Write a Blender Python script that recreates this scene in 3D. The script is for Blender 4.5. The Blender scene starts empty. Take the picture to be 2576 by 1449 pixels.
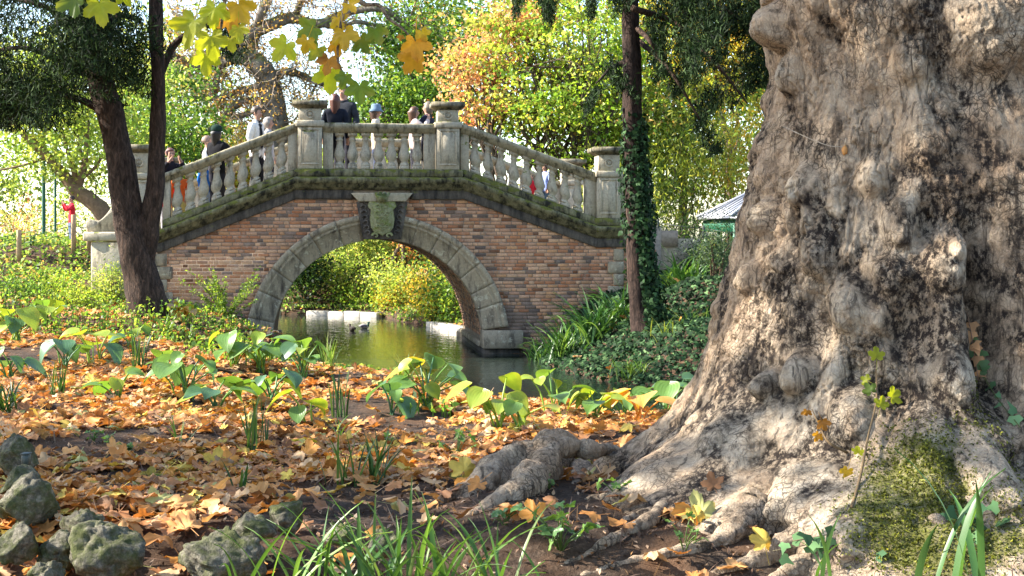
import bpy, math, random
import numpy as np
from mathutils import Vector, Matrix

# ------------------------------------------------------------------ camera, sky, sun, exposure
scene = bpy.context.scene
COL = scene.collection
F = 3539.0            # focal length in pixels of a 2576 px wide picture
CAMZ = 1.95           # eye height above the water
cam_d = bpy.data.cameras.new('camera')
cam_d.sensor_width = 36.0
cam_d.lens = 36.0 * F / 2576.0
cam_d.shift_y = -(724.5 - 600.0) / 2576.0
cam_d.clip_start = 0.05
cam_d.clip_end = 2000.0
cam = bpy.data.objects.new('camera', cam_d)
cam.location = (0, 0, CAMZ)
cam.rotation_euler = (math.radians(90), 0, 0)
COL.objects.link(cam)
scene.camera = cam

SUN_EL = math.radians(35.0)
SUN_AZ = math.radians(2.0)      # towards the left of the view, slightly beyond the camera line
world = bpy.data.worlds.new('World')
scene.world = world
world.use_nodes = True
wn = world.node_tree
wn.nodes.clear()
w_out = wn.nodes.new('ShaderNodeOutputWorld')
w_bg = wn.nodes.new('ShaderNodeBackground')
w_sky = wn.nodes.new('ShaderNodeTexSky')
w_sky.sky_type = 'NISHITA'
w_sky.sun_disc = False
w_sky.sun_elevation = SUN_EL
w_sky.sun_rotation = -math.pi / 2 + SUN_AZ
w_sky.air_density = 1.0
w_sky.dust_density = 0.8
w_bg.inputs['Strength'].default_value = 0.13
wn.links.new(w_sky.outputs[0], w_bg.inputs[0])
wn.links.new(w_bg.outputs[0], w_out.inputs[0])

sun_d = bpy.data.lights.new('sun', 'SUN')
sun_d.energy = 5.0
sun_d.angle = math.radians(0.5)
sun_d.color = (1.0, 0.93, 0.82)
sun = bpy.data.objects.new('sun', sun_d)
S = Vector((-math.cos(SUN_AZ) * math.cos(SUN_EL), math.sin(SUN_AZ) * math.cos(SUN_EL), math.sin(SUN_EL)))
sun.rotation_euler = S.to_track_quat('Z', 'Y').to_euler()
sun.location = (-20, 10, 20)
COL.objects.link(sun)

scene.view_settings.view_transform = 'Standard'
scene.view_settings.look = 'None'
scene.view_settings.exposure = 2.0
scene.view_settings.gamma = 1.0
scene.view_settings.use_curve_mapping = False
scene.render.engine = 'CYCLES'
scene.render.resolution_x = 1024
scene.render.resolution_y = 576
scene.cycles.max_bounces = 7
scene.cycles.diffuse_bounces = 3
scene.cycles.glossy_bounces = 3
scene.cycles.transmission_bounces = 4

random.seed(7)
rng = np.random.default_rng(11)
PI = math.pi

# ------------------------------------------------------------------ helpers
def W(px, py, Y):
    """point seen at pixel (px,py) of the 2576 px wide photograph at distance Y along the view"""
    return Vector(((px - 1288.0) / F * Y, Y, CAMZ - (py - 600.0) / F * Y))

def hash3(ix, iy, iz, seed=0):
    h = (ix.astype(np.int64) * 374761393 + iy.astype(np.int64) * 668265263 + iz.astype(np.int64) * 2147483647 + seed * 974711) & 0xFFFFFFFF
    h = ((h ^ (h >> 13)) * 1274126177) & 0xFFFFFFFF
    h = (h ^ (h >> 16)) & 0xFFFFFFFF
    h = (h * 2246822519) & 0xFFFFFFFF
    return ((h ^ (h >> 15)) & 0xFFFFFF) / float(0xFFFFFF)

def vnoise(x, y, z, seed=0):
    x, y, z = np.broadcast_arrays(np.asarray(x, float), np.asarray(y, float), np.asarray(z, float))
    fx, fy, fz = np.floor(x), np.floor(y), np.floor(z)
    tx, ty, tz = x - fx, y - fy, z - fz
    tx = tx * tx * (3 - 2 * tx); ty = ty * ty * (3 - 2 * ty); tz = tz * tz * (3 - 2 * tz)
    r = 0
    for dx in (0, 1):
        wx = tx if dx else 1 - tx
        for dy in (0, 1):
            wy = ty if dy else 1 - ty
            for dz in (0, 1):
                wz = tz if dz else 1 - tz
                r = r + wx * wy * wz * hash3(fx + dx, fy + dy, fz + dz, seed)
    return r * 2 - 1

def fbm(x, y, z, octv=4, seed=0, gain=0.5):
    a, s, f = 1.0, 0.0, 1.0
    for o in range(octv):
        s = s + a * vnoise(np.asarray(x) * f, np.asarray(y) * f, np.asarray(z) * f, seed + o * 17)
        a *= gain; f *= 2.03
    return s

def sstep(a, b, x):
    t = np.clip((x - a) / (b - a), 0, 1)
    return t * t * (3 - 2 * t)

class Geo:
    """collects vertices, polygons and a colour for each vertex"""
    def __init__(self):
        self.V = []; self.Fs = []; self.C = []; self.n = 0
    def add(self, V, Fc, col=(1, 1, 1)):
        V = np.asarray(V, float).reshape(-1, 3)
        if not isinstance(Fc, (list, tuple)) or (len(Fc) and np.isscalar(Fc[0][0]) if len(Fc) else False):
            Fc = [Fc]
        for f in Fc:
            f = np.asarray(f, np.int64)
            if f.ndim == 1: f = f[None, :]
            if f.size: self.Fs.append(f + self.n)
        c = np.asarray(col, float)
        if c.ndim == 1: c = np.tile(c[:3], (len(V), 1))
        self.V.append(V); self.C.append(c); self.n += len(V)
        return self
    def polys(self, V, faces, col=(1, 1, 1)):
        byk = {}
        for f in faces: byk.setdefault(len(f), []).append(f)
        return self.add(V, [np.array(v) for v in byk.values()], col)
    def xform(self, M):
        M = np.array(M)
        self.V = [v @ M[:3, :3].T + M[:3, 3] for v in self.V]
        return self
    def mesh(self, name, smooth=False):
        me = bpy.data.meshes.new(name)
        V = np.concatenate(self.V); C = np.concatenate(self.C)
        me.vertices.add(len(V)); me.vertices.foreach_set('co', V.ravel())
        loops = np.concatenate([f.ravel() for f in self.Fs])
        sizes = np.concatenate([np.full(len(f), f.shape[1]) for f in self.Fs])
        me.loops.add(len(loops)); me.loops.foreach_set('vertex_index', loops.astype(np.int32))
        me.polygons.add(len(sizes))
        me.polygons.foreach_set('loop_start', np.concatenate([[0], np.cumsum(sizes)[:-1]]).astype(np.int32))
        if smooth: me.polygons.foreach_set('use_smooth', np.ones(len(sizes), bool))
        me.update(calc_edges=True)
        at = me.color_attributes.new('Col', 'FLOAT_COLOR', 'POINT')
        rgba = np.ones((len(V), 4), np.float32); rgba[:, :3] = C
        at.data.foreach_set('color', rgba.ravel())
        return me

def link(name, me, mat=None, parent=None, loc=None, rot=None):
    o = bpy.data.objects.new(name, me)
    COL.objects.link(o)
    if mat is not None and me is not None and not me.materials: me.materials.append(mat)
    if parent is not None: o.parent = parent
    if loc is not None: o.location = loc
    if rot is not None: o.rotation_euler = rot
    return o

def obj(name, geo, mat, parent=None, smooth=False, loc=None):
    return link(name, geo.mesh(name, smooth), mat, parent, loc)

def empty(name, loc=(0, 0, 0), rz=0.0):
    o = bpy.data.objects.new(name, None)
    o.empty_display_size = 0.2
    COL.objects.link(o); o.location = loc; o.rotation_euler = (0, 0, rz)
    return o

def tag(o, label=None, cat=None, group=None, kind=None):
    if label: o['label'] = label
    if cat: o['category'] = cat
    if group: o['group'] = group
    if kind: o['kind'] = kind
    return o

def box(g, x0, x1, y0, y1, z0, z1, col=(1, 1, 1), ch=0.0, shear=None):
    """box with chamfered edges; shear = f(x) added to z"""
    if ch <= 0:
        V = [(x, y, z) for z in (z0, z1) for y in (y0, y1) for x in (x0, x1)]
        Fc = [(0, 2, 3, 1), (4, 5, 7, 6), (0, 1, 5, 4), (2, 6, 7, 3), (0, 4, 6, 2), (1, 3, 7, 5)]
    else:
        V = []; Fc = []
        def vid(ax, sx, sy, sz):
            p = [x1 if sx else x0, y1 if sy else y0, z1 if sz else z0]
            s = [sx, sy, sz]
            for k in range(3):
                if k != ax: p[k] += -ch if s[k] else ch
            V.append(tuple(p)); return len(V) - 1
        idx = {}
        for ax in range(3):
            for sx in (0, 1):
                for sy in (0, 1):
                    for sz in (0, 1): idx[(ax, sx, sy, sz)] = vid(ax, sx, sy, sz)
        for ax in range(3):
            b, c = [(1, 2), (2, 0), (0, 1)][ax]
            for s in (0, 1):
                q = []
                for (p, r) in ((0, 0), (1, 0), (1, 1), (0, 1)):
                    k = [0, 0, 0]; k[ax] = s; k[b] = p; k[c] = r
                    q.append(idx[(ax, *k)])
                Fc.append(tuple(q if s else q[::-1]))
        for ax in range(3):   # edges parallel to ax
            b, c = [(1, 2), (2, 0), (0, 1)][ax]
            for sb in (0, 1):
                for sc in (0, 1):
                    k0 = [0, 0, 0]; k0[b] = sb; k0[c] = sc
                    k1 = list(k0); k1[ax] = 1
                    q = [idx[(b, *k0)], idx[(b, *k1)], idx[(c, *k1)], idx[(c, *k0)]]
                    Fc.append(tuple(q if sb != sc else q[::-1]))
        for sx in (0, 1):
            for sy in (0, 1):
                for sz in (0, 1):
                    t = [idx[(0, sx, sy, sz)], idx[(1, sx, sy, sz)], idx[(2, sx, sy, sz)]]
                    Fc.append(tuple(t if (sx + sy + sz) % 2 else t[::-1]))
    V = np.array(V, float)
    if shear is not None: V[:, 2] += np.array([shear(x) for x in V[:, 0]])
    return g.polys(V, Fc, col)

def extrude(g, prof, y0, y1, col=(1, 1, 1), ch=0.0):
    """outline in (x,z), counter-clockwise seen from -y, extruded along y; front edge chamfered by shrinking"""
    P = np.array(prof, float); n = len(P)
    def shrink(P, d):
        a = np.roll(P, 1, 0); b = np.roll(P, -1, 0)
        t = b - a; t /= np.maximum(np.linalg.norm(t, axis=1, keepdims=True), 1e-9)
        nn = np.stack([-t[:, 1], t[:, 0]], 1)
        return P + nn * d
    rings = [(shrink(P, ch), y0), (P, y0 + ch), (P, y1)] if ch > 0 else [(P, y0), (P, y1)]
    V = np.concatenate([np.stack([p[:, 0], np.full(n, y), p[:, 1]], 1) for p, y in rings])
    Fc = [tuple(range(n))]
    for k in range(len(rings) - 1):
        for i in range(n):
            j = (i + 1) % n
            Fc.append((k * n + i, (k + 1) * n + i, (k + 1) * n + j, k * n + j))
    Fc.append(tuple(range((len(rings) - 1) * n, len(rings) * n))[::-1])
    return g.polys(V, Fc, col)

def lathe(g, prof, n=14, col=(1, 1, 1), off=(0, 0, 0)):
    P = np.array(prof, float)
    a = np.linspace(0, 2 * PI, n, endpoint=False)
    V = np.stack([P[:, None, 0] * np.cos(a), P[:, None, 0] * np.sin(a), np.repeat(P[:, 1:2], n, 1)], 2).reshape(-1, 3) + np.array(off)
    m = len(P)
    i, k = np.meshgrid(np.arange(n), np.arange(m - 1)); j = (i + 1) % n
    q = np.stack([k * n + i, k * n + j, (k + 1) * n + j, (k + 1) * n + i], -1).reshape(-1, 4)
    g.add(V, [q], col)
    g.add(V[:n], [np.arange(n)[::-1]], col); g.add(V[-n:], [np.arange(n)], col)
    return g

def tube(g, pts, rad, sides=8, col=(1, 1, 1), rough=0.0, seed=0, cap=True):
    P = np.array([tuple(p) for p in pts], float); n = len(P)
    R = np.broadcast_to(np.asarray(rad, float), (n,))
    T = np.gradient(P, axis=0); T /= np.maximum(np.linalg.norm(T, axis=1, keepdims=True), 1e-9)
    u = np.cross(T[0], (0.3, 0.2, 1.0)); 
    if np.linalg.norm(u) < 1e-3: u = np.cross(T[0], (1, 0, 0))
    u /= np.linalg.norm(u)
    U = np.zeros_like(P)
    for i in range(n):
        u = u - T[i] * np.dot(u, T[i]); u /= max(np.linalg.norm(u), 1e-9); U[i] = u
    Wv = np.cross(T, U)
    a = np.linspace(0, 2 * PI, sides, endpoint=False)
    D = U[:, None, :] * np.cos(a)[None, :, None] + Wv[:, None, :] * np.sin(a)[None, :, None]
    RR = np.repeat(R[:, None], sides, 1)
    if rough > 0:
        Q = P[:, None, :] + D * RR[..., None]
        RR = RR * (1 + rough * fbm(Q[..., 0] * 6 / (1 + 0), Q[..., 1] * 6, Q[..., 2] * 2.5, 3, seed))
    V = (P[:, None, :] + D * RR[..., None]).reshape(-1, 3)
    k, i = np.meshgrid(np.arange(n - 1), np.arange(sides), indexing='ij'); j = (i + 1) % sides
    q = np.stack([k * sides + i, k * sides + j, (k + 1) * sides + j, (k + 1) * sides + i], -1).reshape(-1, 4)
    fs = [q]
    if cap: fs += [np.arange(sides)[::-1][None, :], (np.arange(sides) + (n - 1) * sides)[None, :]]
    g.add(V, fs, col)
    return g

def spline(ctrl, n):
    """Catmull-Rom through control rows"""
    C = np.array([tuple(c) for c in ctrl], float)
    C = np.vstack([2 * C[0] - C[1], C, 2 * C[-1] - C[-2]])
    m = len(C) - 3
    t = np.linspace(0, m - 1e-6, n); i = t.astype(int); f = (t - i)[:, None]
    a, b, c, d = C[i], C[i + 1], C[i + 2], C[i + 3]
    return 0.5 * (2 * b + (c - a) * f + (2 * a - 5 * b + 4 * c - d) * f ** 2 + (3 * b - a - 3 * c + d) * f ** 3)

def blob(g, c, r, seed=0, amp=0.2, freq=2.0, nu=20, nv=14, col=(1, 1, 1), octv=3):
    """noisy ellipsoid"""
    a = np.linspace(0, 2 * PI, nu, endpoint=False); b = np.linspace(0.02, PI - 0.02, nv)
    A, B = np.meshgrid(a, b)
    D = np.stack([np.cos(A) * np.sin(B), np.sin(A) * np.sin(B), np.cos(B)], -1)
    k = 1 + amp * fbm(D[..., 0] * freq + seed * 3.1, D[..., 1] * freq, D[..., 2] * freq, octv, seed)
    V = (D * k[..., None] * np.array(r) + np.array(c)).reshape(-1, 3)
    i, kk = np.meshgrid(np.arange(nu), np.arange(nv - 1)); j = (i + 1) % nu
    q = np.stack([kk * nu + i, (kk + 1) * nu + i, (kk + 1) * nu + j, kk * nu + j], -1).reshape(-1, 4)
    g.add(V, [q, np.arange(nu)[None, :], (np.arange(nu) + (nv - 1) * nu)[::-1][None, :]], col)
    return g

# ------------------------------------------------------------------ materials
class NT:
    def __init__(self, name):
        self.m = bpy.data.materials.new(name); self.m.use_nodes = True
        self.t = self.m.node_tree; self.t.nodes.clear()
        self.out = self.n('ShaderNodeOutputMaterial')
    def n(self, typ, **kw):
        nd = self.t.nodes.new(typ)
        for k, v in kw.items():
            if k.startswith('_'):
                nd.inputs[k[1:].replace('_', ' ')].default_value = v
            else: setattr(nd, k, v)
        return nd
    def l(self, a, b): self.t.links.new(a, b)
    def pos(self, scale=(1, 1, 1)):
        ge = self.n('ShaderNodeNewGeometry'); mp = self.n('ShaderNodeMapping')
        mp.inputs['Scale'].default_value = scale
        self.l(ge.outputs['Position'], mp.inputs['Vector']); return mp.outputs[0]
    def noise(self, vec, scale, detail=4, rough=0.55, dist=0.0):
        nd = self.n('ShaderNodeTexNoise'); nd.inputs['Scale'].default_value = scale
        nd.inputs['Detail'].default_value = detail; nd.inputs['Roughness'].default_value = rough
        nd.inputs['Distortion'].default_value = dist
        self.l(vec, nd.inputs['Vector']); return nd.outputs['Fac']
    def ramp(self, fac, stops):
        nd = self.n('ShaderNodeValToRGB'); e = nd.color_ramp.elements
        while len(e) < len(stops): e.new(0.5)
        for el, (p, c) in zip(e, stops):
            el.position = p; el.color = (*c, 1) if len(c) == 3 else c
        self.l(fac, nd.inputs[0]); return nd.outputs[0]
    def mix(self, fac, a, b, mode='MIX'):
        nd = self.n('ShaderNodeMix', data_type='RGBA', blend_type=mode)
        for s, v in ((nd.inputs[0], fac), (nd.inputs[6], a), (nd.inputs[7], b)):
            if hasattr(v, 'is_output') or hasattr(v, 'links'): self.l(v, s)
            elif isinstance(v, (int, float)): s.default_value = v
            else: s.default_value = (*v, 1)
        return nd.outputs[2]
    def math(self, op, a, b=0.0):
        nd = self.n('ShaderNodeMath', operation=op)
        for s, v in ((nd.inputs[0], a), (nd.inputs[1], b)):
            if hasattr(v, 'links'): self.l(v, s)
            else: s.default_value = v
        return nd.outputs[0]
    def bump(self, h, strength=0.5, dist=0.02, normal=None):
        nd = self.n('ShaderNodeBump'); nd.inputs['Strength'].default_value = strength
        nd.inputs['Distance'].default_value = dist
        self.l(h, nd.inputs['Height'])
        if normal is not None: self.l(normal, nd.inputs['Normal'])
        return nd.outputs[0]
    def principled(self, base, rough=0.8, normal=None, spec=0.3, metal=0.0):
        b = self.n('ShaderNodeBsdfPrincipled')
        if hasattr(base, 'links'): self.l(base, b.inputs['Base Color'])
        else: b.inputs['Base Color'].default_value = (*base, 1)
        if hasattr(rough, 'links'): self.l(rough, b.inputs['Roughness'])
        else: b.inputs['Roughness'].default_value = rough
        b.inputs['Specular IOR Level'].default_value = spec
        b.inputs['Metallic'].default_value = metal
        if normal is not None: self.l(normal, b.inputs['Normal'])
        return b.outputs[0]
    def done(self, sh):
        self.l(sh, self.out.inputs['Surface']); return self.m

def attr(nt):
    a = nt.n('ShaderNodeAttribute'); a.attribute_name = 'Col'; return a.outputs['Color']

def mat_leaf(name, trans=0.45, rough=0.45, spec=0.35, yellow=(1.15, 1.1, 0.55), var=0.25, vscale=9.0):
    t = NT(name); c = attr(t)
    n = t.noise(t.pos(), vscale, 3)
    c2 = t.mix(var, c, t.ramp(n, [(0.3, (0.45, 0.45, 0.4)), (0.7, (1.5, 1.45, 1.25))]), 'MULTIPLY') if var else c
    p = t.principled(c2, rough, None, spec)
    tr = t.n('ShaderNodeBsdfTranslucent')
    t.l(t.mix(1.0, c2, yellow, 'MULTIPLY'), tr.inputs['Color'])
    m = t.n('ShaderNodeMixShader'); m.inputs[0].default_value = trans
    t.l(p, m.inputs[1]); t.l(tr.outputs[0], m.inputs[2])
    return t.done(m.outputs[0])

def mat_plain(name, base, rough=0.7, spec=0.3, metal=0.0, var=0.3, scale=20.0, bump=0.15):
    t = NT(name); n = t.noise(t.pos(), scale, 5)
    k = 1 + var
    c = t.ramp(n, [(0.25, tuple(b * (1 - var) for b in base)), (0.75, tuple(min(1, b * k) for b in base))])
    return t.done(t.principled(c, rough, t.bump(n, bump, 0.01), spec, metal))

def mat_attr(name, rough=0.8, spec=0.25, var=0.35, scale=25.0, bump=0.3, dist=0.01):
    t = NT(name); c = attr(t); n = t.noise(t.pos(), scale, 6, 0.65)
    c2 = t.mix(var, c, t.ramp(n, [(0.3, (0.35, 0.35, 0.35)), (0.7, (1.6, 1.55, 1.5))]), 'MULTIPLY')
    return t.done(t.principled(c2, rough, t.bump(n, bump, dist), spec))

def mat_stone(name, light, dark, moss=0.0, stain=0.4, lichen=0.0, mossc=(0.11, 0.13, 0.025)):
    t = NT(name); p = t.pos()
    n1 = t.noise(p, 2.6, 6, 0.6); n2 = t.noise(p, 28, 5, 0.7)
    c = t.ramp(n2, [(0.3, tuple(0.72 * v for v in light)), (0.6, light), (0.8, tuple(min(1, 1.12 * v) for v in light))])
    st = t.noise(t.pos((3.0, 3.0, 0.8)), 3.0, 7, 0.68)
    c = t.mix(t.ramp(st, [(0.62 - 0.30 * stain, (0, 0, 0)), (0.78 - 0.22 * stain, (1, 1, 1))]), c, dark)
    if lichen > 0:
        li = t.noise(p, 9, 7, 0.75)
        c = t.mix(t.ramp(li, [(0.58, (0, 0, 0)), (0.6, (lichen,) * 3)]), c, (0.50, 0.45, 0.33))
    if moss > 0:
        mo = t.noise(t.pos((1.2, 1.2, 1.8)), 5.0, 7, 0.7)
        ge = t.n('ShaderNodeNewGeometry'); sp = t.n('ShaderNodeSeparateXYZ'); t.l(ge.outputs['Normal'], sp.inputs[0])
        v = t.math('ADD', mo, t.math('MULTIPLY', sp.outputs['Z'], 0.12))
        lo = 0.68 - 0.36 * moss
        mc = t.mix(n2, tuple(0.45 * v for v in mossc), tuple(min(1, 1.7 * v) for v in mossc))
        c = t.mix(t.ramp(v, [(lo, (0, 0, 0)), (lo + 0.09, (1, 1, 1))]), c, mc)
    b = t.bump(n2, 0.5, 0.012, t.bump(n1, 0.4, 0.03))
    return t.done(t.principled(c, 0.9, b, 0.2))

M = {}
M['stone'] = mat_stone('weathered_limestone', (0.44, 0.385, 0.285), (0.075, 0.066, 0.05), moss=0.12, stain=0.34)
M['stone_arch'] = mat_stone('arch_limestone', (0.36, 0.295, 0.205), (0.07, 0.056, 0.045), moss=0.0, stain=0.42, lichen=0.8)
M['stone_moss'] = mat_stone('mossy_limestone', (0.23, 0.21, 0.12), (0.022, 0.021, 0.015), moss=0.46, stain=0.74, mossc=(0.105, 0.11, 0.022))
M['stone_cap'] = mat_stone('cap_limestone', (0.27, 0.235, 0.165), (0.03, 0.028, 0.02), moss=0.34, stain=0.7, mossc=(0.09, 0.095, 0.02))
M['stone_rail'] = mat_stone('rail_limestone', (0.38, 0.335, 0.235), (0.05, 0.046, 0.03), moss=0.30, stain=0.5, mossc=(0.12, 0.12, 0.03))
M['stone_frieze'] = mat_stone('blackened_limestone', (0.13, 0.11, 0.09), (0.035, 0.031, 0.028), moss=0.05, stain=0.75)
M['stone_crest'] = mat_stone('green_crest_stone', (0.27, 0.27, 0.15), (0.07, 0.075, 0.03), moss=0.5, stain=0.3, mossc=(0.15, 0.17, 0.05))
M['brick'] = mat_attr('fired_brick', 0.9, 0.15, 0.35, 42, 0.5, 0.006)
def mat_brick():
    t = NT('fired_brick'); c = attr(t); n = t.noise(t.pos(), 42, 6, 0.65)
    c2 = t.mix(0.38, c, t.ramp(n, [(0.3, (0.35, 0.35, 0.35)), (0.7, (1.6, 1.55, 1.5))]), 'MULTIPLY')
    gr_ = t.noise(t.pos((1.0, 1.0, 0.55)), 1.7, 7, 0.68, 0.3)
    c2 = t.mix(t.ramp(gr_, [(0.50, (0, 0, 0)), (0.66, (0.5, 0.5, 0.5))]), c2, (0.13, 0.095, 0.075))
    sa = t.noise(t.pos((1.6, 1.6, 0.7)), 2.6, 7, 0.72, 0.4)
    c2 = t.mix(t.ramp(sa, [(0.58, (0, 0, 0)), (0.72, (0.42, 0.42, 0.42))]), c2, (0.50, 0.44, 0.37))
    return t.done(t.principled(c2, 0.92, t.bump(n, 0.5, 0.006), 0.12))
M['brick'] = mat_brick()
M['mortar'] = mat_plain('lime_mortar', (0.27, 0.215, 0.165), 0.95, 0.1, 0, 0.35, 14, 0.4)
M['litter'] = mat_leaf('dry_leaf', 0.22, 0.6, 0.25, (1.25, 0.95, 0.5), 0.35, 22)
M['foliage'] = mat_leaf('leafage', 0.56, 0.45, 0.25)
M['needles'] = mat_leaf('yew_needles', 0.15, 0.7, 0.08, (1.0, 1.05, 0.6), 0.2, 6)
M['hosta'] = mat_leaf('hosta_leaf', 0.42, 0.36, 0.45, (1.25, 1.15, 0.4), 0.22, 14)
M['blade'] = mat_leaf('grass_blade', 0.35, 0.4, 0.4, (1.15, 1.1, 0.5), 0.2, 10)
M['ivy'] = mat_leaf('ivy_leaf', 0.15, 0.6, 0.07, (1.0, 1.1, 0.6), 0.25, 8)
M['wood'] = mat_attr('branch_bark', 0.9, 0.15, 0.5, 18, 0.6, 0.02)
M['attr'] = mat_attr('painted_attribute', 0.7, 0.3, 0.15, 40, 0.1, 0.003)
M['cloth'] = mat_attr('cloth', 0.9, 0.1, 0.25, 30, 0.25, 0.006)
M['skin'] = mat_plain('skin', (0.52, 0.33, 0.25), 0.55, 0.4, 0, 0.08, 12, 0.03)
M['hair'] = mat_attr('hair', 0.5, 0.4, 0.4, 60, 0.4, 0.004)
# ------------------------------------------------------------------ terrain
POND = np.array([(-4.02, 23.28), (-3.5, 21.2), (-2.35, 17.6), (-1.5, 16.3), (-0.75, 15.7), (-0.35, 14.6), (0.1, 12.9), (0.7, 12.3), (1.6, 12.6),
                 (3, 12.9), (6, 12.5), (14, 12), (14, 16), (6, 17.0), (2.5, 17.6), (1.65, 18.3), (1.05, 19.6), (0.55, 21.2), (0.32, 22.7), (0.28, 23.8), (-0.47, 23.8),
                 (-0.98, 27.6), (-0.95, 29.2), (-1.8, 31.3), (-2.5, 32.6), (-3.2, 34.8), (-4.6, 35.8), (-9, 36.2), (-16, 38), (-16, 33),
                 (-8, 31), (-5.6, 28.6), (-4.56, 27.1)])

def pond_dist(x, y):
    """signed distance to the pond's shore, positive on land"""
    x = np.asarray(x, float); y = np.asarray(y, float)
    d = np.full(x.shape, 1e9); inside = np.zeros(x.shape, bool)
    n = len(POND)
    for i in range(n):
        ax, ay = POND[i]; bx, by = POND[(i + 1) % n]
        ex, ey = bx - ax, by - ay
        t = np.clip(((x - ax) * ex + (y - ay) * ey) / (ex * ex + ey * ey), 0, 1)
        d = np.minimum(d, np.hypot(x - ax - t * ex, y - ay - t * ey))
        c = ((ay > y) != (by > y)) & (x < (bx - ax) * (y - ay) / (by - ay + 1e-12) + ax)
        inside ^= c
    return np.where(inside, -d, d)

CP = np.array([(5.6, 29.5, .2), (4.4, 29.3, .5), (7, 29.5, .2), (5.8, 31, .4), (5.4, 28.2, .35), (4.2, 27.6, 1.2), (4.1, 32.2, 1.7), (5.0, 33, 1.7), (-1.0, 15.1, .40), (-2.1, 16.7, .42), (-2.9, 18.6, .42), (-3.3, 20.4, .42), (-.6, 14.0, .46), (-.2, 12.6, .44), (.5, 11.9, .42), (1.4, 12.1, .42), (-1.7, 15.4, .46), (-3.9, 22.2, .5), (-2.7, 16.0, .58),
               (-1.9, 5.6, .86), (-1.0, 5.6, .86), (0, 5.6, .86), (0.8, 5.6, .86), (1.6, 4.9, .76), (2.6, 5.0, .84), (2.2, 8, .76), (0, 8, .79), (-2, 8, .82), (-3.2, 10, .84), (-1.5, 10, .76),
               (0, 10.8, .66), (1.5, 11, .58), (-1.5, 13, .68), (-3, 13.5, .80), (-4.5, 14, .92), (-4.7, 17.7, .98), (-3.4, 18, .8), (-4.4, 20.2, .82), (-5.2, 22.6, .72), (-6, 22.3, .9), (-7.6, 23.5, 1.28), (-8.6, 26.2, 1.85), (-9.5, 24.0, 1.4),
               (-10, 20, 1.25), (-7, 18, 1.12), (-7, 14, 1.0), (-7, 9, .9), (1.9, 20.5, .70), (1.0, 22.6, .42), (2.1, 23.4, 1.0), (3.4, 22, 1.3), (2.9, 25.2, 1.6), (5, 25, 1.6), (3.4, 27.5, 1.95), (4.4, 19.8, .85), (8, 22, 1.6), (5, 18, .35), (12, 19, 1.0),
               (2.5, 30, 1.95), (0, 31, 1.0), (0, 36, 1.7), (-3, 38, 1.3), (-8, 40, 1.3), (-12, 30, 1.85), (-9.5, 28.5, 1.9), (-12, 25, 1.7), (-20, 45, 1.8), (0, 48, 2.0), (20, 45, 2.2), (20, 25, 2.0), (-25, 20, 1.6), (-20, 5, 1.0), (20, 5, 1.0),
               (-2.0, 4.3, .42), (-1.0, 4.25, .40), (-0.2, 4.3, .45), (0.5, 4.3, .56), (1.1, 4.2, .64), (2, 3.6, .66), (0, 2.5, .40), (-3, 4.3, .45), (0, 0, .40), (0, -10, .5), (0, 90, 2.2), (60, 60, 2.5), (-60, 60, 2.2)])

def ground(x, y, rough=True):
    x = np.asarray(x, float); y = np.asarray(y, float)
    num = np.zeros(x.shape); den = np.zeros(x.shape)
    for cx, cy, cz in CP:
        w = 1.0 / ((x - cx) ** 2 + (y - cy) ** 2 + 0.12) ** 1.7
        num += w * cz; den += w
    B = num / den
    d = pond_dist(x, y)
    wdt = 0.45 + 2.2 * sstep(26.5, 28.5, y) + 0.9 * sstep(0.0, 0.6, x) * sstep(16.0, 18.0, y) * sstep(26.0, 23.5, y)
    k = sstep(-0.12 / wdt, 1.0, d / wdt)
    k = np.maximum(k, 0.16 * sstep(-0.05, 0.12, d))
    h = B * k - 0.7 * (1 - k) * sstep(0.15, -0.6, d) - 0.06 * (1 - k)
    if rough:
        h = h + k * (0.045 * fbm(x * 1.1, y * 1.1, 0, 3, 5) + 0.012 * fbm(x * 7, y * 7, 0, 3, 9))
    return h

def gz(x, y): return float(ground(np.array([x]), np.array([y]))[0])

def axis(parts):
    out = []
    for a, b, s in parts: out += list(np.arange(a, b, s))
    return np.array(out + [parts[-1][1]])
gx = axis([(-250, -60, 12), (-60, -16, 2.0), (-16, -8, 0.5), (-8, -3.2, 0.12), (-3.2, 3.6, 0.055), (3.6, 8, 0.15), (8, 20, 0.6), (20, 60, 2.5), (60, 250, 12)])
gy = axis([(-60, 0, 4.0), (0, 3.6, 0.3), (3.6, 9, 0.05), (9, 18, 0.1), (18, 30, 0.16), (30, 48, 0.45), (48, 80, 2.0), (80, 400, 20)])
GX, GY = np.meshgrid(gx, gy)
GZ = ground(GX, GY)
nx, ny = len(gx), len(gy)
ii, jj = np.meshgrid(np.arange(nx - 1), np.arange(ny - 1))
q = np.stack([jj * nx + ii, jj * nx + ii + 1, (jj + 1) * nx + ii + 1, (jj + 1) * nx + ii], -1).reshape(-1, 4)
t = NT('dark_soil'); p = t.pos()
n1 = t.noise(p, 45, 6, 0.7); n2 = t.noise(p, 3, 5, 0.6); n3 = t.noise(p, 160, 3, 0.6)
c = t.ramp(n1, [(0.3, (0.022, 0.015, 0.011)), (0.52, (0.06, 0.042, 0.03)), (0.66, (0.12, 0.085, 0.06)), (0.8, (0.24, 0.17, 0.12))])
c = t.mix(t.ramp(n2, [(0.42, (0, 0, 0)), (0.62, (0.55, 0.55, 0.55))]), c, (0.16, 0.085, 0.045))
M['soil'] = t.done(t.principled(c, 0.95, t.bump(n3, 0.6, 0.008, t.bump(n1, 0.9, 0.03)), 0.15))
g = Geo(); g.add(np.stack([GX, GY, GZ], -1).reshape(-1, 3), [q])
tag(obj('ground', g, M['soil'], smooth=True), kind='structure')

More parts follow.
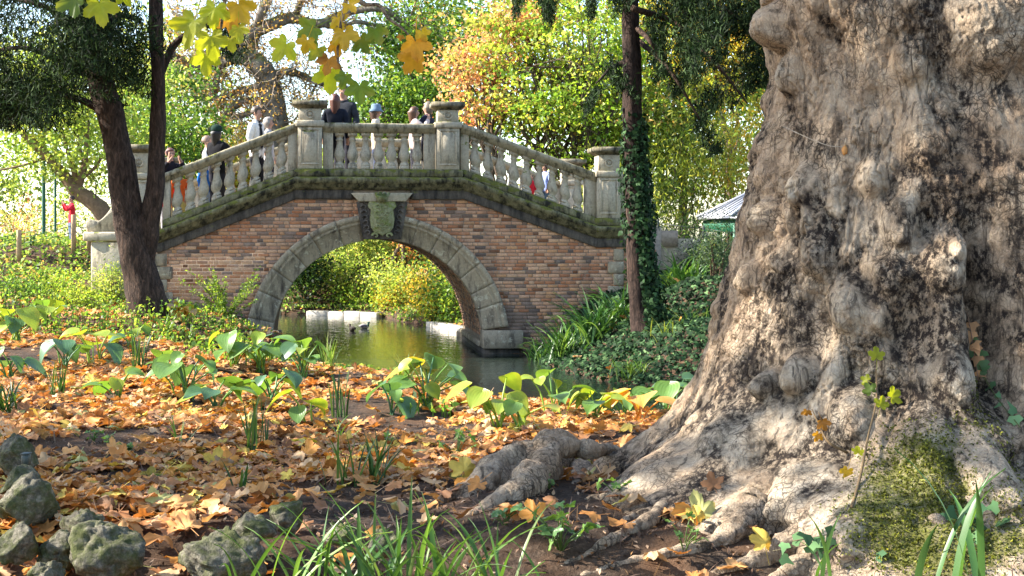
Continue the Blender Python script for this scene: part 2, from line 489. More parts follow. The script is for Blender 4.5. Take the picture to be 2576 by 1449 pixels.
# ------------------------------------------------------------------ water
t = NT('pond_water')
wv = t.noise(t.pos((1.0, 0.45, 1)), 7.0, 3, 0.5, 0.6); wv2 = t.noise(t.pos((1.0, 0.35, 1)), 26.0, 2, 0.5)
b = t.bump(wv2, 0.22, 0.012, t.bump(wv, 0.30, 0.03))
M['water'] = t.done(t.principled((0.014, 0.022, 0.016), 0.05, b, 0.9))
g = Geo(); g.add([(-40, 10, 0), (30, 10, 0), (30, 42, 0), (-40, 42, 0)], [np.array([[0, 1, 2, 3]])])
tag(obj('water', g, M['water']), kind='structure')

# ------------------------------------------------------------------ the footbridge
PHI = math.radians(7.6)
EU = np.array([math.cos(PHI), math.sin(PHI)]); EV = np.array([-math.sin(PHI), math.cos(PHI)])
O = np.array([-2.23, 23.56])
def PU(px, py, v=0.0):
    """pixel -> (u, z) on the bridge's front plane (v metres behind it)"""
    d = np.array([(px - 1288.0) / F, 1.0]); dz = -(py - 600.0) / F
    tt = ((O + v * EV) @ EV) / (d @ EV)
    return float((tt * d - O) @ EU), CAMZ + tt * dz
bridge = empty('stone_footbridge', (O[0], O[1], 0), PHI)
tag(bridge, 'arched brick and stone footbridge with balustrade and carved keystone over the pond', 'bridge')
R = 1.77; ZC = 0.16; D = 3.8; RING = 0.43
def to_world(u, v, z): return Vector((O[0] + u * EU[0] + v * EV[0], O[1] + u * EU[1] + v * EV[1], z))

uL0 = PU(400, 500)[0]; uLb = PU(745, 310)[0]; uRb = PU(1168, 315)[0]; uR0 = PU(1500, 500)[0]; uR1 = PU(1592, 500)[0]
def line2(pts):
    P = np.array(pts)
    return lambda u: float(np.interp(u, P[:, 0], P[:, 1]))
zC = (PU(955, 446)[1])                                   # top of the cornice in the middle
zLc = PU(400, 579)[1]; zRc = PU(1500, 568)[1]
zcor = line2([(uL0 - 3, zLc), (uL0, zLc), (uLb, zC), (uRb, zC), (uR0, zRc), (uR1 + 3, zRc)])   # cornice top line
zdeck = lambda u: zcor(u) - 0.06
# --- walls with mortar, arch hole
def wall_panel(v0, v1, name):
    us = sorted(set(list(np.linspace(uL0 - 0.03, uR1 + 0.5, 60)) + list(np.linspace(-R - 0.12, R + 0.12, 41)) + [uLb, uRb, uR0]))
    top = [zcor(u) - 0.02 for u in us]
    bot = [(ZC + math.sqrt(max(0, (R + 0.12) ** 2 - u * u))) if abs(u) < R + 0.12 else -0.6 for u in us]
    g = Geo(); V = []; Fc = []
    for v in (v0, v1):
        for u, a, b_ in zip(us, bot, top): V += [(u, v, min(a, b_ - 0.01)), (u, v, b_)]
    n = len(us); m = 2 * n
    for i in range(n - 1):
        a = 2 * i
        Fc.append((a, a + 2, a + 3, a + 1)); Fc.append((m + a + 2, m + a, m + a + 1, m + a + 3))
        Fc.append((a + 1, a + 3, m + a + 3, m + a + 1)); Fc.append((a + 2, a, m + a, m + a + 2))
    Fc.append((0, 1, m + 1, m)); e = 2 * (n - 1); Fc.append((e + 1, e, m + e, m + e + 1))
    g.polys(V, Fc)
    return obj(name, g, M['mortar'], bridge)
wall = wall_panel(0.012, 0.30, 'brick_wall')
wall_panel(D - 0.30, D - 0.012, 'rear_wall')

# --- bricks of the front wall
BH, BL, HL, JT = 0.0595, 0.182, 0.088, 0.010
brick_cols = [(0.44, 0.255, 0.165), (0.49, 0.295, 0.19), (0.52, 0.335, 0.225), (0.39, 0.195, 0.11), (0.46, 0.29, 0.20), (0.40, 0.24, 0.165), (0.45, 0.26, 0.145), (0.34, 0.16, 0.09), (0.48, 0.315, 0.21)]
dark_cols = [(0.24, 0.155, 0.115), (0.17, 0.115, 0.09), (0.28, 0.19, 0.145), (0.19, 0.085, 0.045), (0.14, 0.10, 0.083)]
brick_cols = [(a_ * 1.09, b_ * 1.0, c_ * 0.92) for a_, b_, c_ in brick_cols]
pal = brick_cols + dark_cols
def brick_geo(g, L, H, c, u=0, v=0, z=0, rot=None):
    x, zz, ch, dp = L / 2, H / 2, 0.006, 0.03
    V = np.array([(-x, dp, -zz), (x, dp, -zz), (x, dp, zz), (-x, dp, zz), (-x, ch, -zz), (x, ch, -zz), (x, ch, zz), (-x, ch, zz),
                  (-x + ch, 0, -zz + ch), (x - ch, 0, -zz + ch), (x - ch, 0, zz - ch), (-x + ch, 0, zz - ch)])
    Fc = np.array([(8, 9, 10, 11), (4, 5, 9, 8), (5, 6, 10, 9), (6, 7, 11, 10), (7, 4, 8, 11), (0, 1, 5, 4), (1, 2, 6, 5), (2, 3, 7, 6), (3, 0, 4, 7)])
    if rot is not None: V = V @ rot.T
    g.add(V + np.array([u, v, z]), [Fc], c)
brick_me = {}
for k, cc in enumerate(pal):
    for L in (BL - JT, HL - JT):
        g = Geo(); brick_geo(g, L, BH - JT, cc); me = g.mesh('brick'); me.materials.append(M['brick']); brick_me[(k, L)] = me
spots = []
z = -0.02; row = 0
while z < zC:
    u = uL0 - 0.02 + (0.045 if row % 2 else 0.0) - random.random() * 0.02
    while u < uR1 + 0.3:
        L = BL if random.random() < 0.72 else HL
        uc, zc_ = u + L / 2, z + BH / 2
        u += L
        cr = [math.hypot(uc + sx * L / 2, zc_ + sz * BH / 2 - ZC) for sx in (-1, 1) for sz in (-1, 1)]
        if min(cr) < R + 0.16: continue
        if zc_ + BH > min(zcor(uc - L / 2), zcor(uc + L / 2)) - 0.24: continue
        wp = to_world(uc, 0, zc_)
        if zc_ < gz(wp.x, wp.y - 0.05) - 0.08: continue
        spots.append((uc, zc_, L))
    z += BH; row += 1
def brick_colour(uc, zc_):
    n = float(fbm(uc * 0.9 + 4, zc_ * 1.5, 0, 3, 21))
    grime = 0.06 + 0.9 * max(0, 0.95 - zc_) * (1.0 if abs(uc) > 2 else 0.5) + 0.38 * n
    if random.random() < grime: return len(brick_cols) + random.choice([0, 0, 1, 2, 2, 4])
    if random.random() < 0.07: return len(brick_cols) + random.choice([1, 3, 4])
    return random.randrange(len(brick_cols))
def brick_vis(s):   # how well a brick shows: free of planting, the long ones first
    uc, zc_, L = s
    return (L > 0.1) * 2 + (0.9 < zc_) * 1.5 - abs(uc) * 0.25 - (uc < -4.6) * 2 + random.random() * 0.2
spots.sort(key=brick_vis, reverse=True)
rest = Geo()
for i, (uc, zc_, L) in enumerate(spots):
    k = brick_colour(uc, zc_)
    if i < 300:
        link('brick', brick_me[(k, L - JT)], None, wall, (uc, random.uniform(-0.003, 0.002), zc_), (0, random.uniform(-.008, .008), random.uniform(-.01, .01)))
    else:
        f = random.uniform(0.88, 1.12)
        brick_geo(rest, L - JT, BH - JT, tuple(v * f for v in pal[k]), uc, random.uniform(-0.003, 0.002), zc_)
tag(obj('remaining_bricks', rest, M['brick'], wall), kind='stuff')
# --- barrel under the bridge, its bricks
g = Geo()
a = np.linspace(-0.25, PI + 0.25, 49)
for (r0, r1) in ((R + 0.02, R + 0.3),):
    V = [(r * math.cos(t_), v, ZC + r * math.sin(t_)) for r in (r0,) for v in (0.05, D - 0.05) for t_ in a]
    n = len(a); g.polys(V, [(i, n + i, n + i + 1, i + 1) for i in range(n - 1)])
barrel = obj('barrel_vault', g, M['mortar'], bridge)
g = Geo()
for kk in range(0, 46):
    th = 0.06 + (kk + 0.5) * BH / R
    rot = np.array([[0, -math.cos(th), -math.sin(th)], [1, 0, 0], [0, -math.sin(th), math.cos(th)]]).astype(float)
    # local x -> v, local y (depth) -> outward radius, local z -> tangent
    rot = np.array([[0, math.cos(th), -math.sin(th)], [1, 0, 0], [0, math.sin(th), math.cos(th)]])
    v = 0.34 + (0.05 if kk % 2 else 0)
    while v < D - 0.2:
        L = BL if random.random() < 0.7 else HL
        kq = brick_colour(2.5, 0.75)
        brick_geo(g, L - JT, BH - JT, pal[kq], (R + 0.003) * math.cos(th), v + L / 2, ZC + (R + 0.003) * math.sin(th), rot)
        v += L
tag(obj('vault_bricks', g, M['brick'], barrel), kind='stuff')

# --- arch ring of voussoirs
def voussoir(t0, t1, sgn, bk=0.34):
    prof = [(R, bk), (R, -0.035), (R + 0.018, -0.055), (R + 0.262, -0.055), (R + 0.268, -0.085), (R + 0.30, -0.105), (R + 0.33, -0.09), (R + 0.336, -0.125), (R + 0.415, -0.135), (R + RING, -0.115), (R + RING, 0.08)]
    n = 9; V = []; m = len(prof)
    for th in np.linspace(t0, t1, n):
        for r, v in prof: V.append((sgn * r * math.cos(th), v, ZC + r * math.sin(th)))
    V = np.array(V)
    V += 0.003 * np.stack([fbm(V[:, 0] * 9, V[:, 1] * 9, V[:, 2] * 9, 3, 31), fbm(V[:, 0] * 9, V[:, 1] * 9 + 5, V[:, 2] * 9, 3, 32), fbm(V[:, 0] * 9, V[:, 1] * 9, V[:, 2] * 9 + 7, 3, 33)], 1)
    Fc = []
    for i in range(n - 1):
        for k in range(m - 1):
            a_ = (i * m + k, i * m + k + 1, (i + 1) * m + k + 1, (i + 1) * m + k)
            Fc.append(a_ if sgn < 0 else a_[::-1])
    e0 = tuple(range(m)); e1 = tuple(range((n - 1) * m, n * m))
    Fc.append(e0[::-1] if sgn < 0 else e0); Fc.append(e1 if sgn < 0 else e1[::-1])
    return Geo().polys(V, Fc)
kt = math.asin(min(1, 0.0)) 
th_key = math.acos(0.30 / R)
for sgn in (-1, 1):
    cuts = np.linspace(0.14 if sgn > 0 else 0.02, th_key + 0.03, 8)
    cuts[1:-1] += np.array([random.uniform(-.02, .02) for _ in cuts[1:-1]])
    for i in range(7):
        obj('voussoir', voussoir(cuts[i] + 0.0016, cuts[i + 1] - 0.0016, sgn), M['stone_arch'], bridge, smooth=False)
# springing blocks and ledges at the water
for sgn in (-1, 1):
    g = Geo()
    a0, a1 = (R - 0.03, R + 0.66) if sgn > 0 else (-R - 0.66, -R + 0.03)
    box(g, a0, a1, -0.13, 0.32, 0.09, 0.40, ch=0.02)
    obj('springing_block', g, M['stone_arch'], bridge)
    g = Geo()
    b0, b1 = (R - 0.01, R + 0.6) if sgn > 0 else (-R - 0.6, -R + 0.01)
    box(g, b0, b1, -0.04, D, -0.7, 0.088)
    obj('footing', g, M['stone_frieze'], bridge)  # dark stone stands in for the shadow gap above the water
    g = Geo()
    c0, c1 = (R - 0.06, R + 0.1) if sgn > 0 else (-R - 0.1, -R + 0.06)
    box(g, c0, c1, 0.322, D - 0.05, 0.10, 0.20, ch=0.012)
    obj('ledge', g, M['stone_arch'], bridge)

# --- swept mouldings along the sloping lines
def sweep_line(us, zf, prof, name, mat, parent=bridge, seed=0, rough=0.006, v_off=0.0, mirror=False):
    """profile of (v, dz) swept along u; many small steps so that weathering shows"""
    uu = []
    for a_, b_ in zip(us[:-1], us[1:]): uu += list(np.arange(a_, b_, 0.07))
    uu = np.array(uu + [us[-1]])
    P = np.array(prof); m = len(P); n = len(uu)
    V = np.zeros((n, m, 3)); V[..., 0] = uu[:, None]
    V[..., 1] = (v_off - P[None, :, 0]) if mirror else (v_off + P[None, :, 0])
    V[..., 2] = np.array([zf(u) for u in uu])[:, None] + P[None, :, 1]
    V = V.reshape(-1, 3)
    if rough:
        V[:, 1] += rough * fbm(V[:, 0] * 8, V[:, 1] * 20, V[:, 2] * 20, 3, seed)
        V[:, 2] += rough * fbm(V[:, 0] * 8, V[:, 1] * 20, V[:, 2] * 20, 3, seed + 5)
    Fc = []
    for i in range(n - 1):
        for k in range(m):
            k2 = (k + 1) % m
            f = (i * m + k, (i + 1) * m + k, (i + 1) * m + k2, i * m + k2)
            Fc.append(f[::-1] if mirror else f)
    e0 = tuple(range(m)); e1 = tuple(range((n - 1) * m, n * m))
    Fc += [e0, e1[::-1]] if not mirror else [e0[::-1], e1]
    return obj(name, Geo().polys(V, Fc), mat, parent)
U_ALL = [uL0 - 0.08, uLb, uRb, uR0, uR1 + 0.2]
corn = [(0.30, 0.0), (0.30, -0.215), (-0.05, -0.215), (-0.075, -0.19), (-0.13, -0.165), (-0.15, -0.12), (-0.20, -0.10), (-0.215, -0.055), (-0.215, -0.02), (-0.16, 0.0)]
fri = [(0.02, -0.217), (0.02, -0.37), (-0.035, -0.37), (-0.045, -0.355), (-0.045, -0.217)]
sweep_line(U_ALL, zcor, corn, 'cornice', M['stone_moss'], seed=3)
uKl, uKr = PU(888, 490)[0], PU(1032, 490)[0]
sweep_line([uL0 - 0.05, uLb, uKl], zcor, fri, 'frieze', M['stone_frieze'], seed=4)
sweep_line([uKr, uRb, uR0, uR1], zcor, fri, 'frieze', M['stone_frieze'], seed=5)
sweep_line(U_ALL, zcor, corn, 'rear_cornice', M['stone_moss'], seed=6, v_off=D, mirror=True)
# deck
uDL, uDR = uL0 - 0.85, uR1 + 0.8
g = Geo(); us = [uDL, uL0, uLb, uRb, uR0, uDR]
V = []; 
for u in us: V += [(u, 0.02, zdeck(u) - 0.02), (u, D - 0.02, zdeck(u) - 0.02), (u, D - 0.02, zdeck(u) - 0.3), (u, 0.02, zdeck(u) - 0.3)]
Fc = []
for i in range(len(us) - 1):
    a_ = 4 * i; b_ = a_ + 4
    for k in range(4): Fc.append((a_ + k, b_ + k, b_ + (k + 1) % 4, a_ + (k + 1) % 4))
g.polys(V, [f[::-1] for f in Fc])
obj('deck', g, M['mortar'], bridge)

# --- balustrade
BT = PU(955, 311)[1] - zC          # rail top above the cornice top
zrail = lambda u: zcor(u) + BT
base_p = [(0.24, 0.0), (-0.07, 0.0), (-0.085, 0.03), (-0.085, 0.115), (-0.06, 0.135), (0.215, 0.135), (0.24, 0.115)]
rail_p = [(0.235, 0.0), (-0.08, 0.0), (-0.095, -0.02), (-0.095, -0.075), (-0.06, -0.095), (-0.035, -0.15), (0.175, -0.15), (0.20, -0.095), (0.235, -0.075)]
bal_h = BT - 0.15 - 0.135
def bal_mesh(slope, name='baluster'):
    H = bal_h
    g = Geo()
    box(g, -0.078, 0.078, -0.078, 0.078, 0, 0.055 * H / .6)
    prof = [(0.070, .055), (0.076, .07), (0.070, .09), (0.052, .105), (0.046, .125), (0.062, .15), (0.083, .19), (0.090, .23), (0.082, .275), (0.062, .335), (0.049, .40), (0.044, .455), (0.058, .47), (0.060, .485), (0.046, .495), (0.050, .53), (0.066, .545)]
    lathe(g, [(r * 1.06, z_ * H / .6) for r, z_ in prof], 14)
    box(g, -0.078, 0.078, -0.078, 0.078, 0.545 * H / .6, H)
    for V_ in g.V: V_[:, 2] += slope * V_[:, 0]
    me = g.mesh(name); me.materials.append(M['stone']); return me
sL = (zC - zLc) / (uLb - uL0); sR = (zRc - zC) / (uR0 - uRb)
bm = {0: bal_mesh(0), 1: bal_mesh(sL), 2: bal_mesh(sR)}
def px_u(px, py=400): return PU(px, py)[0]
bays = [('left', px_u(410), px_u(748), px_u(428), px_u(724), 9, 1), ('mid', px_u(812), px_u(1095), px_u(838), px_u(1066), 7, 0), ('right', px_u(1158), px_u(1500), px_u(1180), px_u(1471), 9, 2)]
for rear in (False, True):
    for nm, ua, ub, b0, b1, nb, mi in bays:
        kw = dict(v_off=D if rear else 0.0, mirror=rear)
        us = [ua] + [u for u in (uLb, uRb, uR0) if ua < u < ub] + [ub]
        par = sweep_line(us, zrail, rail_p, 'handrail', M['stone_rail'], seed=int(ua * 10) % 50, **kw)
        sweep_line(us, zcor, base_p, 'balustrade_plinth', M['stone_moss'], seed=8 + mi, **kw)
        vc = (D - 0.078) if rear else 0.078
        for (s0, s1) in ((ua, b0), (b1, ub)):
            g = Geo(); box(g, s0 + 0.002, s1, vc - 0.085, vc + 0.085, 0.10, BT - 0.11, ch=0.008, shear=zcor)
            obj('end_block', g, M['stone'], bridge)
        sp = (b1 - b0) / nb
        for i in range(nb):
            u = b0 + sp * (i + 0.5)
            link('baluster', bm[mi], None, par, (u, vc, zcor(u) + 0.135), None)
# --- piers of the balustrade
def pier(px, cap_top, w, name='balustrade_pier', v_off=0.0, mat='stone'):
    uc = px_u(px, 300); zb = zcor(uc)
    ztop = PU(px, cap_top)[1]
    e = empty(name); e.parent = bridge; e.location = (uc, v_off, zb)
    H = ztop - zb; zr = BT + (zcor(uc) - zb)
    hw = w / 2; vc = 0.08
    def pb(nm, x, v, z0, z1, m, ch=0.01, par=e):
        g = Geo(); box(g, -x, x, vc - v, vc + v, z0, z1, ch=ch); return obj(nm, g, M[m], par)
    pb('pier_base', hw + 0.055, hw + 0.055, 0.001, 0.13, 'stone_moss', 0.02)
    pb('shaft', hw, hw, 0.13, zr - 0.07, mat)
    # recessed panel: a raised frame on the face and an inner field
    yf = vc - hw
    for (x0, x1, z0, z1) in ((-hw + .045, hw - .045, zr - .125, zr - .10), (-hw + .045, hw - .045, .20, .225), (-hw + .045, -hw + .068, .225, zr - .125), (hw - .068, hw - .045, .225, zr - .125)):
        g = Geo(); box(g, x0, x1, yf - 0.016, yf + 0.002, z0, z1, ch=0.004); obj('panel_moulding', g, M[mat], e)
    g = Geo(); box(g, -hw + .095, hw - .095, yf - 0.012, yf + 0.002, .255, zr - .155, ch=0.006); obj('panel', g, M[mat], e)
    pb('neck_band', hw + 0.035, hw + 0.035, zr - 0.07, zr + 0.035, mat, 0.012)
    pb('block', hw - 0.015, hw - 0.015, zr + 0.035, H - 0.13, mat)
    g = Geo()
    for r0, r1, dp in ((0.0, 0.028, 0.035), (0.048, 0.078, 0.025)):
        prof = [(r0, 0), (r1, 0), (r1, dp * .6), ((r0 + r1) / 2, dp), (max(r0, 0.001), dp * .6)]
        n = 18; V = []; 
        for k in range(n):
            aa = 2 * PI * k / n
            for r, d_ in prof: V.append((r * math.cos(aa), yf + 0.018 - d_, zr + 0.035 + (H - 0.165 - zr) / 2 + r * math.sin(aa)))
        m_ = len(prof)
        g.polys(V, [(k * m_ + i, ((k + 1) % n) * m_ + i, ((k + 1) % n) * m_ + (i + 1) % m_, k * m_ + (i + 1) % m_) for k in range(n) for i in range(m_)])
    obj('rosette', g, M[mat], e, smooth=True)
    g = Geo()   # cap: cavetto growing outwards, then a slab
    prof = [(hw - 0.015, H - 0.131), (hw + 0.01, H - 0.125), (hw + 0.03, H - 0.10), (hw + 0.075, H - 0.085), (hw + 0.09, H - 0.07), (hw + 0.09, H - 0.008), (hw + 0.07, H)]
    V = []
    for x, z_ in prof: V += [(-x, vc - x, z_), (x, vc - x, z_), (x, vc + x, z_), (-x, vc + x, z_)]
    Fc = [(4 * k + i, 4 * k + (i + 1) % 4, 4 * k + 4 + (i + 1) % 4, 4 * k + 4 + i) for k in range(len(prof) - 1) for i in range(4)]
    n = 4 * (len(prof) - 1); Fc += [(n, n + 1, n + 2, n + 3), (3, 2, 1, 0)]
    g.polys(V, Fc); obj('cap', g, M['stone_cap'], e)
    return e
piers = [pier(780, 254, 0.40), pier(1126, 258, 0.385), pier(1529, 371, 0.40), pier(352, 365, 0.40)]
for px, ct in ((780, 254), (1126, 258), (1529, 371), (352, 365)):
    pier(px, ct, 0.38, v_off=D - 0.16)
# end walls: level parapet beyond the right pier, quoins
g = Geo(); box(g, px_u(1560), px_u(1640), 0.0, 0.17, zcor(uR0) + 0.002, zcor(uR0) + BT - 0.02, ch=0.01); obj('parapet_end', g, M['stone'], bridge)
for k in range(6):
    zz = zRc - 0.40 - 0.21 * k
    uq = px_u(1566); w_ = 0.26 if k % 2 else 0.16
    g = Geo(); box(g, uq - w_, uq + 0.02, -0.03, 0.1, zz - 0.20, zz, ch=0.012); obj('quoin', g, M['stone_arch'], bridge)
for k in range(7):
    zz = zLc - 0.39 - 0.21 * k
    w_ = 0.26 if k % 2 else 0.17
    g = Geo(); box(g, uL0 - 0.10, uL0 - 0.04 + w_, -0.03, 0.1, zz - 0.20, zz, ch=0.012); obj('quoin', g, M['stone_arch'], bridge)
g = Geo(); box(g, uR1 - 0.10, uR1 + 1.2, 0.05, 0.4, -0.1, zRc - 0.22, ch=0.01); obj('abutment', g, M['stone_arch'], bridge)
# left abutment with the scrolled wing
x0, x1 = px_u(212, 600), px_u(402, 600)
zt = PU(240, 583)[1]
g = Geo(); box(g, x0 + 0.12, uL0 - 0.105, -0.10, 0.42, 0.6, zt - 0.16, ch=0.02); obj('abutment', g, M['stone'], bridge)
g = Geo(); box(g, x0, uL0 - 0.105, -0.16, 0.46, zt - 0.155, zt - 0.002, ch=0.025); obj('abutment_coping', g, M['stone'], bridge)
zpier = zcor(px_u(352)) + 0.5
ux, us_ = px_u(318, 500), px_u(228, 570)
prof = [(uL0 - 0.11, zt), (uL0 - 0.11, zcor(uL0) + BT - 0.05), (ux - 0.02, zcor(uL0) + BT - 0.05)]
for k in range(1, 10):       # concave sweep down
    aa = k / 10 * PI / 2
    prof.append((ux - (ux - us_ - 0.10) * math.sin(aa) ** 1.0, zt + 0.17 + (zcor(uL0) + BT - 0.22 - zt) * (1 - math.sin(aa)) ** 1.6))
prof += [(us_ + 0.06, zt + 0.19)]
for k in range(7):
    aa = PI * 0.55 + k / 6 * PI * 0.85
    prof.append((us_ + 0.02 + 0.10 * math.cos(aa), zt + 0.10 + 0.10 * math.sin(aa)))
prof += [(us_ + 0.03, zt)]
prof = prof[::-1]
ar = sum(prof[i][0] * prof[(i + 1) % len(prof)][1] - prof[(i + 1) % len(prof)][0] * prof[i][1] for i in range(len(prof)))
if ar < 0: prof = prof[::-1]
g = Geo(); extrude(g, prof, -0.02, 0.32, ch=0.012); obj('scroll_wing', g, M['stone'], bridge)

# --- keystone with a carved shield
def PZ(px, py): return PU(px, py, -0.15)
g = Geo()
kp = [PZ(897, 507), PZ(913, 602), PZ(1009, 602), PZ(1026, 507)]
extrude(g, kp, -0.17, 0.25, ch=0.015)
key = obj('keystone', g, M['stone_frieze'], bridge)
g = Geo()
ab = [PZ(884, 486), PZ(890, 494), PZ(896, 500), PZ(902, 507), PZ(1020, 507), PZ(1026, 500), PZ(1031, 494), PZ(1037, 486)]
extrude(g, ab, -0.25, 0.02, ch=0.01); obj('abacus', g, M['stone'], key)
# acanthus scrolls either side of the shield
kc = PZ(961, 550)
for sgn in (-1, 1):
    g = Geo()
    for k in range(7):
        zz = kc[1] + 0.27 - 0.085 * k
        uu = kc[0] + sgn * (0.315 - 0.014 * k)
        aa = np.linspace(0, 4.6, 14)
        pts = [(uu + sgn * (0.05 * math.cos(t_)) * (1 - t_ / 6.5), -0.175 - 0.025 * math.sin(t_ * .5), zz + 0.05 * math.sin(t_) * (1 - t_ / 6.5)) for t_ in aa]
        tube(g, pts, np.linspace(0.020, 0.009, 14), 6)
    obj('acanthus_scroll', g, M['stone_frieze'], key, smooth=True)
sh = [(-.155, .20), (-.175, .13), (-.135, .09), (-.15, -.02), (-.135, -.12), (-.10, -.17), (-.03, -.20), (0, -.225), (.03, -.20), (.10, -.17), (.135, -.12), (.15, -.02), (.135, .09), (.175, .13), (.155, .20), (.08, .235), (0, .215), (-.08, .235)]
def outl(s, dx=0, dz=0): return [(kc[0] + x * s * 1.22 + dx, kc[1] + 0.02 + z_ * s * 1.25 + dz) for x, z_ in sh]
g = Geo(); extrude(g, outl(1.12), -0.235, -0.16, ch=0.02); obj('shield_frame', g, M['stone_crest'], key)
g = Geo(); extrude(g, outl(0.82), -0.262, -0.23, ch=0.012); shield = obj('shield', g, M['stone_crest'], key)
g = Geo()
for (x, z_, r) in ((-.055, .16, .035), (.055, .16, .035), (-.07, .06, .03), (0, .05, .035), (.07, .06, .03), (-.05, -.04, .042), (.045, -.04, .042), (0, -.11, .04), (-.06, -.12, .02), (.06, -.12, .02), (0, .12, .025)):
    n = 14
    pts = [(kc[0] + (x + r * math.cos(t_)) * 1.15, -0.268, kc[1] + 0.02 + (z_ + r * .8 * math.sin(t_)) * 1.15) for t_ in np.linspace(0, 2 * PI, n)]
    tube(g, pts, 0.010, 6)
tube(g, [(kc[0] - .11, -.268, kc[1] + .03), (kc[0], -.272, kc[1] + .025), (kc[0] + .11, -.268, kc[1] + .03)], 0.010, 6)
obj('relief', g, M['stone_crest'], key, smooth=True)
g = Geo()   # mural crown
cz = PZ(961, 506)[1]
cr = [(-.075, -.01), (-.085, .05), (-.125, .13), (-.085, .14), (-.08, .115), (-.05, .115), (-.045, .145), (-.018, .145), (-.012, .11), (.012, .11), (.018, .145), (.045, .145), (.05, .115), (.08, .115), (.085, .14), (.125, .13), (.085, .05), (.075, -.01)]
extrude(g, [(kc[0] + x, cz + z_) for x, z_ in cr][::1], -0.30, -0.20, ch=0.01); obj('mural_crown', g, M['stone_crest'], key)
for sgn in (-1, 1):
    g = Geo(); aa = np.linspace(0, 5.2, 16)
    pts = [(kc[0] + sgn * (0.11 + 0.055 * math.cos(t_) * (1 - t_ / 7)), -0.215, kc[1] - 0.285 + 0.05 * math.sin(t_) * (1 - t_ / 7)) for t_ in aa]
    tube(g, pts, np.linspace(0.024, 0.012, 16), 6); obj('foot_scroll', g, M['stone_crest'], key, smooth=True)
# ------------------------------------------------------------------ foliage builders
def unit(v): return v / np.maximum(np.linalg.norm(v, axis=-1, keepdims=True), 1e-9)

def cloud(g, P, size, col, elong=0.62, droop=0.0, up=0.35, fold=0.18, cvar=0.22, r=None):
    """one small folded leaf at every point of P"""
    r = r or rng
    P = np.asarray(P, float); n = len(P)
    if n == 0: return g
    d = unit(r.normal(size=(n, 3)) + np.array([0, 0, -droop * 2]))
    nn = r.normal(size=(n, 3)) + np.array([0, 0, up * 3])
    s = np.cross(nn, d); s = unit(s); nn = np.cross(d, s)
    L = (size * r.uniform(0.65, 1.25, n))[:, None]; Wd = L * elong
    b = P - d * L * 0.5; tip = P + d * L * 0.5
    l = P - s * Wd * 0.5 + nn * L * fold; rr = P + s * Wd * 0.5 + nn * L * fold
    V = np.stack([b, rr, tip, l], 1).reshape(-1, 3)
    Fq = np.arange(4 * n).reshape(n, 4)
    col = np.asarray(col, float)
    if col.ndim == 1: col = np.tile(col, (n, 1))
    k = 1 + cvar * r.normal(size=(n, 1))
    c = np.clip(col * np.clip(k, 0.4, 1.8), 0.004, 0.95)
    g.add(V, [Fq], np.repeat(c, 4, 0))
    return g

def pick(pal, n, r=None):
    r = r or rng
    P = np.array([p[:3] for p in pal], float); w = np.array([p[3] if len(p) > 3 else 1.0 for p in pal], float); w /= w.sum()
    return P[r.choice(len(P), n, p=w)]

def clumps(center, radii, k, shell=0.55, r=None):
    r = r or rng
    d = unit(r.normal(size=(k, 3)))
    q = (shell + (1 - shell) * r.random((k, 1)) ** 0.6)
    q[: k // 4] *= r.random((len(q[: k // 4]), 1))
    return np.array(center) + d * q * np.array(radii)

def crown_geo(g, C, per, spread, size, pal, flat=0.55, cvar=0.2, elong=0.62, droop=0.1, r=None):
    r = r or rng
    k = len(C)
    cc = pick(pal, k, r)
    Pn = np.repeat(C, per, 0)
    off = r.normal(size=(k * per, 3)) * np.array([1, 1, flat]) * spread
    off *= np.repeat(r.uniform(0.6, 1.35, (k, 1)), per, 0)
    mixc = np.where(r.random((k * per, 1)) < 0.22, pick(pal, k * per, r), np.repeat(cc, per, 0))
    return cloud(g, Pn + off, size, mixc, elong, droop, 0.35, 0.18, cvar, r)

def limb(p0, p1, sag=0.15, n=8, wob=0.12, r=None):
    r = r or rng
    p0 = np.array(p0, float); p1 = np.array(p1, float); t_ = np.linspace(0, 1, n)[:, None]
    L = np.linalg.norm(p1 - p0)
    P = p0 + (p1 - p0) * t_
    P[:, 2] += (sag * L * np.sin(t_ * PI))[:, 0]
    P[1:-1] += r.normal(size=(n - 2, 3)) * wob * L * 0.25
    return P

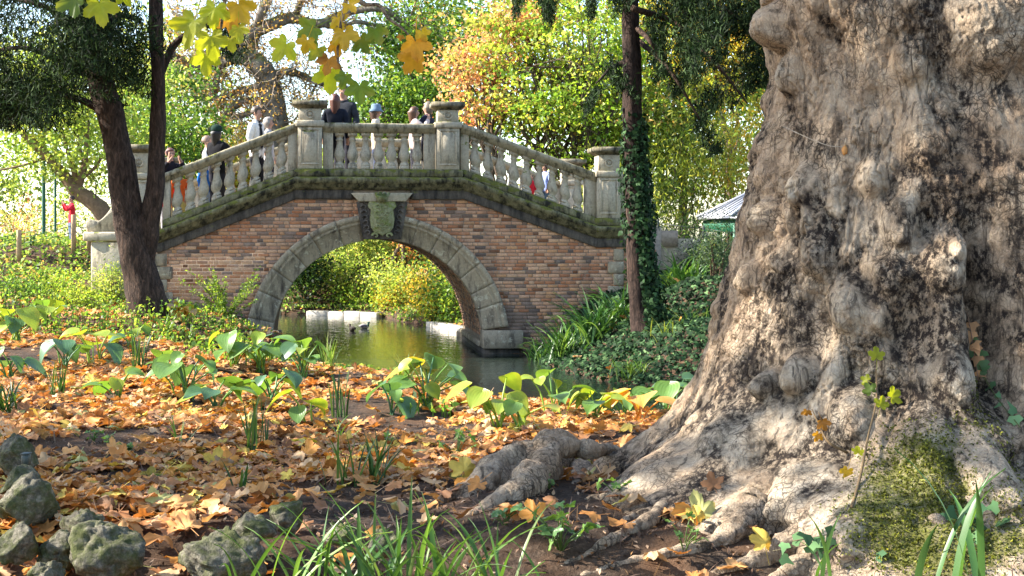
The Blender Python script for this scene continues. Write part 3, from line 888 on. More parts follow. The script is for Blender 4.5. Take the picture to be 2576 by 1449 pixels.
def tree(name, label, px, Y, cpx, cpy, rx, ry, rz, nc, per, size, pal, cat='tree', trunk_r=0.16, bark=(0.10, 0.075, 0.055), stems=1, spread=None, group=None, nl=10, seed=1, shell=0.5, elong=0.62, droop=0.1, flat=0.55, twig=True):
    """broad-leaved tree: trunk and limbs, a crown of small leaves; px/cpx/cpy are read from the photograph at distance Y"""
    r = np.random.default_rng(seed)
    bx = W(px, 600, Y).x; bz = gz(bx, Y)
    root = empty(name, (bx, Y, bz)); tag(root, label, cat, group)
    c = np.array(W(cpx, cpy, Y)) - np.array((bx, Y, bz))
    C = clumps(c, (rx, ry, rz), nc, shell, r)
    C = C[C[:, 2] > 0.25]
    g = Geo()
    for s_ in range(stems):
        off = np.array([r.normal() * 0.25, r.normal() * 0.25, 0]) * (stems > 1)
        topp = c + np.array([r.normal() * rx * 0.45, r.normal() * ry * 0.4, rz * 0.2]) if stems > 1 else c + np.array([0, 0, rz * 0.3])
        st = limb(np.array([0, 0, -0.15]) + off, topp, 0.0, 10, 0.10, r)
        tube(g, st, np.linspace(trunk_r, trunk_r * 0.35, 10), 9, bark, 0.12, seed)
        if s_ == 0: tube(g, [(off[0], off[1], -0.2), (off[0], off[1], 0.05), (st[1][0], st[1][1], 0.5)], [trunk_r * 1.6, trunk_r * 1.3, trunk_r * .9], 9, bark)
        for k in range(nl):
            a_ = st[r.integers(3, 9)]; b_ = C[r.integers(len(C))]
            tube(g, limb(a_, b_, 0.06, 7, 0.16, r), np.linspace(trunk_r * 0.36, 0.012, 7), 6, bark)
    obj('trunk', g, M['wood'], root, smooth=True)
    g = Geo()
    crown_geo(g, C, per, spread or size * 4.2, size, pal, flat, 0.22, elong, droop, r)
    tag(obj('crown', g, M['foliage'], root), kind='stuff')
    return root

def shrub(name, label, px, py, Y, w, h, n, size, pal, cat='shrub', group=None, seed=1, stems=6, mat='foliage', elong=0.6, droop=0.0, bark=(0.09, 0.06, 0.04)):
    r = np.random.default_rng(seed)
    p = W(px, py, Y); bz = gz(p.x, Y)
    root = empty(name, (p.x, Y, bz)); tag(root, label, cat, group)
    g = Geo(); k = max(6, n // 45)
    C = clumps((0, 0, h * 0.52), (w * 0.5, w * 0.42, h * 0.5), k, 0.35, r)
    C[:, 2] = np.abs(C[:, 2])
    for s_ in range(stems):
        tube(g, limb((r.normal() * .05, r.normal() * .05, -0.08), C[r.integers(k)], 0.05, 6, 0.12, r), np.linspace(0.02, 0.006, 6), 5, bark)
    obj('stems', g, M['wood'], root)
    g = Geo(); crown_geo(g, C, max(1, n // k), size * 2.6, size, pal, 0.8, 0.25, elong, droop, r)
    tag(obj('leafage', g, M[mat], root), kind='stuff')
    return root

def blades(g, base, n, L, wd, spread, col, lean=0.5, arch=0.6, seed=0, cvar=0.2, brad=0.05, seg=7, az=None):
    """arching strap leaves growing from base"""
    r = np.random.default_rng(seed); base = np.array(base, float)
    a = r.uniform(0, 2 * PI, n) if az is None else r.uniform(az[0], az[1], n)
    Ls = L * r.uniform(0.55, 1.15, n); le = lean * r.uniform(0.25, 1.25, n); ar = arch * r.uniform(0.4, 1.4, n)
    t_ = np.linspace(0, 1, seg)
    ang = le[:, None] + ar[:, None] * t_[None, :] ** 1.6 * 1.6       # angle from vertical
    ds = Ls[:, None] / (seg - 1)
    hx = np.concatenate([np.zeros((n, 1)), np.cumsum(np.sin(ang[:, :-1]) * ds, 1)], 1)
    hz = np.concatenate([np.zeros((n, 1)), np.cumsum(np.cos(ang[:, :-1]) * ds, 1)], 1)
    o = r.normal(size=(n, 2)) * brad
    cx = base[0] + o[:, :1] + hx * np.cos(a)[:, None]; cy = base[1] + o[:, 1:] + hx * np.sin(a)[:, None]; cz = base[2] + hz
    tw = r.normal(size=n) * 0.5
    wv = wd * r.uniform(0.7, 1.2, n)[:, None] * (np.minimum(1, (1 - t_) * 2.6 + 0.04) * (0.7 + 0.3 * np.minimum(1, t_ * 4)))[None, :] * 0.5
    sx = -np.sin(a + tw)[:, None]; sy = np.cos(a + tw)[:, None]
    Lf = np.stack([cx - sx * wv, cy - sy * wv, cz], -1); Rt = np.stack([cx + sx * wv, cy + sy * wv, cz], -1)
    Md = np.stack([cx, cy, cz - wd * 0.18], -1)
    V = np.stack([Lf, Md, Rt], 2).reshape(-1, 3)       # n, seg, 3
    i, k, m = np.meshgrid(np.arange(n), np.arange(seg - 1), np.arange(2), indexing='ij')
    b0 = i * seg * 3 + k * 3 + m
    q = np.stack([b0, b0 + 1, b0 + 4, b0 + 3], -1).reshape(-1, 4)
    c = np.array(col) if np.ndim(col) == 1 else pick(col, n, r)
    c = np.broadcast_to(c, (n, 3)) * (1 + cvar * r.normal(size=(n, 1)))
    g.add(V, [q], np.repeat(np.clip(c, 0.005, .9), seg * 3, 0))
    return g

# --- lobed plane-tree leaf, base at the origin, pointing along +y
def lobed_outline(seed):
    r = random.Random(seed)
    pts = []
    lobes = [(-118, 0.52), (-62, 0.86), (0, 1.0), (62, 0.86), (118, 0.52)]
    notch = [(-150, 0.24), (-92, 0.42), (-31, 0.50), (31, 0.50), (92, 0.42), (150, 0.24)]
    for k in range(5):
        na, nr = notch[k]; pts.append((na, nr))
        la, lr = lobes[k]; lr *= r.uniform(0.92, 1.08); nb, nbr = notch[k + 1]
        for f, m_ in ((0.42, 0.66), (0.55, 0.60), (0.78, 0.84), (0.86, 0.80)): pts.append((na + (la - na) * f, nr + (lr - nr) * m_))
        pts.append((la, lr))
        for f, m_ in ((0.14, 0.80), (0.22, 0.84), (0.45, 0.60), (0.58, 0.66)): pts.append((la + (nb - la) * f, nbr + (lr - nbr) * (m_ if f < .4 else m_ )))
    pts.append(notch[5])
    cy = 0.34
    return [(math.sin(math.radians(a_)) * q_ * 0.62, cy + math.cos(math.radians(a_)) * q_ * 0.62) for a_, q_ in pts]

def leaf_template(seed, curl=0.25, stalk=True):
    r = random.Random(seed)
    ol = lobed_outline(seed); n = len(ol)
    P = [(0, 0.34)] + [(0.42 * x, 0.34 + 0.42 * (y - 0.34)) for x, y in ol[::2]] + ol
    m = len(ol[::2])
    V = np.array([(x, y, 0) for x, y in P], float)
    Fc = [(0, 1 + i + 1, 1 + i) for i in range(m - 1)]
    for i in range(m - 1):
        a_, b_ = 1 + i, 2 + i; o0 = 1 + m + 2 * i
        for tri in ((a_, o0 + 1, o0), (a_, b_, o0 + 1), (b_, o0 + 2, o0 + 1)): Fc.append(tri)
    x, y = V[:, 0], V[:, 1]
    c1, c2, c3 = r.uniform(-1, 1), r.uniform(-1, 1), r.uniform(-1, 1)
    V[:, 2] = curl * (c1 * x * x * 2.2 + c2 * (y - .4) ** 2 * 1.5 + c3 * x * (y - .3)) + curl * 0.28 * fbm(x * 4 + seed * 7.3, y * 4, 0, 2, seed)
    V[:, 2] += curl * 0.25 * np.abs(np.sin(np.arctan2(x, y - .1) * 2.9))* np.hypot(x, y - .3)
    edge = np.clip(np.hypot(x, y - .34) / 0.6, 0, 1)
    ns = 0
    if stalk:
        b_ = len(V); w_ = 0.012
        ex = r.uniform(-.15, .15)
        V = np.vstack([V, [(-w_, 0.3, 0.0), (w_, 0.3, 0.0), (w_ + ex, -0.32, 0.03), (-w_ + ex, -0.32, 0.03)]])
        edge = np.concatenate([edge, [0, 0, 0, 0]])
        Fc.append((b_, b_ + 1, b_ + 2)); Fc.append((b_, b_ + 2, b_ + 3))
    V[:, 2] -= V[:, 2].min()
    return V, np.array(Fc), edge
LEAFS = [leaf_template(k, 0.30 + 0.05 * (k % 5)) for k in range(14)]
litter_pal = [(0.56, 0.25, 0.075, 5), (0.62, 0.32, 0.12, 5), (0.63, 0.41, 0.225, 3.2), (0.60, 0.27, 0.055, 3), (0.62, 0.45, 0.09, 1.5), (0.29, 0.14, 0.065, 2.5), (0.43, 0.20, 0.085, 3), (0.44, 0.43, 0.16, 0.8)]

def rot_mats(n, tilt, r):
    a = r.uniform(0, 2 * PI, n); tx = r.normal(size=n) * tilt; ty = r.normal(size=n) * tilt
    ca, sa = np.cos(a), np.sin(a); Z = np.zeros(n); I = np.ones(n)
    Rz = np.stack([np.stack([ca, -sa, Z], -1), np.stack([sa, ca, Z], -1), np.stack([Z, Z, I], -1)], 1)
    Rx = np.stack([np.stack([I, Z, Z], -1), np.stack([Z, np.cos(tx), -np.sin(tx)], -1), np.stack([Z, np.sin(tx), np.cos(tx)], -1)], 1)
    Ry = np.stack([np.stack([np.cos(ty), Z, np.sin(ty)], -1), np.stack([Z, I, Z], -1), np.stack([-np.sin(ty), Z, np.cos(ty)], -1)], 1)
    return np.einsum('nij,njk,nkl->nil', Rx, Ry, Rz)

def scatter_leaves(g, P, size, pal, tilt, r, cvar=0.15):
    n = len(P); which = r.integers(len(LEAFS), size=n)
    for k in range(len(LEAFS)):
        m = np.where(which == k)[0]
        if not len(m): continue
        V, Fc, edge = LEAFS[k]
        Rm = rot_mats(len(m), tilt, r); s_ = size * r.uniform(0.42, 1.25, len(m))
        VV = np.einsum('nij,vj->nvi', Rm, V - np.array([0, 0.34, 0])) * s_[:, None, None] + P[m][:, None, :]
        c = pick(pal, len(m), r) * (1 + cvar * r.normal(size=(len(m), 1)))
        cc = c[:, None, :] * (1 - 0.25 * edge[None, :, None])
        FF = (Fc[None] + (np.arange(len(m)) * len(V))[:, None, None]).reshape(-1, 3)
        g.add(VV.reshape(-1, 3), [FF], np.clip(cc.reshape(-1, 3), .01, .95))
    return g

# ------------------------------------------------------------------ the great plane tree
PT = np.array([1.75, 6.4])
sil = np.array([(3.03, 1.17), (2.9, 1.15), (2.7, 1.20), (2.53, 1.16), (2.28, 1.09), (2.09, 1.05), (1.8, .995), (1.66, .975), (1.5, .935), (1.35, .885), (1.21, .815), (1.08, .72), (0.99, .61), (0.9, .50), (0.7, .30), (0.4, .1)])[::-1]
def r_left(z): return np.interp(z, sil[:, 0], PT[0] - sil[:, 1], right=PT[0] - 1.15)
def trunk_hit(px, py):
    Y = 5.8
    for _ in range(8):
        x = (px - 1288) / F * Y; z = CAMZ - (py - 600) / F * Y
        dx = np.clip((x - PT[0]) / r_left(z), -0.97, 0.97)
        Y = PT[1] - float(r_left(z)) * math.sqrt(1 - dx * dx) * (1 + 0.22 * max(0, 1.25 - z))
    return math.atan2(Y - PT[1], x - PT[0]), z
burls = [(1945, 70, .10, .085), (2455, 85, .17, .10), (1905, 545, .075, .06), (2115, 765, .11, .06), (2270, 560, .10, .04), (2000, 470, .09, .045), (2330, 330, .13, .045), (2190, 250, .08, -.05), (1990, 935, .085, .08), (1915, 965, .06, .075), (1870, 700, .07, .05),
         (2075, 1300, .16, .12), (1975, 1252, .10, .07), (2465, 1180, .11, .10), (2330, 1130, .13, .06), (1690, 1185, .10, .06), (2230, 780, .10, .035), (2040, 640, .09, .04), (2400, 660, .12, .05), (2180, 440, .08, .05), (2060, 90, .09, -.06), (2290, 150, .09, .05), (2150, 930, .10, -.07),
         (2050, 830, .10, -.06), (2280, 830, .13, -.10), (1960, 600, .08, -.05), (2350, 560, .10, -.07), (2130, 1050, .10, .05), (2250, 1000, .09, -.05), (1870, 1180, .10, -.10), (1820, 1080, .09, .04), (2120, 1180, .07, -.08), (2200, 1290, .12, .05), (2400, 950, .10, .05), (1990, 190, .08, .05), (2240, 690, .08, .04), (2020, 760, .07, -.05),
         (1760, 1280, .10, -.05), (1840, 1310, .09, .05), (2350, 1290, .14, .05), (2540, 1080, .10, .07)]
th = np.concatenate([np.linspace(-PI - 0.55, 0.55, 560), np.linspace(0.55, PI - 0.55, 40)[1:-1]])
zz = np.concatenate([np.arange(0.35, 3.35, 0.0062), np.linspace(3.35, 6.2, 40)[1:]])
TH, ZZ = np.meshgrid(th, zz)
def trunk_r(TH, ZZ):
    rb = r_left(ZZ)
    cx, cy = np.cos(TH), np.sin(TH)
    fl = np.clip((1.45 - ZZ) / 0.6, 0, 1.4) ** 1.6                   # how far the foot spreads
    lobes = 0.10 * np.cos(5 * TH + 0.6) + 0.08 * np.cos(8 * TH + 2.0) + 0.05 * np.cos(13 * TH)
    front = np.clip(-cy, 0, 1)
    r = rb * (1 + 0.06 * np.cos(2 * TH + 0.8)) + fl * (lobes + 0.30 * front)
    r = r + 0.5 * fl * 0.12 * fbm(cx * 7, cy * 7, ZZ * 6, 3, 44)
    wob = 0.05 * fbm(cx * 2.2 + 3, cy * 2.2, ZZ * 1.3, 3, 41)
    r = r + wob
    dth = np.angle(np.exp(1j * (TH + 1.36)))                          # the deep crease towards the right lobe
    r = r - 0.22 * np.exp(-(dth / 0.10) ** 2) * sstep(2.25, 1.7, ZZ) * sstep(0.85, 1.1, ZZ) + 0.10 * np.exp(-((dth - 0.45) / 0.3) ** 2)
    for k, (px, py, s_, h) in enumerate(burls):
        t0, z0 = trunk_hit(px, py)
        da = np.angle(np.exp(1j * (TH - t0))) * r_left(z0)
        dz = ZZ - z0
        d2 = (da / (s_ * 0.85)) ** 2 + (dz / s_) ** 2
        h = h * (1.3 if h > 0 else 1.1)
        if h > 0: r = r + h * np.exp(-d2 ** 1.4 * 0.9) - 0.25 * h * np.exp(-(np.sqrt(d2) - 1.25) ** 2 * 9)
        else: r = r + h * np.exp(-d2)
    X, Yy = cx * 0.8, cy * 0.8
    w1 = fbm(X * 3, Yy * 3, ZZ * 3, 3, 47) * 0.5
    rid = fbm((X + w1 * .35) * 15, (Yy + w1 * .35) * 15, ZZ * 3.2, 3, 51)      # wavy upright ridges
    r = r + 0.016 * rid * (0.18 + 1.0 * sstep(-0.1, 0.6, fbm(X * 2, Yy * 2, ZZ * 2, 2, 61)))
    cr = np.abs(fbm(X * 22 + w1 * 3, Yy * 22, ZZ * 11, 3, 71))
    r = r - 0.014 * (1 - sstep(0.0, 0.16, cr)) * sstep(-.4, .3, fbm(X * 3 + 7, Yy * 3, ZZ * 3, 2, 62))
    r = r + 0.008 * fbm(X * 30, Yy * 34, ZZ * 30, 3, 81)
    return r
RR = trunk_r(TH, ZZ)
# many small knobs over the bark
kr = random.Random(12); knob = np.zeros_like(RR)
for k in range(260):
    t0 = kr.uniform(-PI - .3, .3); z0 = kr.uniform(.85, 3.3); s_ = kr.uniform(.022, .075); h = s_ * kr.uniform(.12, .36) * kr.choice((1, 1, 1, -1))
    wa = 2.4 * s_ / .8
    c0, c1 = np.searchsorted(th[:560], t0 - wa), np.searchsorted(th[:560], t0 + wa); r0, r1 = np.searchsorted(zz, z0 - 2.4 * s_), np.searchsorted(zz, z0 + 2.4 * s_)
    if c1 - c0 < 3 or r1 - r0 < 3: continue
    d2 = ((TH[r0:r1, c0:c1] - t0) * .8 / s_) ** 2 + ((ZZ[r0:r1, c0:c1] - z0) / s_) ** 2
    d2 = d2 * (1 + .5 * fbm(TH[r0:r1, c0:c1] * 9, ZZ[r0:r1, c0:c1] * 9, k, 2, 5))
    RR[r0:r1, c0:c1] += h * np.exp(-d2 ** 1.3) - .35 * abs(h) * np.exp(-(np.sqrt(d2) - 1.35) ** 2 * 8)
    knob[r0:r1, c0:c1] += np.exp(-d2 ** 1.3) * (1 if h > 0 else -1) - .8 * np.exp(-(np.sqrt(d2) - 1.35) ** 2 * 6)
lean = 0.0
V = np.stack([RR * np.cos(TH), RR * np.sin(TH), ZZ - 0.85], -1).reshape(-1, 3)
nt_, nz_ = len(th), len(zz)
i, k = np.meshgrid(np.arange(nt_), np.arange(nz_ - 1)); j = (i + 1) % nt_
q = np.stack([k * nt_ + i, k * nt_ + j, (k + 1) * nt_ + j, (k + 1) * nt_ + i], -1).reshape(-1, 4)
# moss shows on the lower right of the foot: stored as the red channel
mo = fbm(V[:, 0] * 3 + 2, V[:, 1] * 3, V[:, 2] * 3, 4, 91)
mt0, mz0 = trunk_hit(2330, 1190); mt1, mz1 = trunk_hit(2430, 1340); mt2, mz2 = trunk_hit(2480, 1010)
def near(t0, z0, sa, sz):
    return np.exp(-(np.angle(np.exp(1j * (TH - t0))) / sa) ** 2 - ((ZZ - z0) / sz) ** 2).ravel()
mossv = np.clip((0.95 * near(mt0, mz0, .20, .17) + 0.9 * near(mt1, mz1, .42, .14) + .5 * near(mt2, mz2, .18, .22)) * (0.75 + 0.9 * mo), 0, 1)
pale = np.clip(sstep(1.8, 1.0, ZZ).ravel() * 0.75 + 0.6 * fbm(V[:, 0] * 1.7, V[:, 1] * 1.7, V[:, 2] * 1.7, 3, 95), 0, 1)  # lower trunk painted paler as if sunlit, plus random pale patches
dkn = fbm(V[:, 0] * 2.4 + 9, V[:, 1] * 2.4, V[:, 2] * 1.7, 6, 97, 0.62)
pit_shade = np.zeros(len(V))  # shade painted into the hollows of the bark
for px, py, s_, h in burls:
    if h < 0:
        t0, z0 = trunk_hit(px, py); pit_shade = np.maximum(pit_shade, near(t0, z0, s_ * 1.5, s_ * 1.5))
for px, py, s_, h in burls:
    if h > 0.04:
        t0, z0 = trunk_hit(px, py); nb = near(t0, z0, s_ * 0.95, s_ * 0.75); pale = np.maximum(pale, np.clip(nb * 1.1 - .1, 0, .95)); dkn = dkn - 0.9 * nb
pale = pale * (0.55 + 0.45 * sstep(0.80, 1.02, ZZ).ravel())
dk3 = fbm(V[:, 0] * 7 + 3, V[:, 1] * 7, V[:, 2] * 4.2, 5, 131, 0.6)
dkn = np.maximum(dkn, 0.75 * dk3 + 0.25 * dkn) - 0.35 * knob.ravel()  # shade also painted into the rings round the knobs
pale = np.clip(pale + .25 * np.clip(knob.ravel(), 0, 1), 0, 1)
dark_and_shade = sstep(0.30, 0.80, dkn + 0.75 * pit_shade * (0.6 + 0.8 * fbm(V[:, 0] * 12, V[:, 1] * 12, V[:, 2] * 9, 3, 98)) + 0.25 * near(-1.36, 1.5, .22, .6))  # dark bark patches with shade painted into the pits and the crease
g = Geo(); g.add(V, [q], np.stack([mossv, pale, dark_and_shade], 1))
t = NT('plane_tree_bark'); p = t.pos()
sep = t.n('ShaderNodeSeparateColor'); t.l(attr(t), sep.inputs[0])
dn = t.noise(p, 5.0, 4, 0.6)
vadd = t.n('ShaderNodeVectorMath', operation='MULTIPLY_ADD'); 
cmb = t.n('ShaderNodeCombineXYZ'); t.l(dn, cmb.inputs[0]); t.l(t.noise(t.pos((1, 1, 1.3)), 4.0, 3), cmb.inputs[1]); t.l(t.noise(p, 6.0, 3), cmb.inputs[2])
t.l(cmb.outputs[0], vadd.inputs[0]); vadd.inputs[1].default_value = (0.16, 0.16, 0.16); t.l(t.pos((1.0, 1.0, 0.62)), vadd.inputs[2])
vo = t.n('ShaderNodeTexVoronoi', feature='DISTANCE_TO_EDGE'); vo.inputs['Scale'].default_value = 30.0; t.l(vadd.outputs[0], vo.inputs['Vector'])
vo2 = t.n('ShaderNodeTexVoronoi', feature='DISTANCE_TO_EDGE'); vo2.inputs['Scale'].default_value = 88.0; t.l(vadd.outputs[0], vo2.inputs['Vector'])
crk = t.math('MINIMUM', t.ramp(vo.outputs['Distance'], [(0.0, (0, 0, 0)), (0.10, (1, 1, 1))]), t.ramp(vo2.outputs['Distance'], [(0.0, (0.42,) * 3), (0.12, (1, 1, 1))]))
fine = t.noise(p, 70, 5, 0.7); med = t.noise(t.pos((1, 1, .5)), 13, 5, 0.68)
c = t.ramp(med, [(0.28, (0.18, 0.118, 0.075)), (0.45, (0.42, 0.295, 0.19)), (0.72, (0.60, 0.455, 0.31))])
c = t.mix(sep.outputs[1], c, t.ramp(med, [(0.28, (0.21, 0.155, 0.105)), (0.45, (0.48, 0.385, 0.275)), (0.72, (0.63, 0.535, 0.415))]))
tan = t.noise(p, 1.9, 4, 0.6)
c = t.mix(t.ramp(tan, [(0.52, (0, 0, 0)), (0.7, (0.6, 0.6, 0.6))]), c, (0.40, 0.255, 0.15))
gran = t.noise(t.pos((1, 1, .7)), 38, 6, 0.75)
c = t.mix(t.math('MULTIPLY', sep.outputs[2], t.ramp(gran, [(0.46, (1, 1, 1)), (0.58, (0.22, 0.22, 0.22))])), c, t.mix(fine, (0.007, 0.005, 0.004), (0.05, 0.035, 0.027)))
strk = t.noise(t.pos((1, 1, .13)), 20, 6, 0.7, 0.8)
c = t.mix(t.ramp(strk, [(0.53, (0, 0, 0)), (0.62, (0.75, 0.75, 0.75))]), c, (0.03, 0.021, 0.016))
cvar_ = t.noise(p, 4.0, 3, 0.6)
c = t.mix(t.math('MULTIPLY', t.math('SUBTRACT', 1.0, crk), t.ramp(cvar_, [(0.40, (0.12, 0.12, 0.12)), (0.62, (0.9, 0.9, 0.9))])), c, (0.018, 0.013, 0.010))
mn = t.noise(p, 24, 6, 0.75)
mfac = t.ramp(t.math('ADD', t.math('MULTIPLY', sep.outputs[0], 0.42), t.math('MULTIPLY', mn, 0.75)), [(0.60, (0, 0, 0)), (0.78, (0.85, 0.85, 0.85))])
c = t.mix(mfac, c, t.mix(fine, (0.03, 0.034, 0.008), (0.22, 0.225, 0.045)))
b = t.bump(gran, 0.9, 0.018, t.bump(crk, 0.5, 0.012, t.bump(strk, 0.8, 0.03)))
M['bark'] = t.done(t.principled(c, 0.88, b, 0.2))
PZ0 = 0.85
plane = empty('plane_tree', (PT[0], PT[1], PZ0))
tag(plane, 'massive old plane tree with burled flaking bark and spreading roots', 'tree')
obj('trunk', g, M['bark'], plane, smooth=True)
mi = np.where(mossv > 0.30)[0]
mi = rng.choice(mi, min(len(mi), 9000), p=mossv[mi] ** 2 / (mossv[mi] ** 2).sum())
gm = Geo(); cloud(gm, V[mi] * np.array([1.006, 1.006, 1]) + rng.normal(size=(len(mi), 3)) * .003, .014, pick([(0.10, 0.115, 0.02, 3), (0.18, 0.20, 0.04, 3), (0.28, 0.29, 0.07, 1.5), (0.05, 0.06, 0.015, 2)], len(mi)), .5, 0, .2, .25, .25)
tag(obj('moss', gm, M['foliage'], plane), kind='stuff')
# exposed roots
def root_tube(ctrl, radii, n=110, sides=30, seed=0, parent=plane, name='root', sink=0.0, inside=True):
    c0 = np.array(ctrl[0], float)
    if inside and np.hypot(*(c0[:2] - PT)) < 1.65:          # begin inside the trunk
        a0 = c0[:2] - PT; inn = PT + a0 / np.hypot(*a0) * 0.75
        ctrl = [(inn[0], inn[1], c0[2] + (0.04 if c0[1] > 6.45 else 0.12))] + list(ctrl); radii = [radii[0] * 1.15] + list(radii)
    P = spline(ctrl, n); tt = np.linspace(0, 1, n)
    rr = np.interp(tt, np.linspace(0, 1, len(radii)), radii)
    L = np.concatenate([[0], np.cumsum(np.linalg.norm(np.diff(P, axis=0), axis=1))])
    rr = rr * (1 + 0.28 * fbm(L * 5 + seed * 3.3, 0, 0, 3, seed))
    P[:, 0] += 0.30 * rr * fbm(L * 7, seed, 0, 3, seed + 3); P[:, 1] += 0.25 * rr * fbm(L * 7, seed, 5, 3, seed + 4); P[:, 2] += 0.25 * rr * fbm(L * 6, seed, 9, 3, seed + 5) - sink
    g = Geo(); tube(g, P, rr, sides, (0, .42, .22))
    V = g.V[0]; C = np.repeat(P, sides, 0); N_ = unit(V - C); R_ = np.repeat(rr, sides)[:, None]
    d1 = fbm(V[:, 0] * 8, V[:, 1] * 8, V[:, 2] * 8, 3, seed)[:, None]; d2 = fbm(V[:, 0] * 34, V[:, 1] * 34, V[:, 2] * 34, 3, seed + 1)[:, None]
    g.V[0] = V + N_ * (0.34 * R_ * d1 + 0.007 * d2) - np.array([PT[0], PT[1], PZ0])
    return obj(name, g, M['bark'], parent, smooth=True)
def wr(px, py, Y, dz=0.0):
    q_ = W(px, py, Y); return (q_.x, q_.y, q_.z + dz)
def gr(px, py, f=-0.01):
    """a point of a buried root, f metres above the soil"""
    Ys = np.arange(3.8, 9, 0.02); x = (px - 1288) / F * Ys; h = ground(x, Ys); k = np.where(h >= CAMZ - (py - 600) / F * Ys)[0]
    k = k[0] if len(k) else len(Ys) - 1
    return (float(x[k]), float(Ys[k]), float(h[k]) + f)
root_tube([gr(1560, 1120, -.05), wr(1500, 1132, 6.5), wr(1440, 1122, 6.45), wr(1380, 1125, 6.35), wr(1300, 1150, 6.2), wr(1215, 1200, 6.0), wr(1140, 1245, 5.85), wr(1060, 1290, 5.7)], [.02, .04, .05, .06, .068, .052, .032, .01], seed=3, inside=False)
root_tube([wr(1450, 1122, 6.4), wr(1392, 1132, 6.22), wr(1360, 1182, 6.05), wr(1350, 1240, 5.9), wr(1335, 1310, 5.7)], [.04, .052, .045, .038, .012], seed=4, inside=False)
root_tube([wr(1350, 1148, 6.25), wr(1290, 1190, 6.12), wr(1240, 1230, 6.0), wr(1180, 1270, 5.85), wr(1110, 1305, 5.7)], [.04, .075, .07, .04, .01], seed=5, inside=False)
root_tube([gr(1420, 1150, .02), gr(1330, 1225, .03), gr(1250, 1265, .01), gr(1160, 1300, -.02)], [.05, .06, .04, .01], seed=6)
root_tube([gr(1500, 1160, -.01), gr(1465, 1180, .03), gr(1450, 1205, .01), gr(1440, 1240, -.04)], [.04, .06, .05, .02], seed=7, n=50)
root_tube([gr(1780, 1230, .05), gr(1680, 1290, .01), gr(1570, 1350, .005), gr(1460, 1405, -.005), gr(1360, 1440, -.03)], [.08, .036, .028, .02, .006], seed=8)
root_tube([gr(1900, 1320, .06), gr(1790, 1375, .005), gr(1650, 1410, .0), gr(1500, 1440, -.01), gr(1400, 1470, -.04)], [.07, .03, .022, .018, .006], seed=9)
root_tube([gr(2040, 1370, .06), gr(1930, 1410, .01), gr(1830, 1440, .0), gr(1700, 1470, -.03)], [.09, .038, .024, .008], seed=10)
root_tube([gr(2280, 1380, .08), gr(2130, 1420, .02), gr(2010, 1450, .01), gr(1900, 1480, -.02)], [.11, .06, .045, .015], seed=11)
root_tube([gr(2450, 1380, .08), gr(2330, 1425, .03), gr(2200, 1460, .01), gr(2100, 1490, -.02)], [.11, .065, .05, .02], seed=14)
root_tube([gr(1640, 1170, .02), gr(1560, 1160, -.005), gr(1480, 1150, -.01), gr(1400, 1145, -.03)], [.05, .03, .025, .01], seed=12, n=60, inside=False)
root_tube([gr(1660, 1290, .0), gr(1600, 1300, .0), gr(1540, 1320, -.02)], [.04, .025, .01], seed=13, n=50)
root_tube([gr(1700, 1260, .03), gr(1600, 1265, .0), gr(1500, 1255, -.005), gr(1420, 1262, -.03)], [.06, .035, .025, .01], seed=15, n=60)
# limbs and crown above the picture
g = Geo()
limbs_end = [(-1.5, -0.5, 6.5), (-2.6, 2.2, 8.0), (-0.6, -2.5, 8.5), (2.5, 1.5, 8.5), (1.5, -2.0, 8.0), (0.2, 3.0, 9.0)]
for k, e_ in enumerate(limbs_end):
    tube(g, spline([(0, 0, 5.0), (e_[0] * .35, e_[1] * .35, 6.0), e_], 10), np.linspace(0.34, 0.10, 10), 9, (0, .3, .5), 0.1, k)
obj('limbs', g, M['bark'], plane, smooth=True)
plane_pal = [(0.20, 0.24, 0.035, 3), (0.30, 0.29, 0.04, 3), (0.42, 0.30, 0.04, 2), (0.14, 0.20, 0.035, 2)]
g = Geo(); C = np.concatenate([clumps(e_, (2.0, 2.0, 1.3), 26, 0.3) for e_ in limbs_end[1:]])
crown_geo(g, C, 55, 0.5, 0.17, plane_pal, 0.6)
obj('crown', g, M['foliage'], plane)

# hanging sprays of big leaves in front of the bridge
hang_cols = {'lime': (0.36, 0.40, 0.03), 'yellow': (0.60, 0.40, 0.035), 'green': (0.13, 0.20, 0.04), 'orange': (0.55, 0.27, 0.03), 'brown': (0.36, 0.17, 0.04)}
def hang_leaf(par, px, py, Y, size_px, colr, rotdeg, seed, tilt=0.5):
    V, Fc, edge = leaf_template(100 + seed, 0.35)
    r = random.Random(seed)
    s_ = size_px / F * Y
    V = (V - np.array([0, 0.34, 0])) * s_
    Rm = Matrix.Rotation(math.radians(rotdeg), 4, 'Y') @ Matrix.Rotation(math.radians(90 + r.uniform(-35, 35) * tilt), 4, 'X') @ Matrix.Rotation(r.uniform(-.4, .4), 4, 'Y')
    V = V @ np.array(Rm)[:3, :3].T
    pt = np.array(W(px, py, Y))
    cc = np.array(hang_cols[colr]) * r.uniform(.85, 1.15)
    nz = fbm(V[:, 0] * 14 + seed, V[:, 1] * 14, V[:, 2] * 14, 2, seed)
    alt = np.array(hang_cols['yellow' if colr in ('green', 'lime') else 'brown'])
    f_ = np.clip(0.25 * nz + 0.12 * edge, 0, 0.6)[:, None]
    g = Geo(); g.add(V + pt - np.array([PT[0], PT[1], PZ0]), [Fc], cc * (1 - f_) + alt * f_)
    return obj('leaf', g, M['hang'], par)
M['hang'] = mat_leaf('hanging_leaf', 0.62, 0.4, 0.3, (1.15, 1.1, 0.5), 0.2, 30)
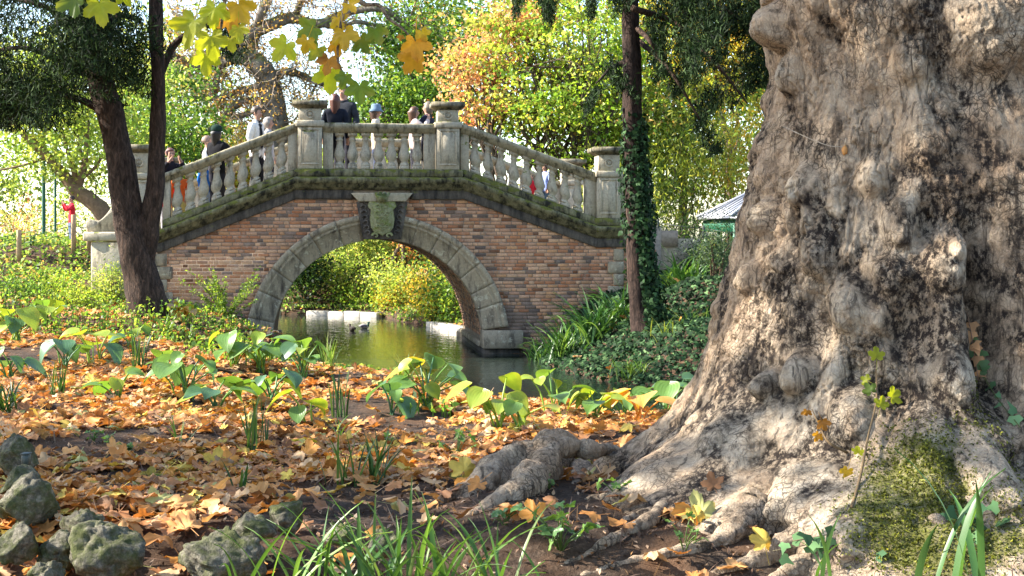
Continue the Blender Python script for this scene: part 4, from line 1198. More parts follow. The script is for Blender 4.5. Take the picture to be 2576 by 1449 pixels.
def spray(ctrl, leaves, Y, seed):
    g = Geo(); P = [np.array(W(px, py, Y)) for px, py in ctrl]
    le = np.array(limbs_end[0]) + np.array([PT[0], PT[1], PZ0]); P = [le, le * .45 + P[0] * .55 + np.array([0, 0, .5])] + P
    tube(g, spline(P, 40) - np.array([PT[0], PT[1], PZ0]), np.concatenate([np.linspace(0.05, 0.010, 22), np.linspace(0.010, 0.003, 18)]), 6, (0, .2, .4))
    br = obj('hanging_branch', g, M['bark'], plane)
    for k, (px, py, s_, cn, rd) in enumerate(leaves): hang_leaf(br, px, py, Y + random.uniform(-.12, .12), s_, cn, rd, seed * 40 + k)
spray([(600, -160), (575, -50), (560, 40), (555, 90)], [(495, 55, 128, 'lime', 200), (530, 95, 100, 'lime', 172), (575, 40, 96, 'orange', 160), (600, 10, 100, 'yellow', 150), (545, 20, 90, 'lime', 190), (600, 70, 60, 'lime', 170), (580, 100, 66, 'lime', 165), (520, 140, 86, 'lime', 182)], 5.2, 1)
spray([(900, -150), (880, -40), (858, 60), (850, 150), (880, 210)], [(722, 110, 92, 'lime', 215), (790, 72, 84, 'green', 240), (775, 100, 62, 'yellow', 200), (868, 82, 92, 'yellow', 170), (850, 45, 60, 'yellow', 150), (908, 100, 70, 'green', 150), (826, 150, 72, 'brown', 190), (830, 178, 100, 'lime', 182), (800, 120, 70, 'green', 215), (905, 215, 86, 'green', 178), (868, 190, 60, 'green', 200), (845, 110, 58, 'orange', 170), (945, 75, 70, 'green', 160), (878, 10, 55, 'yellow', 140)], 6.6, 2)
spray([(900, -150), (960, 20), (1010, 70), (1050, 110)], [(1045, 105, 92, 'orange', 175), (1045, 145, 88, 'orange', 215), (1062, 80, 50, 'yellow', 160), (1008, 90, 24, 'brown', 190)], 6.7, 3)
spray([(250, -150), (230, -60), (215, -10)], [(250, 8, 100, 'lime', 170), (190, -2, 96, 'green', 235), (310, -20, 70, 'lime', 150)], 5.2, 4)
# ------------------------------------------------------------------ trees that stand in the picture
def rel(P, o): return np.array([tuple(p) for p in P], float) - np.array(tuple(o))
yew_pal = [(0.013, 0.026, 0.010, 4), (0.024, 0.045, 0.015, 3), (0.05, 0.08, 0.028, 1.2), (0.007, 0.012, 0.006, 3)]
dark_bark = (0.042, 0.029, 0.023)
def yew_foliage(g, sprays, size, seed, n_each=190):
    """drooping sprays: (px,py,Y,rx_px,len_px)"""
    r = np.random.default_rng(seed)
    for (px, py, Y, rx, ln) in sprays:
        c = np.array(W(px, py, Y)); k = F / Y
        n = n_each
        a = r.normal(size=n) * rx / k * 0.5; b_ = r.normal(size=n) * 0.5
        z_ = -np.abs(r.random(n)) ** 0.8 * ln / k
        taper = 1 + 0.8 * z_ / (ln / k)
        P = np.stack([c[0] + a * taper + z_ * r.normal() * .25, c[1] + b_, c[2] + z_], 1)
        cloud(g, P, size, pick(yew_pal, n, r), 0.16, 0.6, 0.0, 0.05, 0.3, r)
# left yew: two stems
Yl = 17.7
base = W(372, 795, Yl); base.z = gz(base.x, Yl)
yewL = empty('yew_tree', base); tag(yewL, 'dark yew with two forking trunks in front of the bridge end by the scroll', 'tree')
def trunk_px(ctrl, Y, parent, o, seed, col=dark_bark, rough=0.16, n=60, sides=20, name='trunk'):
    P = [tuple(W(px, py, Y + dy)) for px, py, w_, dy in ctrl]; rr = [w_ / 2 / F * (Y + dy) for px, py, w_, dy in ctrl]
    S_ = spline(np.array(P), n); R_ = np.interp(np.linspace(0, 1, n), np.linspace(0, 1, len(rr)), rr)
    g = Geo(); tube(g, rel(S_, o), R_, sides, col, rough, seed)
    return obj(name, g, M['barkd'], parent, smooth=True)
t = NT('dark_furrowed_bark'); p = t.pos((1, 1, .28)); n1 = t.noise(p, 26, 6, 0.7, 0.6); n2 = t.noise(t.pos(), 7, 4)
c = t.mix(0.85, attr(t), t.ramp(n1, [(0.32, (0.18, 0.18, 0.18)), (0.5, (0.9, 0.9, 0.9)), (0.68, (2.6, 2.4, 2.2))]), 'MULTIPLY')
c = t.mix(t.ramp(n2, [(0.55, (0, 0, 0)), (0.75, (0.5, 0.5, 0.5))]), c, (0.055, 0.036, 0.029))
M['barkd'] = t.done(t.principled(c, 0.92, t.bump(n1, 1.0, 0.03), 0.12))
trunk_px([(400, 850, 135, 0), (376, 785, 108, 0), (354, 700, 92, 0), (336, 610, 82, 0), (319, 510, 72, 0), (300, 400, 70, 0), (279, 300, 66, 0), (254, 200, 64, 0), (226, 90, 62, 0), (200, -20, 58, 0), (160, -180, 54, 0)], Yl, yewL, base, 3)
trunk_px([(356, 680, 50, 0), (372, 590, 54, 0), (384, 520, 50, 0), (393, 440, 42, 0), (397, 330, 37, 0), (398, 200, 36, 0), (394, 80, 36, 0), (390, -40, 34, 0), (380, -180, 30, 0)], Yl, yewL, base, 4)
g = Geo()
for pts in ([(250, 190), (170, 160), (60, 120), (-60, 140)], [(275, 290), (200, 250), (120, 240), (20, 300)], [(230, 100), (300, 40), (360, 60)], [(226, 90), (120, 20), (0, -10)], [(396, 200), (450, 100), (560, 60), (590, 110)]):
    P = np.array([tuple(W(a_, b_, Yl + random.uniform(-.8, .8))) for a_, b_ in pts])
    tube(g, rel(spline(P, 14), base), np.linspace(0.06, 0.015, 14), 7, dark_bark)
obj('branch', g, M['barkd'], yewL)
g = Geo(); sp = []
r_ = random.Random(5)
for k in range(54):
    px = r_.uniform(-140, 330); py = r_.uniform(-220, 150)
    if px > 215: py = min(py, 95)
    sp.append((px, py, Yl + r_.uniform(-1.6, 1.3), r_.uniform(30, 52), r_.uniform(90, 190)))
for k in range(16): sp.append((r_.uniform(-60, 150), r_.uniform(150, 250), Yl + r_.uniform(-1.2, 1.0), 50, r_.uniform(70, 110)))
for k in range(10): sp.append((r_.uniform(150, 370), r_.uniform(-60, 60), Yl - r_.uniform(0.3, 1.6), 60, r_.uniform(90, 160)))
sp += [(595, 90, Yl, 24, 60), (565, 40, Yl, 24, 50), (585, 20, Yl, 20, 50), (350, 20, Yl - 1, 50, 110), (335, 130, Yl - .6, 40, 80)]
yew_foliage(g, [(a_, b_, c_, d_, e_) for a_, b_, c_, d_, e_ in sp], 0.105, 9, 420)
for V_ in g.V: V_ -= np.array(tuple(base))
obj('crown', g, M['needles'], yewL)
# right conifer trunk with ivy
Yr = 20.5
baseR = W(1617, 815, Yr); baseR.z = gz(baseR.x, Yr)
yewR = empty('yew_tree', baseR); tag(yewR, 'slim straight dark yew with ivy climbing its lower trunk beside the bridge', 'tree')
trunk_px([(1628, 860, 80, 0), (1616, 790, 62, 0), (1608, 700, 56, 0), (1602, 600, 52, 0), (1597, 480, 50, 0), (1592, 350, 48, 0), (1590, 200, 46, 0), (1588, 80, 43, 0), (1585, -40, 42, 0), (1580, -240, 38, 0)], Yr, yewR, baseR, 6, (0.034, 0.023, 0.019), 0.14)
g = Geo()
for pts in ([(1590, 20), (1700, 60), (1800, 160), (1880, 260)], [(1590, -40), (1720, -20), (1850, 40), (1930, 120)], [(1590, 90), (1680, 170), (1760, 300)], [(1588, 150), (1540, 170), (1500, 210)], [(1590, -80), (1480, -40), (1370, 0)], [(1590, 60), (1640, 110), (1690, 200)]):
    P = np.array([tuple(W(a_, b_, Yr + random.uniform(-1.2, .5))) for a_, b_ in pts])
    tube(g, rel(spline(P, 14), baseR), np.linspace(0.05, 0.012, 14), 7, (0.06, .04, .03))
obj('branch', g, M['barkd'], yewR)
g = Geo(); sp = []; r_ = random.Random(8)
for k in range(52):
    px = r_.uniform(1625, 1985); lo = 40 + (px - 1625) * 0.42
    sp.append((px, r_.uniform(-160, lo), Yr + r_.uniform(-1.8, .8), r_.uniform(30, 55), r_.uniform(90, 170)))
for (a_, b_) in ((1520, 150), (1545, 190), (1500, 215), (1360, -30), (1385, -20), (1335, -40), (1480, -30), (1540, -40), (1765, 250), (1770, 320), (1790, 210), (1655, 120), (1700, 170)): sp.append((a_, b_, Yr + r_.uniform(-.5, .3), 26, 70))
yew_foliage(g, sp, 0.12, 19, 400)
for V_ in g.V: V_ -= np.array(tuple(baseR))
obj('crown', g, M['needles'], yewR)

# ivy on that trunk
def ivy_leaf_cloud(g, P, nrm, size, pal, r):
    """small three-pointed leaves lying along a surface"""
    n = len(P)
    d = unit(r.normal(size=(n, 3)) * 0.6 + np.array([0, 0, -1.0])); nn = unit(nrm + 0.45 * r.normal(size=(n, 3)))
    s = unit(np.cross(nn, d)); d = np.cross(s, nn)
    shp = np.array([(0, -.35), (.30, -.40), (.52, -.08), (.24, .08), (0, .62), (-.24, .08), (-.52, -.08), (-.30, -.40)])
    L = (size * r.uniform(.6, 1.25, n))[:, None, None]
    V = P[:, None, :] + (s[:, None, :] * shp[None, :, :1] + d[:, None, :] * shp[None, :, 1:]) * L
    V = V + nn[:, None, :] * (np.array([.0, .02, -.05, .05, -.08, .05, -.05, .02])[None, :, None]) * L
    Fc = (np.array([[0, 1, 2, 3], [0, 3, 4, 5], [0, 5, 6, 7]])[None] + (np.arange(n) * 8)[:, None, None]).reshape(-1, 4)
    c = pick(pal, n, r) * (1 + .25 * r.normal(size=(n, 1)))
    g.add(V.reshape(-1, 3), [Fc], np.repeat(np.clip(c, .005, .9), 8, 0))
ivy_pal = [(0.014, 0.034, 0.014, 4), (0.026, 0.058, 0.022, 3), (0.045, 0.09, 0.035, 1.2), (0.010, 0.020, 0.010, 2)]
r = np.random.default_rng(77); n = 3600
h = r.random(n) ** 1.25; py = 845 - h * 520 + 30 * r.normal(size=n) * h
cxp = np.interp(py, [350, 480, 600, 700, 790, 860], [1592, 1597, 1602, 1608, 1616, 1628])
side = r.random(n); a_ = np.where(side < 0.5, r.uniform(-1.7, 0.6, n), r.uniform(-PI, PI, n))
bul = 1.05 + (1.0 * (1 - h) + 0.35) * r.random(n) ** 1.8 * (1 + 0.6 * fbm(py / 30.0, a_, 0, 2, 4))
rad = 26 / F * Yr * bul
P = np.stack([(cxp - 1288) / F * Yr + (rad * 1.0) * np.cos(a_) + 0.05 * (1 - h), Yr + rad * np.sin(a_), CAMZ - (py - 600) / F * Yr], 1)
keep = ~((np.cos(a_) < -0.25) & (py > 600) & (np.sin(a_) < 0.3)); P = P[keep]; a_ = a_[keep]
g = Geo(); ivy_leaf_cloud(g, P, np.stack([np.cos(a_), np.sin(a_), 0.3 + 0 * a_], 1), 0.075, ivy_pal, r)
tag(obj('climbing_ivy', g, M['ivy']), 'dark ivy wrapped round the slim yew trunk beside the bridge', 'ivy', kind=None)

# ------------------------------------------------------------------ trees behind the bridge
lime = [(0.25, 0.38, 0.045, 4), (0.37, 0.46, 0.08, 3), (0.16, 0.29, 0.045, 3), (0.52, 0.52, 0.14, 1.2), (0.54, 0.34, 0.11, .6)]
green = [(0.10, 0.20, 0.04, 4), (0.16, 0.28, 0.05, 3), (0.06, 0.13, 0.03, 3), (0.26, 0.34, 0.06, 1.5)]
deep = [(0.015, 0.035, 0.015, 3), (0.03, 0.065, 0.02, 3), (0.07, 0.12, 0.03, 1.5)]
orange = [(0.56, 0.22, 0.05, 3), (0.60, 0.32, 0.09, 3), (0.48, 0.14, 0.04, 2), (0.55, 0.42, 0.10, 2)]
salmon = [(0.58, 0.29, 0.17, 3), (0.62, 0.39, 0.22, 3), (0.54, 0.21, 0.14, 2), (0.58, 0.48, 0.20, 2), (0.40, 0.42, 0.11, 2.2)]
yellow = [(0.55, 0.42, 0.06, 3), (0.40, 0.40, 0.06, 3), (0.58, 0.33, 0.06, 1.5), (0.22, 0.28, 0.05, 2)]
palel = [(0.30, 0.40, 0.09, 3), (0.42, 0.48, 0.13, 3), (0.20, 0.32, 0.07, 2), (0.50, 0.48, 0.16, 1)]
red = [(0.55, 0.07, 0.03, 3), (0.60, 0.16, 0.06, 2), (0.62, 0.28, 0.14, 1)]
tree('maple_tree', 'lime yellow maple with many slender stems behind the right bridge railing', 1430, 33, 1440, 190, 2.35, 2.2, 2.5, 215, 66, 0.115, lime, trunk_r=0.085, bark=(0.09, 0.07, 0.05), stems=8, nl=9, seed=2, spread=0.40, flat=0.26)
tree('maple_tree', 'orange red maple crown behind the bridge pier, left of the lime maple', 1215, 33, 1205, 185, 0.85, 0.8, 1.35, 52, 62, 0.11, salmon, trunk_r=0.08, stems=3, nl=6, seed=3, spread=0.36, flat=0.4)
tree('maple_tree', 'thin russet maple rising above the orange one', 1290, 33.5, 1290, 45, 0.9, 0.7, 0.55, 30, 62, 0.11, salmon, trunk_r=0.07, stems=2, nl=6, seed=4, spread=0.36, flat=0.4)
tree('broadleaf_tree', 'bright green broadleaf tree behind the middle of the bridge', 1060, 39, 1055, 110, 1.5, 1.8, 3.0, 120, 75, 0.13, green, trunk_r=0.14, seed=5, nl=14, spread=0.45)
tree('broadleaf_tree', 'low spreading green tree behind the people at the bridge centre', 1010, 37, 1010, 275, 1.55, 1.2, 0.85, 75, 75, 0.12, green, trunk_r=0.08, stems=3, seed=6, nl=8, spread=0.36)
tree('broadleaf_tree', 'pale green tree whose leaning trunk grows by the bridge scroll', 262, 28.5, 200, 270, 1.9, 1.5, 1.75, 140, 75, 0.10, palel, trunk_r=0.02, seed=7, nl=0, spread=0.34)
tree('broadleaf_tree', 'light green tree filling the gap between the two yew trunks and the bare tree', 430, 32, 430, 330, 1.15, 1.2, 1.6, 75, 70, 0.11, green, trunk_r=0.09, seed=8, nl=10, spread=0.36)
tree('broadleaf_tree', 'yellow autumn tree behind the yew curtain at the bridge end', 1830, 36, 1810, 60, 2.2, 1.6, 2.3, 130, 80, 0.12, yellow, trunk_r=0.12, seed=9, nl=10, spread=0.4)
tree('broadleaf_tree', 'dull olive tree standing behind the ivy clad yew', 1660, 34, 1660, 290, 1.5, 1.2, 1.2, 80, 75, 0.11, [(0.22, 0.26, 0.04, 3), (0.12, 0.18, 0.04, 3), (0.32, 0.32, 0.06, 2)], trunk_r=0.10, seed=10, nl=10, spread=0.36)
far = [(-80, 330, 3.6, 4.2, palel, 'pale green tree far off behind the leaning trunk'), (330, 250, 3.8, 3.6, palel, 'soft green tree far behind the left yew'), (620, 420, 3.2, 1.6, yellow, 'low golden tree far behind the bare tree'), (900, 400, 3.2, 1.9, palel, 'pale low tree far behind the bridge crown'),
       (1180, 130, 3.6, 5.0, green, 'tall green tree far behind the orange maple'), (1480, 180, 4.2, 5.0, lime, 'tall lime tree far behind the multi stemmed maple'), (1720, 240, 4.0, 4.6, green, 'tall green tree far behind the olive one'), (1960, 250, 4.4, 5.0, yellow, 'tall golden tree far behind the plane trunk'), (2300, 260, 5.0, 5.0, green, 'wide green tree far behind the plane trunk'), (2620, 260, 5, 5, green, 'last green tree of the row beyond the plane trunk')]
for k, (px, py, rx, rz, pl, lb) in enumerate(far):
    tree('background_tree', lb, px, 52 + (k % 3) * 3, px, py, rx, 2.5, rz, 120, 60, 0.22, pl, trunk_r=0.2, seed=30 + k, nl=8, spread=0.75, group='trees along the far edge of the park')
# leaning trunk on the left
o_ = [o for o in bpy.data.objects if o.get('label', '').startswith('pale green tree whose leaning')][0]
ob = o_.location
g = Geo(); bk = (0.19, 0.13, 0.085)
def pxt(ctrl, Y, w0, w1, n=24, sides=12, seed=0):
    P = spline(np.array([tuple(W(a_, b_, Y)) for a_, b_ in ctrl]), n)
    tube(g, rel(P, ob), np.linspace(w0, w1, n) / F * Y / 2, sides, bk, 0.16, seed)
pxt([(285, 640), (262, 545), (235, 510), (190, 478), (160, 440), (115, 390), (62, 340), (20, 300)], 28.5, 52, 14, seed=1)
pxt([(196, 478), (206, 440), (215, 400), (218, 350), (222, 300)], 28.5, 20, 8, seed=2)
pxt([(190, 470), (186, 430), (170, 380), (150, 300)], 28.5, 16, 6, seed=3)
pxt([(215, 415), (200, 370), (196, 340)], 28.5, 9, 5, seed=4)
pxt([(120, 395), (60, 415), (-10, 430)], 28.5, 9, 4, seed=5)
pxt([(205, 450), (240, 420), (262, 380), (290, 300)], 28.5, 9, 4, seed=6)
obj('leaning_trunk', g, M['wood'], o_, smooth=True)

# the old bare tree with heavy mossy boughs
Yb = 38.0
ob = W(690, 600, Yb); ob.z = gz(ob.x, Yb)
bare = empty('bare_tree', ob); tag(bare, 'old nearly leafless tree with thick twisted mossy boughs behind the bridge', 'tree')
boughs = [([(705, 640), (700, 420), (692, 310), (682, 240), (668, 185), (640, 165)], 78, 50), ([(680, 230), (660, 170), (630, 148), (585, 146), (545, 158), (505, 165), (470, 160), (430, 130)], 52, 14), ([(690, 195), (720, 180), (760, 190), (800, 208), (840, 215)], 26, 10),
          ([(640, 170), (610, 120), (640, 80), (690, 60), (740, 45), (800, 60), (880, 30), (960, 22), (1010, 55)], 44, 14), ([(655, 215), (610, 228), (560, 245), (520, 248), (470, 245)], 20, 10), ([(625, 150), (640, 90), (660, 30), (690, -40)], 36, 22), ([(545, 158), (520, 110), (480, 60), (430, 30)], 18, 6),
          ([(552, 160), (545, 200), (540, 240)], 14, 10), ([(740, 46), (760, 0), (790, -40)], 20, 12), ([(560, 300), (610, 290), (660, 270)], 16, 12), ([(520, 330), (560, 300), (600, 260), (650, 250)], 20, 16), ([(800, 60), (860, 70), (900, 55), (980, 70), (1060, 60)], 14, 6), ([(700, 420), (740, 330), (770, 270), (800, 200)], 14, 5), ([(470, 160), (440, 180), (410, 175)], 16, 10)]
g = Geo(); tips = []
for k, (ct, w0, w1) in enumerate(boughs):
    n = 8 * len(ct); P = spline(np.array([tuple(W(a_, b_, Yb + 0.3 * math.sin(3.1 * i_ + k))) for i_, (a_, b_) in enumerate(ct)]), n)
    tube(g, rel(P, ob), np.linspace(w0, w1, n) / F * Yb / 2, 10, (0.20, 0.175, 0.14), 0.22, k); tips.append(P)
t = NT('mossy_grey_bark'); n1 = t.noise(t.pos((1, 1, .6)), 9, 6, 0.7); c = t.ramp(n1, [(0.3, (0.06, 0.05, 0.04)), (0.7, (0.26, 0.23, 0.19))])
ge = t.n('ShaderNodeNewGeometry'); sp_ = t.n('ShaderNodeSeparateXYZ'); t.l(ge.outputs['Normal'], sp_.inputs[0])
mf = t.ramp(t.math('ADD', t.math('MULTIPLY', sp_.outputs['Z'], 0.4), t.math('MULTIPLY', n1, 0.8)), [(0.5, (0, 0, 0)), (0.75, (.8, .8, .8))])
c = t.mix(mf, c, (0.13, 0.15, 0.03)); M['mossbark'] = t.done(t.principled(c, 0.95, t.bump(n1, .9, .05), .1))
obj('trunk', g, M['mossbark'], bare, smooth=True)
r = np.random.default_rng(5); g = Geo(); tw = []
for k in range(330):
    P = tips[r.integers(len(tips))]; a_ = P[r.integers(len(P) // 4, len(P))]
    d = r.normal(size=3) * np.array([1, .6, 1]) ; d /= np.linalg.norm(d); L = r.uniform(.5, 1.7)
    b_ = a_ + d * L + np.array([0, 0, r.uniform(-.25, .35)])
    Q = limb(a_, b_, .06 * r.normal(), 7, .28, r); tube(g, rel(Q, ob), np.linspace(.016, .005, 7), 4, (0.30, 0.24, 0.18), cap=False)
    for m_ in range(4):
        a2 = Q[r.integers(2, 7)]; d2 = r.normal(size=3); d2 /= np.linalg.norm(d2); b2 = a2 + d2 * r.uniform(.25, .75)
        Q2 = limb(a2, b2, .05, 5, .25, r); tube(g, rel(Q2, ob), np.linspace(.008, .004, 5), 3, (0.34, 0.27, 0.20), cap=False); tw.append(b2); tw.append(Q2[2])
obj('twigs', g, M['wood'], bare)
tw = np.array(tw); g = Geo()
P = np.repeat(tw, 4, 0) + r.normal(size=(len(tw) * 4, 3)) * .10
cloud(g, P - np.array(tuple(ob)), 0.085, pick([(0.45, 0.26, 0.09, 3), (0.50, 0.34, 0.13, 3), (0.40, 0.38, 0.10, 2), (0.30, 0.15, 0.06, 2)], len(P), r), .6, .2)
obj('leaves', g, M['foliage'], bare)

# ------------------------------------------------------------------ shrubs
arch_spots = [(742, 752, 37.5, 1.1, 0.9, green), (770, 742, 36.3, 1.5, 1.7, deep), (850, 752, 36.8, 1.2, 1.1, palel), (905, 745, 37.6, 1.6, 1.4, palel), (965, 752, 36.0, 1.2, 0.9, palel), (1020, 760, 34.8, 1.2, 1.0, palel), (1075, 770, 33.4, 1.0, 0.9, yellow), (1120, 790, 31.8, 1.0, 1.2, green), (1150, 800, 30.6, 0.9, 1.1, green),
              (1000, 700, 38.5, 1.6, 1.4, palel), (870, 690, 40, 1.8, 1.5, green), (950, 690, 41, 2.0, 1.9, palel), (1060, 690, 37, 1.4, 1.4, orange), (1110, 720, 35.5, 1.2, 1.6, green), (800, 690, 42, 2, 1.9, green), (1150, 700, 36, 1.3, 1.8, green), (905, 660, 44, 2.2, 2.2, palel), (1040, 660, 43, 2.2, 2.2, green), (980, 765, 34.9, .6, .45, yellow), (1090, 800, 31.6, .6, .45, yellow), (880, 775, 36.3, .8, .4, lime), (930, 778, 35.8, .7, .4, lime), (1040, 745, 35.2, .7, .6, orange), (735, 700, 41, 1.6, 1.5, palel)]
arch_labels = ['green shrub at the far shore behind the left arch foot', 'dark round evergreen shrub overhanging the far water', 'pale shrub beside the dark round evergreen', 'tall pale shrub behind the long pale kerb', 'pale green shrub at the end of the long pale kerb', 'pale shrub in the bend of the far shore', 'golden shrub above the bare twigs at the far shore', 'green shrub above the short kerb by the vault', 'green shrub closest to the brick vault on the far shore', 'pale green shrub higher up behind the golden one', 'green shrub higher up behind the tall pale one', 'tall pale bush high up under the keystone', 'orange leaved shrub on the far slope', 'tall green shrub on the far slope behind the vault edge', 'green bush at the back of the slope above the dark evergreen', 'tall green shrub at the back above the short kerb', 'big pale bush at the very back of the arch view', 'big green bush at the very back of the arch view', 'low golden plant at the end of the long kerb', 'low golden plant above the short kerb', 'low lime plant trailing over the long kerb', 'low lime plant in the middle of the long kerb', 'small orange plant beside the golden shrub', 'pale bush behind the far shore beside the arch foot']
for k, (px, py, Y, w_, h_, pl) in enumerate(arch_spots):
    shrub('bank_shrub', arch_labels[k], px, py, Y, w_, h_, int(900 * w_ * h_ + 320), 0.085 if pl is not deep else 0.10, pl, seed=60 + k, group='shrubs on the far bank')
shrub('maple_shrub', 'small scarlet maple glowing behind the right handrail', 1285, 345, 30.5, 1.0, 2.0, 1500, 0.075, red, seed=101)
shrub('pink_shrub', 'pinkish leaved shrub below the scarlet maple behind the balusters', 1330, 385, 31.5, 1.5, 1.6, 1500, 0.08, [(0.6, 0.3, 0.2, 2), (0.5, 0.42, 0.2, 2), (0.3, 0.3, 0.1, 1)], seed=102)
lau = [(0.34, 0.40, 0.06, 3), (0.46, 0.46, 0.10, 2), (0.18, 0.26, 0.05, 3), (0.10, 0.15, 0.04, 2)]
for k, (px, Y, w_, h_, lb) in enumerate([(1745, 32.0, 2.4, 3.4, 'tall glossy laurel bush with long yellow green leaves beside the ivy clad yew'), (1840, 32.6, 2.0, 3.4, 'laurel bush turning gold against the plane trunk'), (1680, 33, 1.8, 3.0, 'laurel bush half hidden behind the ivy clad trunk'), (1580, 31, 2.0, 1.9, 'pale laurel bush behind the end pier of the bridge'), (1470, 31.5, 2.0, 1.7, 'laurel bush behind the right run of balusters')]):
    shrub('laurel_bush', lb, px, 640, Y, w_, h_, 2600, 0.15, lau if k != 1 else yellow, seed=110 + k, elong=0.26, droop=0.55)
for k, (px, Y, w_, h_, lb, pl) in enumerate([(1690, 26.5, 1.3, 0.62, 'dark hedge shrub behind the mesh fence', deep), (1790, 27.2, 1.5, 0.95, 'dark hedge shrub at the pavilion side of the fence', deep), (1805, 22.0, .8, 0.75, 'grey green rosemary like shrub on the ivy bank beside the plane tree', [(0.06, 0.10, 0.06, 2), (0.10, 0.14, 0.09, 1)]), (1770, 24.0, .9, .7, 'feathery dark shrub on the bank below the mesh fence', deep),
                                             (275, 22.6, .55, .62, 'upright light green shrub between the yew and the scroll block', palel), (120, 22.2, 1.2, .42, 'low bright green shrub below the post and wire fence', lime), (40, 21.6, 1.1, .36, 'low green shrub at the foot of the wire fence', green), (190, 21.4, .9, .30, 'yellow green low shrub below the scroll block', lime)]):
    shrub('bank_shrub', lb, px, 700, Y, w_, h_, 1500, 0.05 if h_ < 1 else 0.08, pl, seed=130 + k, elong=0.45)
left_far = [(40, 46, 4.5, 3.6, palel, 'big pale bush in the distance behind the green poles'), (230, 45, 4.0, 3.4, green, 'big green bush in the distance behind the scroll'), (-120, 44, 4.5, 3.6, palel, 'big pale bush in the distance beyond the fence end'), (20, 33, 2.2, 1.3, palel, 'pale green bush beyond the fence near the green poles'), (110, 36, 2.2, 1.6, green, 'green bush behind the two green poles'), (60, 41, 2.0, 1.6, salmon, 'rusty bush far off behind the fence'), (180, 40, 2.4, 2.2, palel, 'pale bush behind the person in red'), (-20, 30, 1.6, 0.8, palel, 'pale bush at the fence line'), (260, 36, 2.0, 2.0, green, 'green bush beyond the leaning trunk foot')]
for k, (px, Y, w_, h_, pl, lb) in enumerate(left_far): shrub('far_bush', lb, px, 620, Y, w_, h_, 1500, 0.09, pl, seed=150 + k)
for k, (px, Y, w_, h_, pl, lb) in enumerate([(2080, 34, 2.6, 2.6, green, 'green bush beyond the pavilion behind the plane trunk'), (2250, 31, 2.4, 2.2, yellow, 'golden bush beyond the plane trunk'), (2420, 35, 3.0, 3.0, palel, 'pale bush at the far lawn beyond the plane trunk')]): shrub('far_bush', lb, px, 620, Y, w_, h_, 1800, 0.10, pl, seed=170 + k)
# unseen tree added on the left, crown shaped to shade foreground and trunk
r = np.random.default_rng(3)
sx, sy = -9.5, 7.0
shade = empty('maple_tree', (sx, sy, gz(sx, sy))); tag(shade, 'unseen broad maple added to shade the leaf covered bank and the plane trunk', 'tree')
g = Geo(); tube(g, spline([(0, 0, -.2), (0.1, 0, 2.0), (-.1, .1, 4.5), (0, 0, 7.0)], 12), np.linspace(.3, .1, 12), 10, (0.10, .08, .06), .1)
for k in range(10): tube(g, limb((0, 0, 3.5 + .3 * k), (r.uniform(-3, 4), r.uniform(-3, 3), r.uniform(5, 8)), .1, 8, .12, r), np.linspace(.1, .02, 8), 6, (0.10, .08, .06))
obj('trunk', g, M['wood'], shade, smooth=True)
g = Geo(); C = np.concatenate([clumps((1.6, -0.2, 4.1), (2.9, 2.5, 1.25), 75, .1, r), clumps((1.2, -.2, 8.3), (2.8, 1.9, 1.2), 62, .1, r)]); crown_geo(g, C, 60, .36, .17, lime, .5, r=r); obj('crown', g, M['foliage'], shade)
# ------------------------------------------------------------------ planting on the banks
def ground_pt(px, py):
    """where the line of sight through a pixel meets the ground"""
    Ys = np.concatenate([np.arange(3.8, 12, 0.03), np.arange(12, 30, 0.08)])
    x = (px - 1288) / F * Ys; z_ = CAMZ - (py - 600) / F * Ys
    h = ground(x, Ys); hit = np.where(h >= z_)[0]
    k = hit[0] if len(hit) else len(Ys) - 1
    return float(x[k]), float(Ys[k]), float(h[k])

# --- fallen leaves
r = np.random.default_rng(21)
N = 46000
Yy = 4.7 + 18.5 * r.random(N) ** 1.5
X = r.uniform(-0.40 * Yy - 2.5, 0.30 * Yy)
d = pond_dist(X, Yy)
cover = fbm(X * 0.9 + 2, Yy * 0.9, 0, 3, 33)
bare_soil = np.exp(-((X + 0.9) / 0.9) ** 2 - ((Yy - 6.1) / 0.8) ** 2) * 1.05 + np.exp(-((X + 0.6) / 0.9) ** 2 - ((Yy - 5.3) / 0.35) ** 2) * 1.0 + np.exp(-((X - 0.35) / 0.5) ** 2 - ((Yy - 6.0) / 0.8) ** 2) * 0.9 + np.exp(-((X - 0.9) / 0.8) ** 2 - ((Yy - 5.1) / 0.6) ** 2) * 1.3 + np.exp(-((X - 0.2) / 0.5) ** 2 - ((Yy - 7.6) / 0.4) ** 2) * 0.6
pr = np.clip(0.74 + 0.75 * cover - 1.15 * bare_soil, 0.03, 1) * np.clip(1.25 - (Yy - 12) / 14, 0.35, 1)
pr *= np.where((X > -2.9) & (Yy < 5.3), 0.30, 1)
pr *= np.where((X > 0.95 + 0.0 * Yy) & (Yy < 8), 0.0, 1)
pr = np.where((X - PT[0]) ** 2 + (Yy - PT[1]) ** 2 < 1.3 ** 2, 0, pr)
pr *= np.where((Yy > 16.5) & (X > -0.3), 0, 1)
keep = (r.random(N) < pr) & (d > 0.05)
X, Yy = X[keep], Yy[keep]
Zg = ground(X, Yy) + 0.004 + 0.03 * r.random(len(X)) ** 1.5
P = np.stack([X, Yy, Zg], 1)
in_view = (np.abs(X / Yy + 0.0) < 0.36) & (CAMZ - Zg < Yy * (1449 - 600) / F)
order = np.argsort(np.where(in_view, Yy, 99) + 0.0)
big = order[:300]; small = order[300:]
g = Geo(); scatter_leaves(g, P[small], 0.122, litter_pal, 0.26, r)
tag(obj('leaf_litter', g, M['litter']), 'brown and orange fallen leaves carpeting the bank', 'leaf litter', kind='stuff')
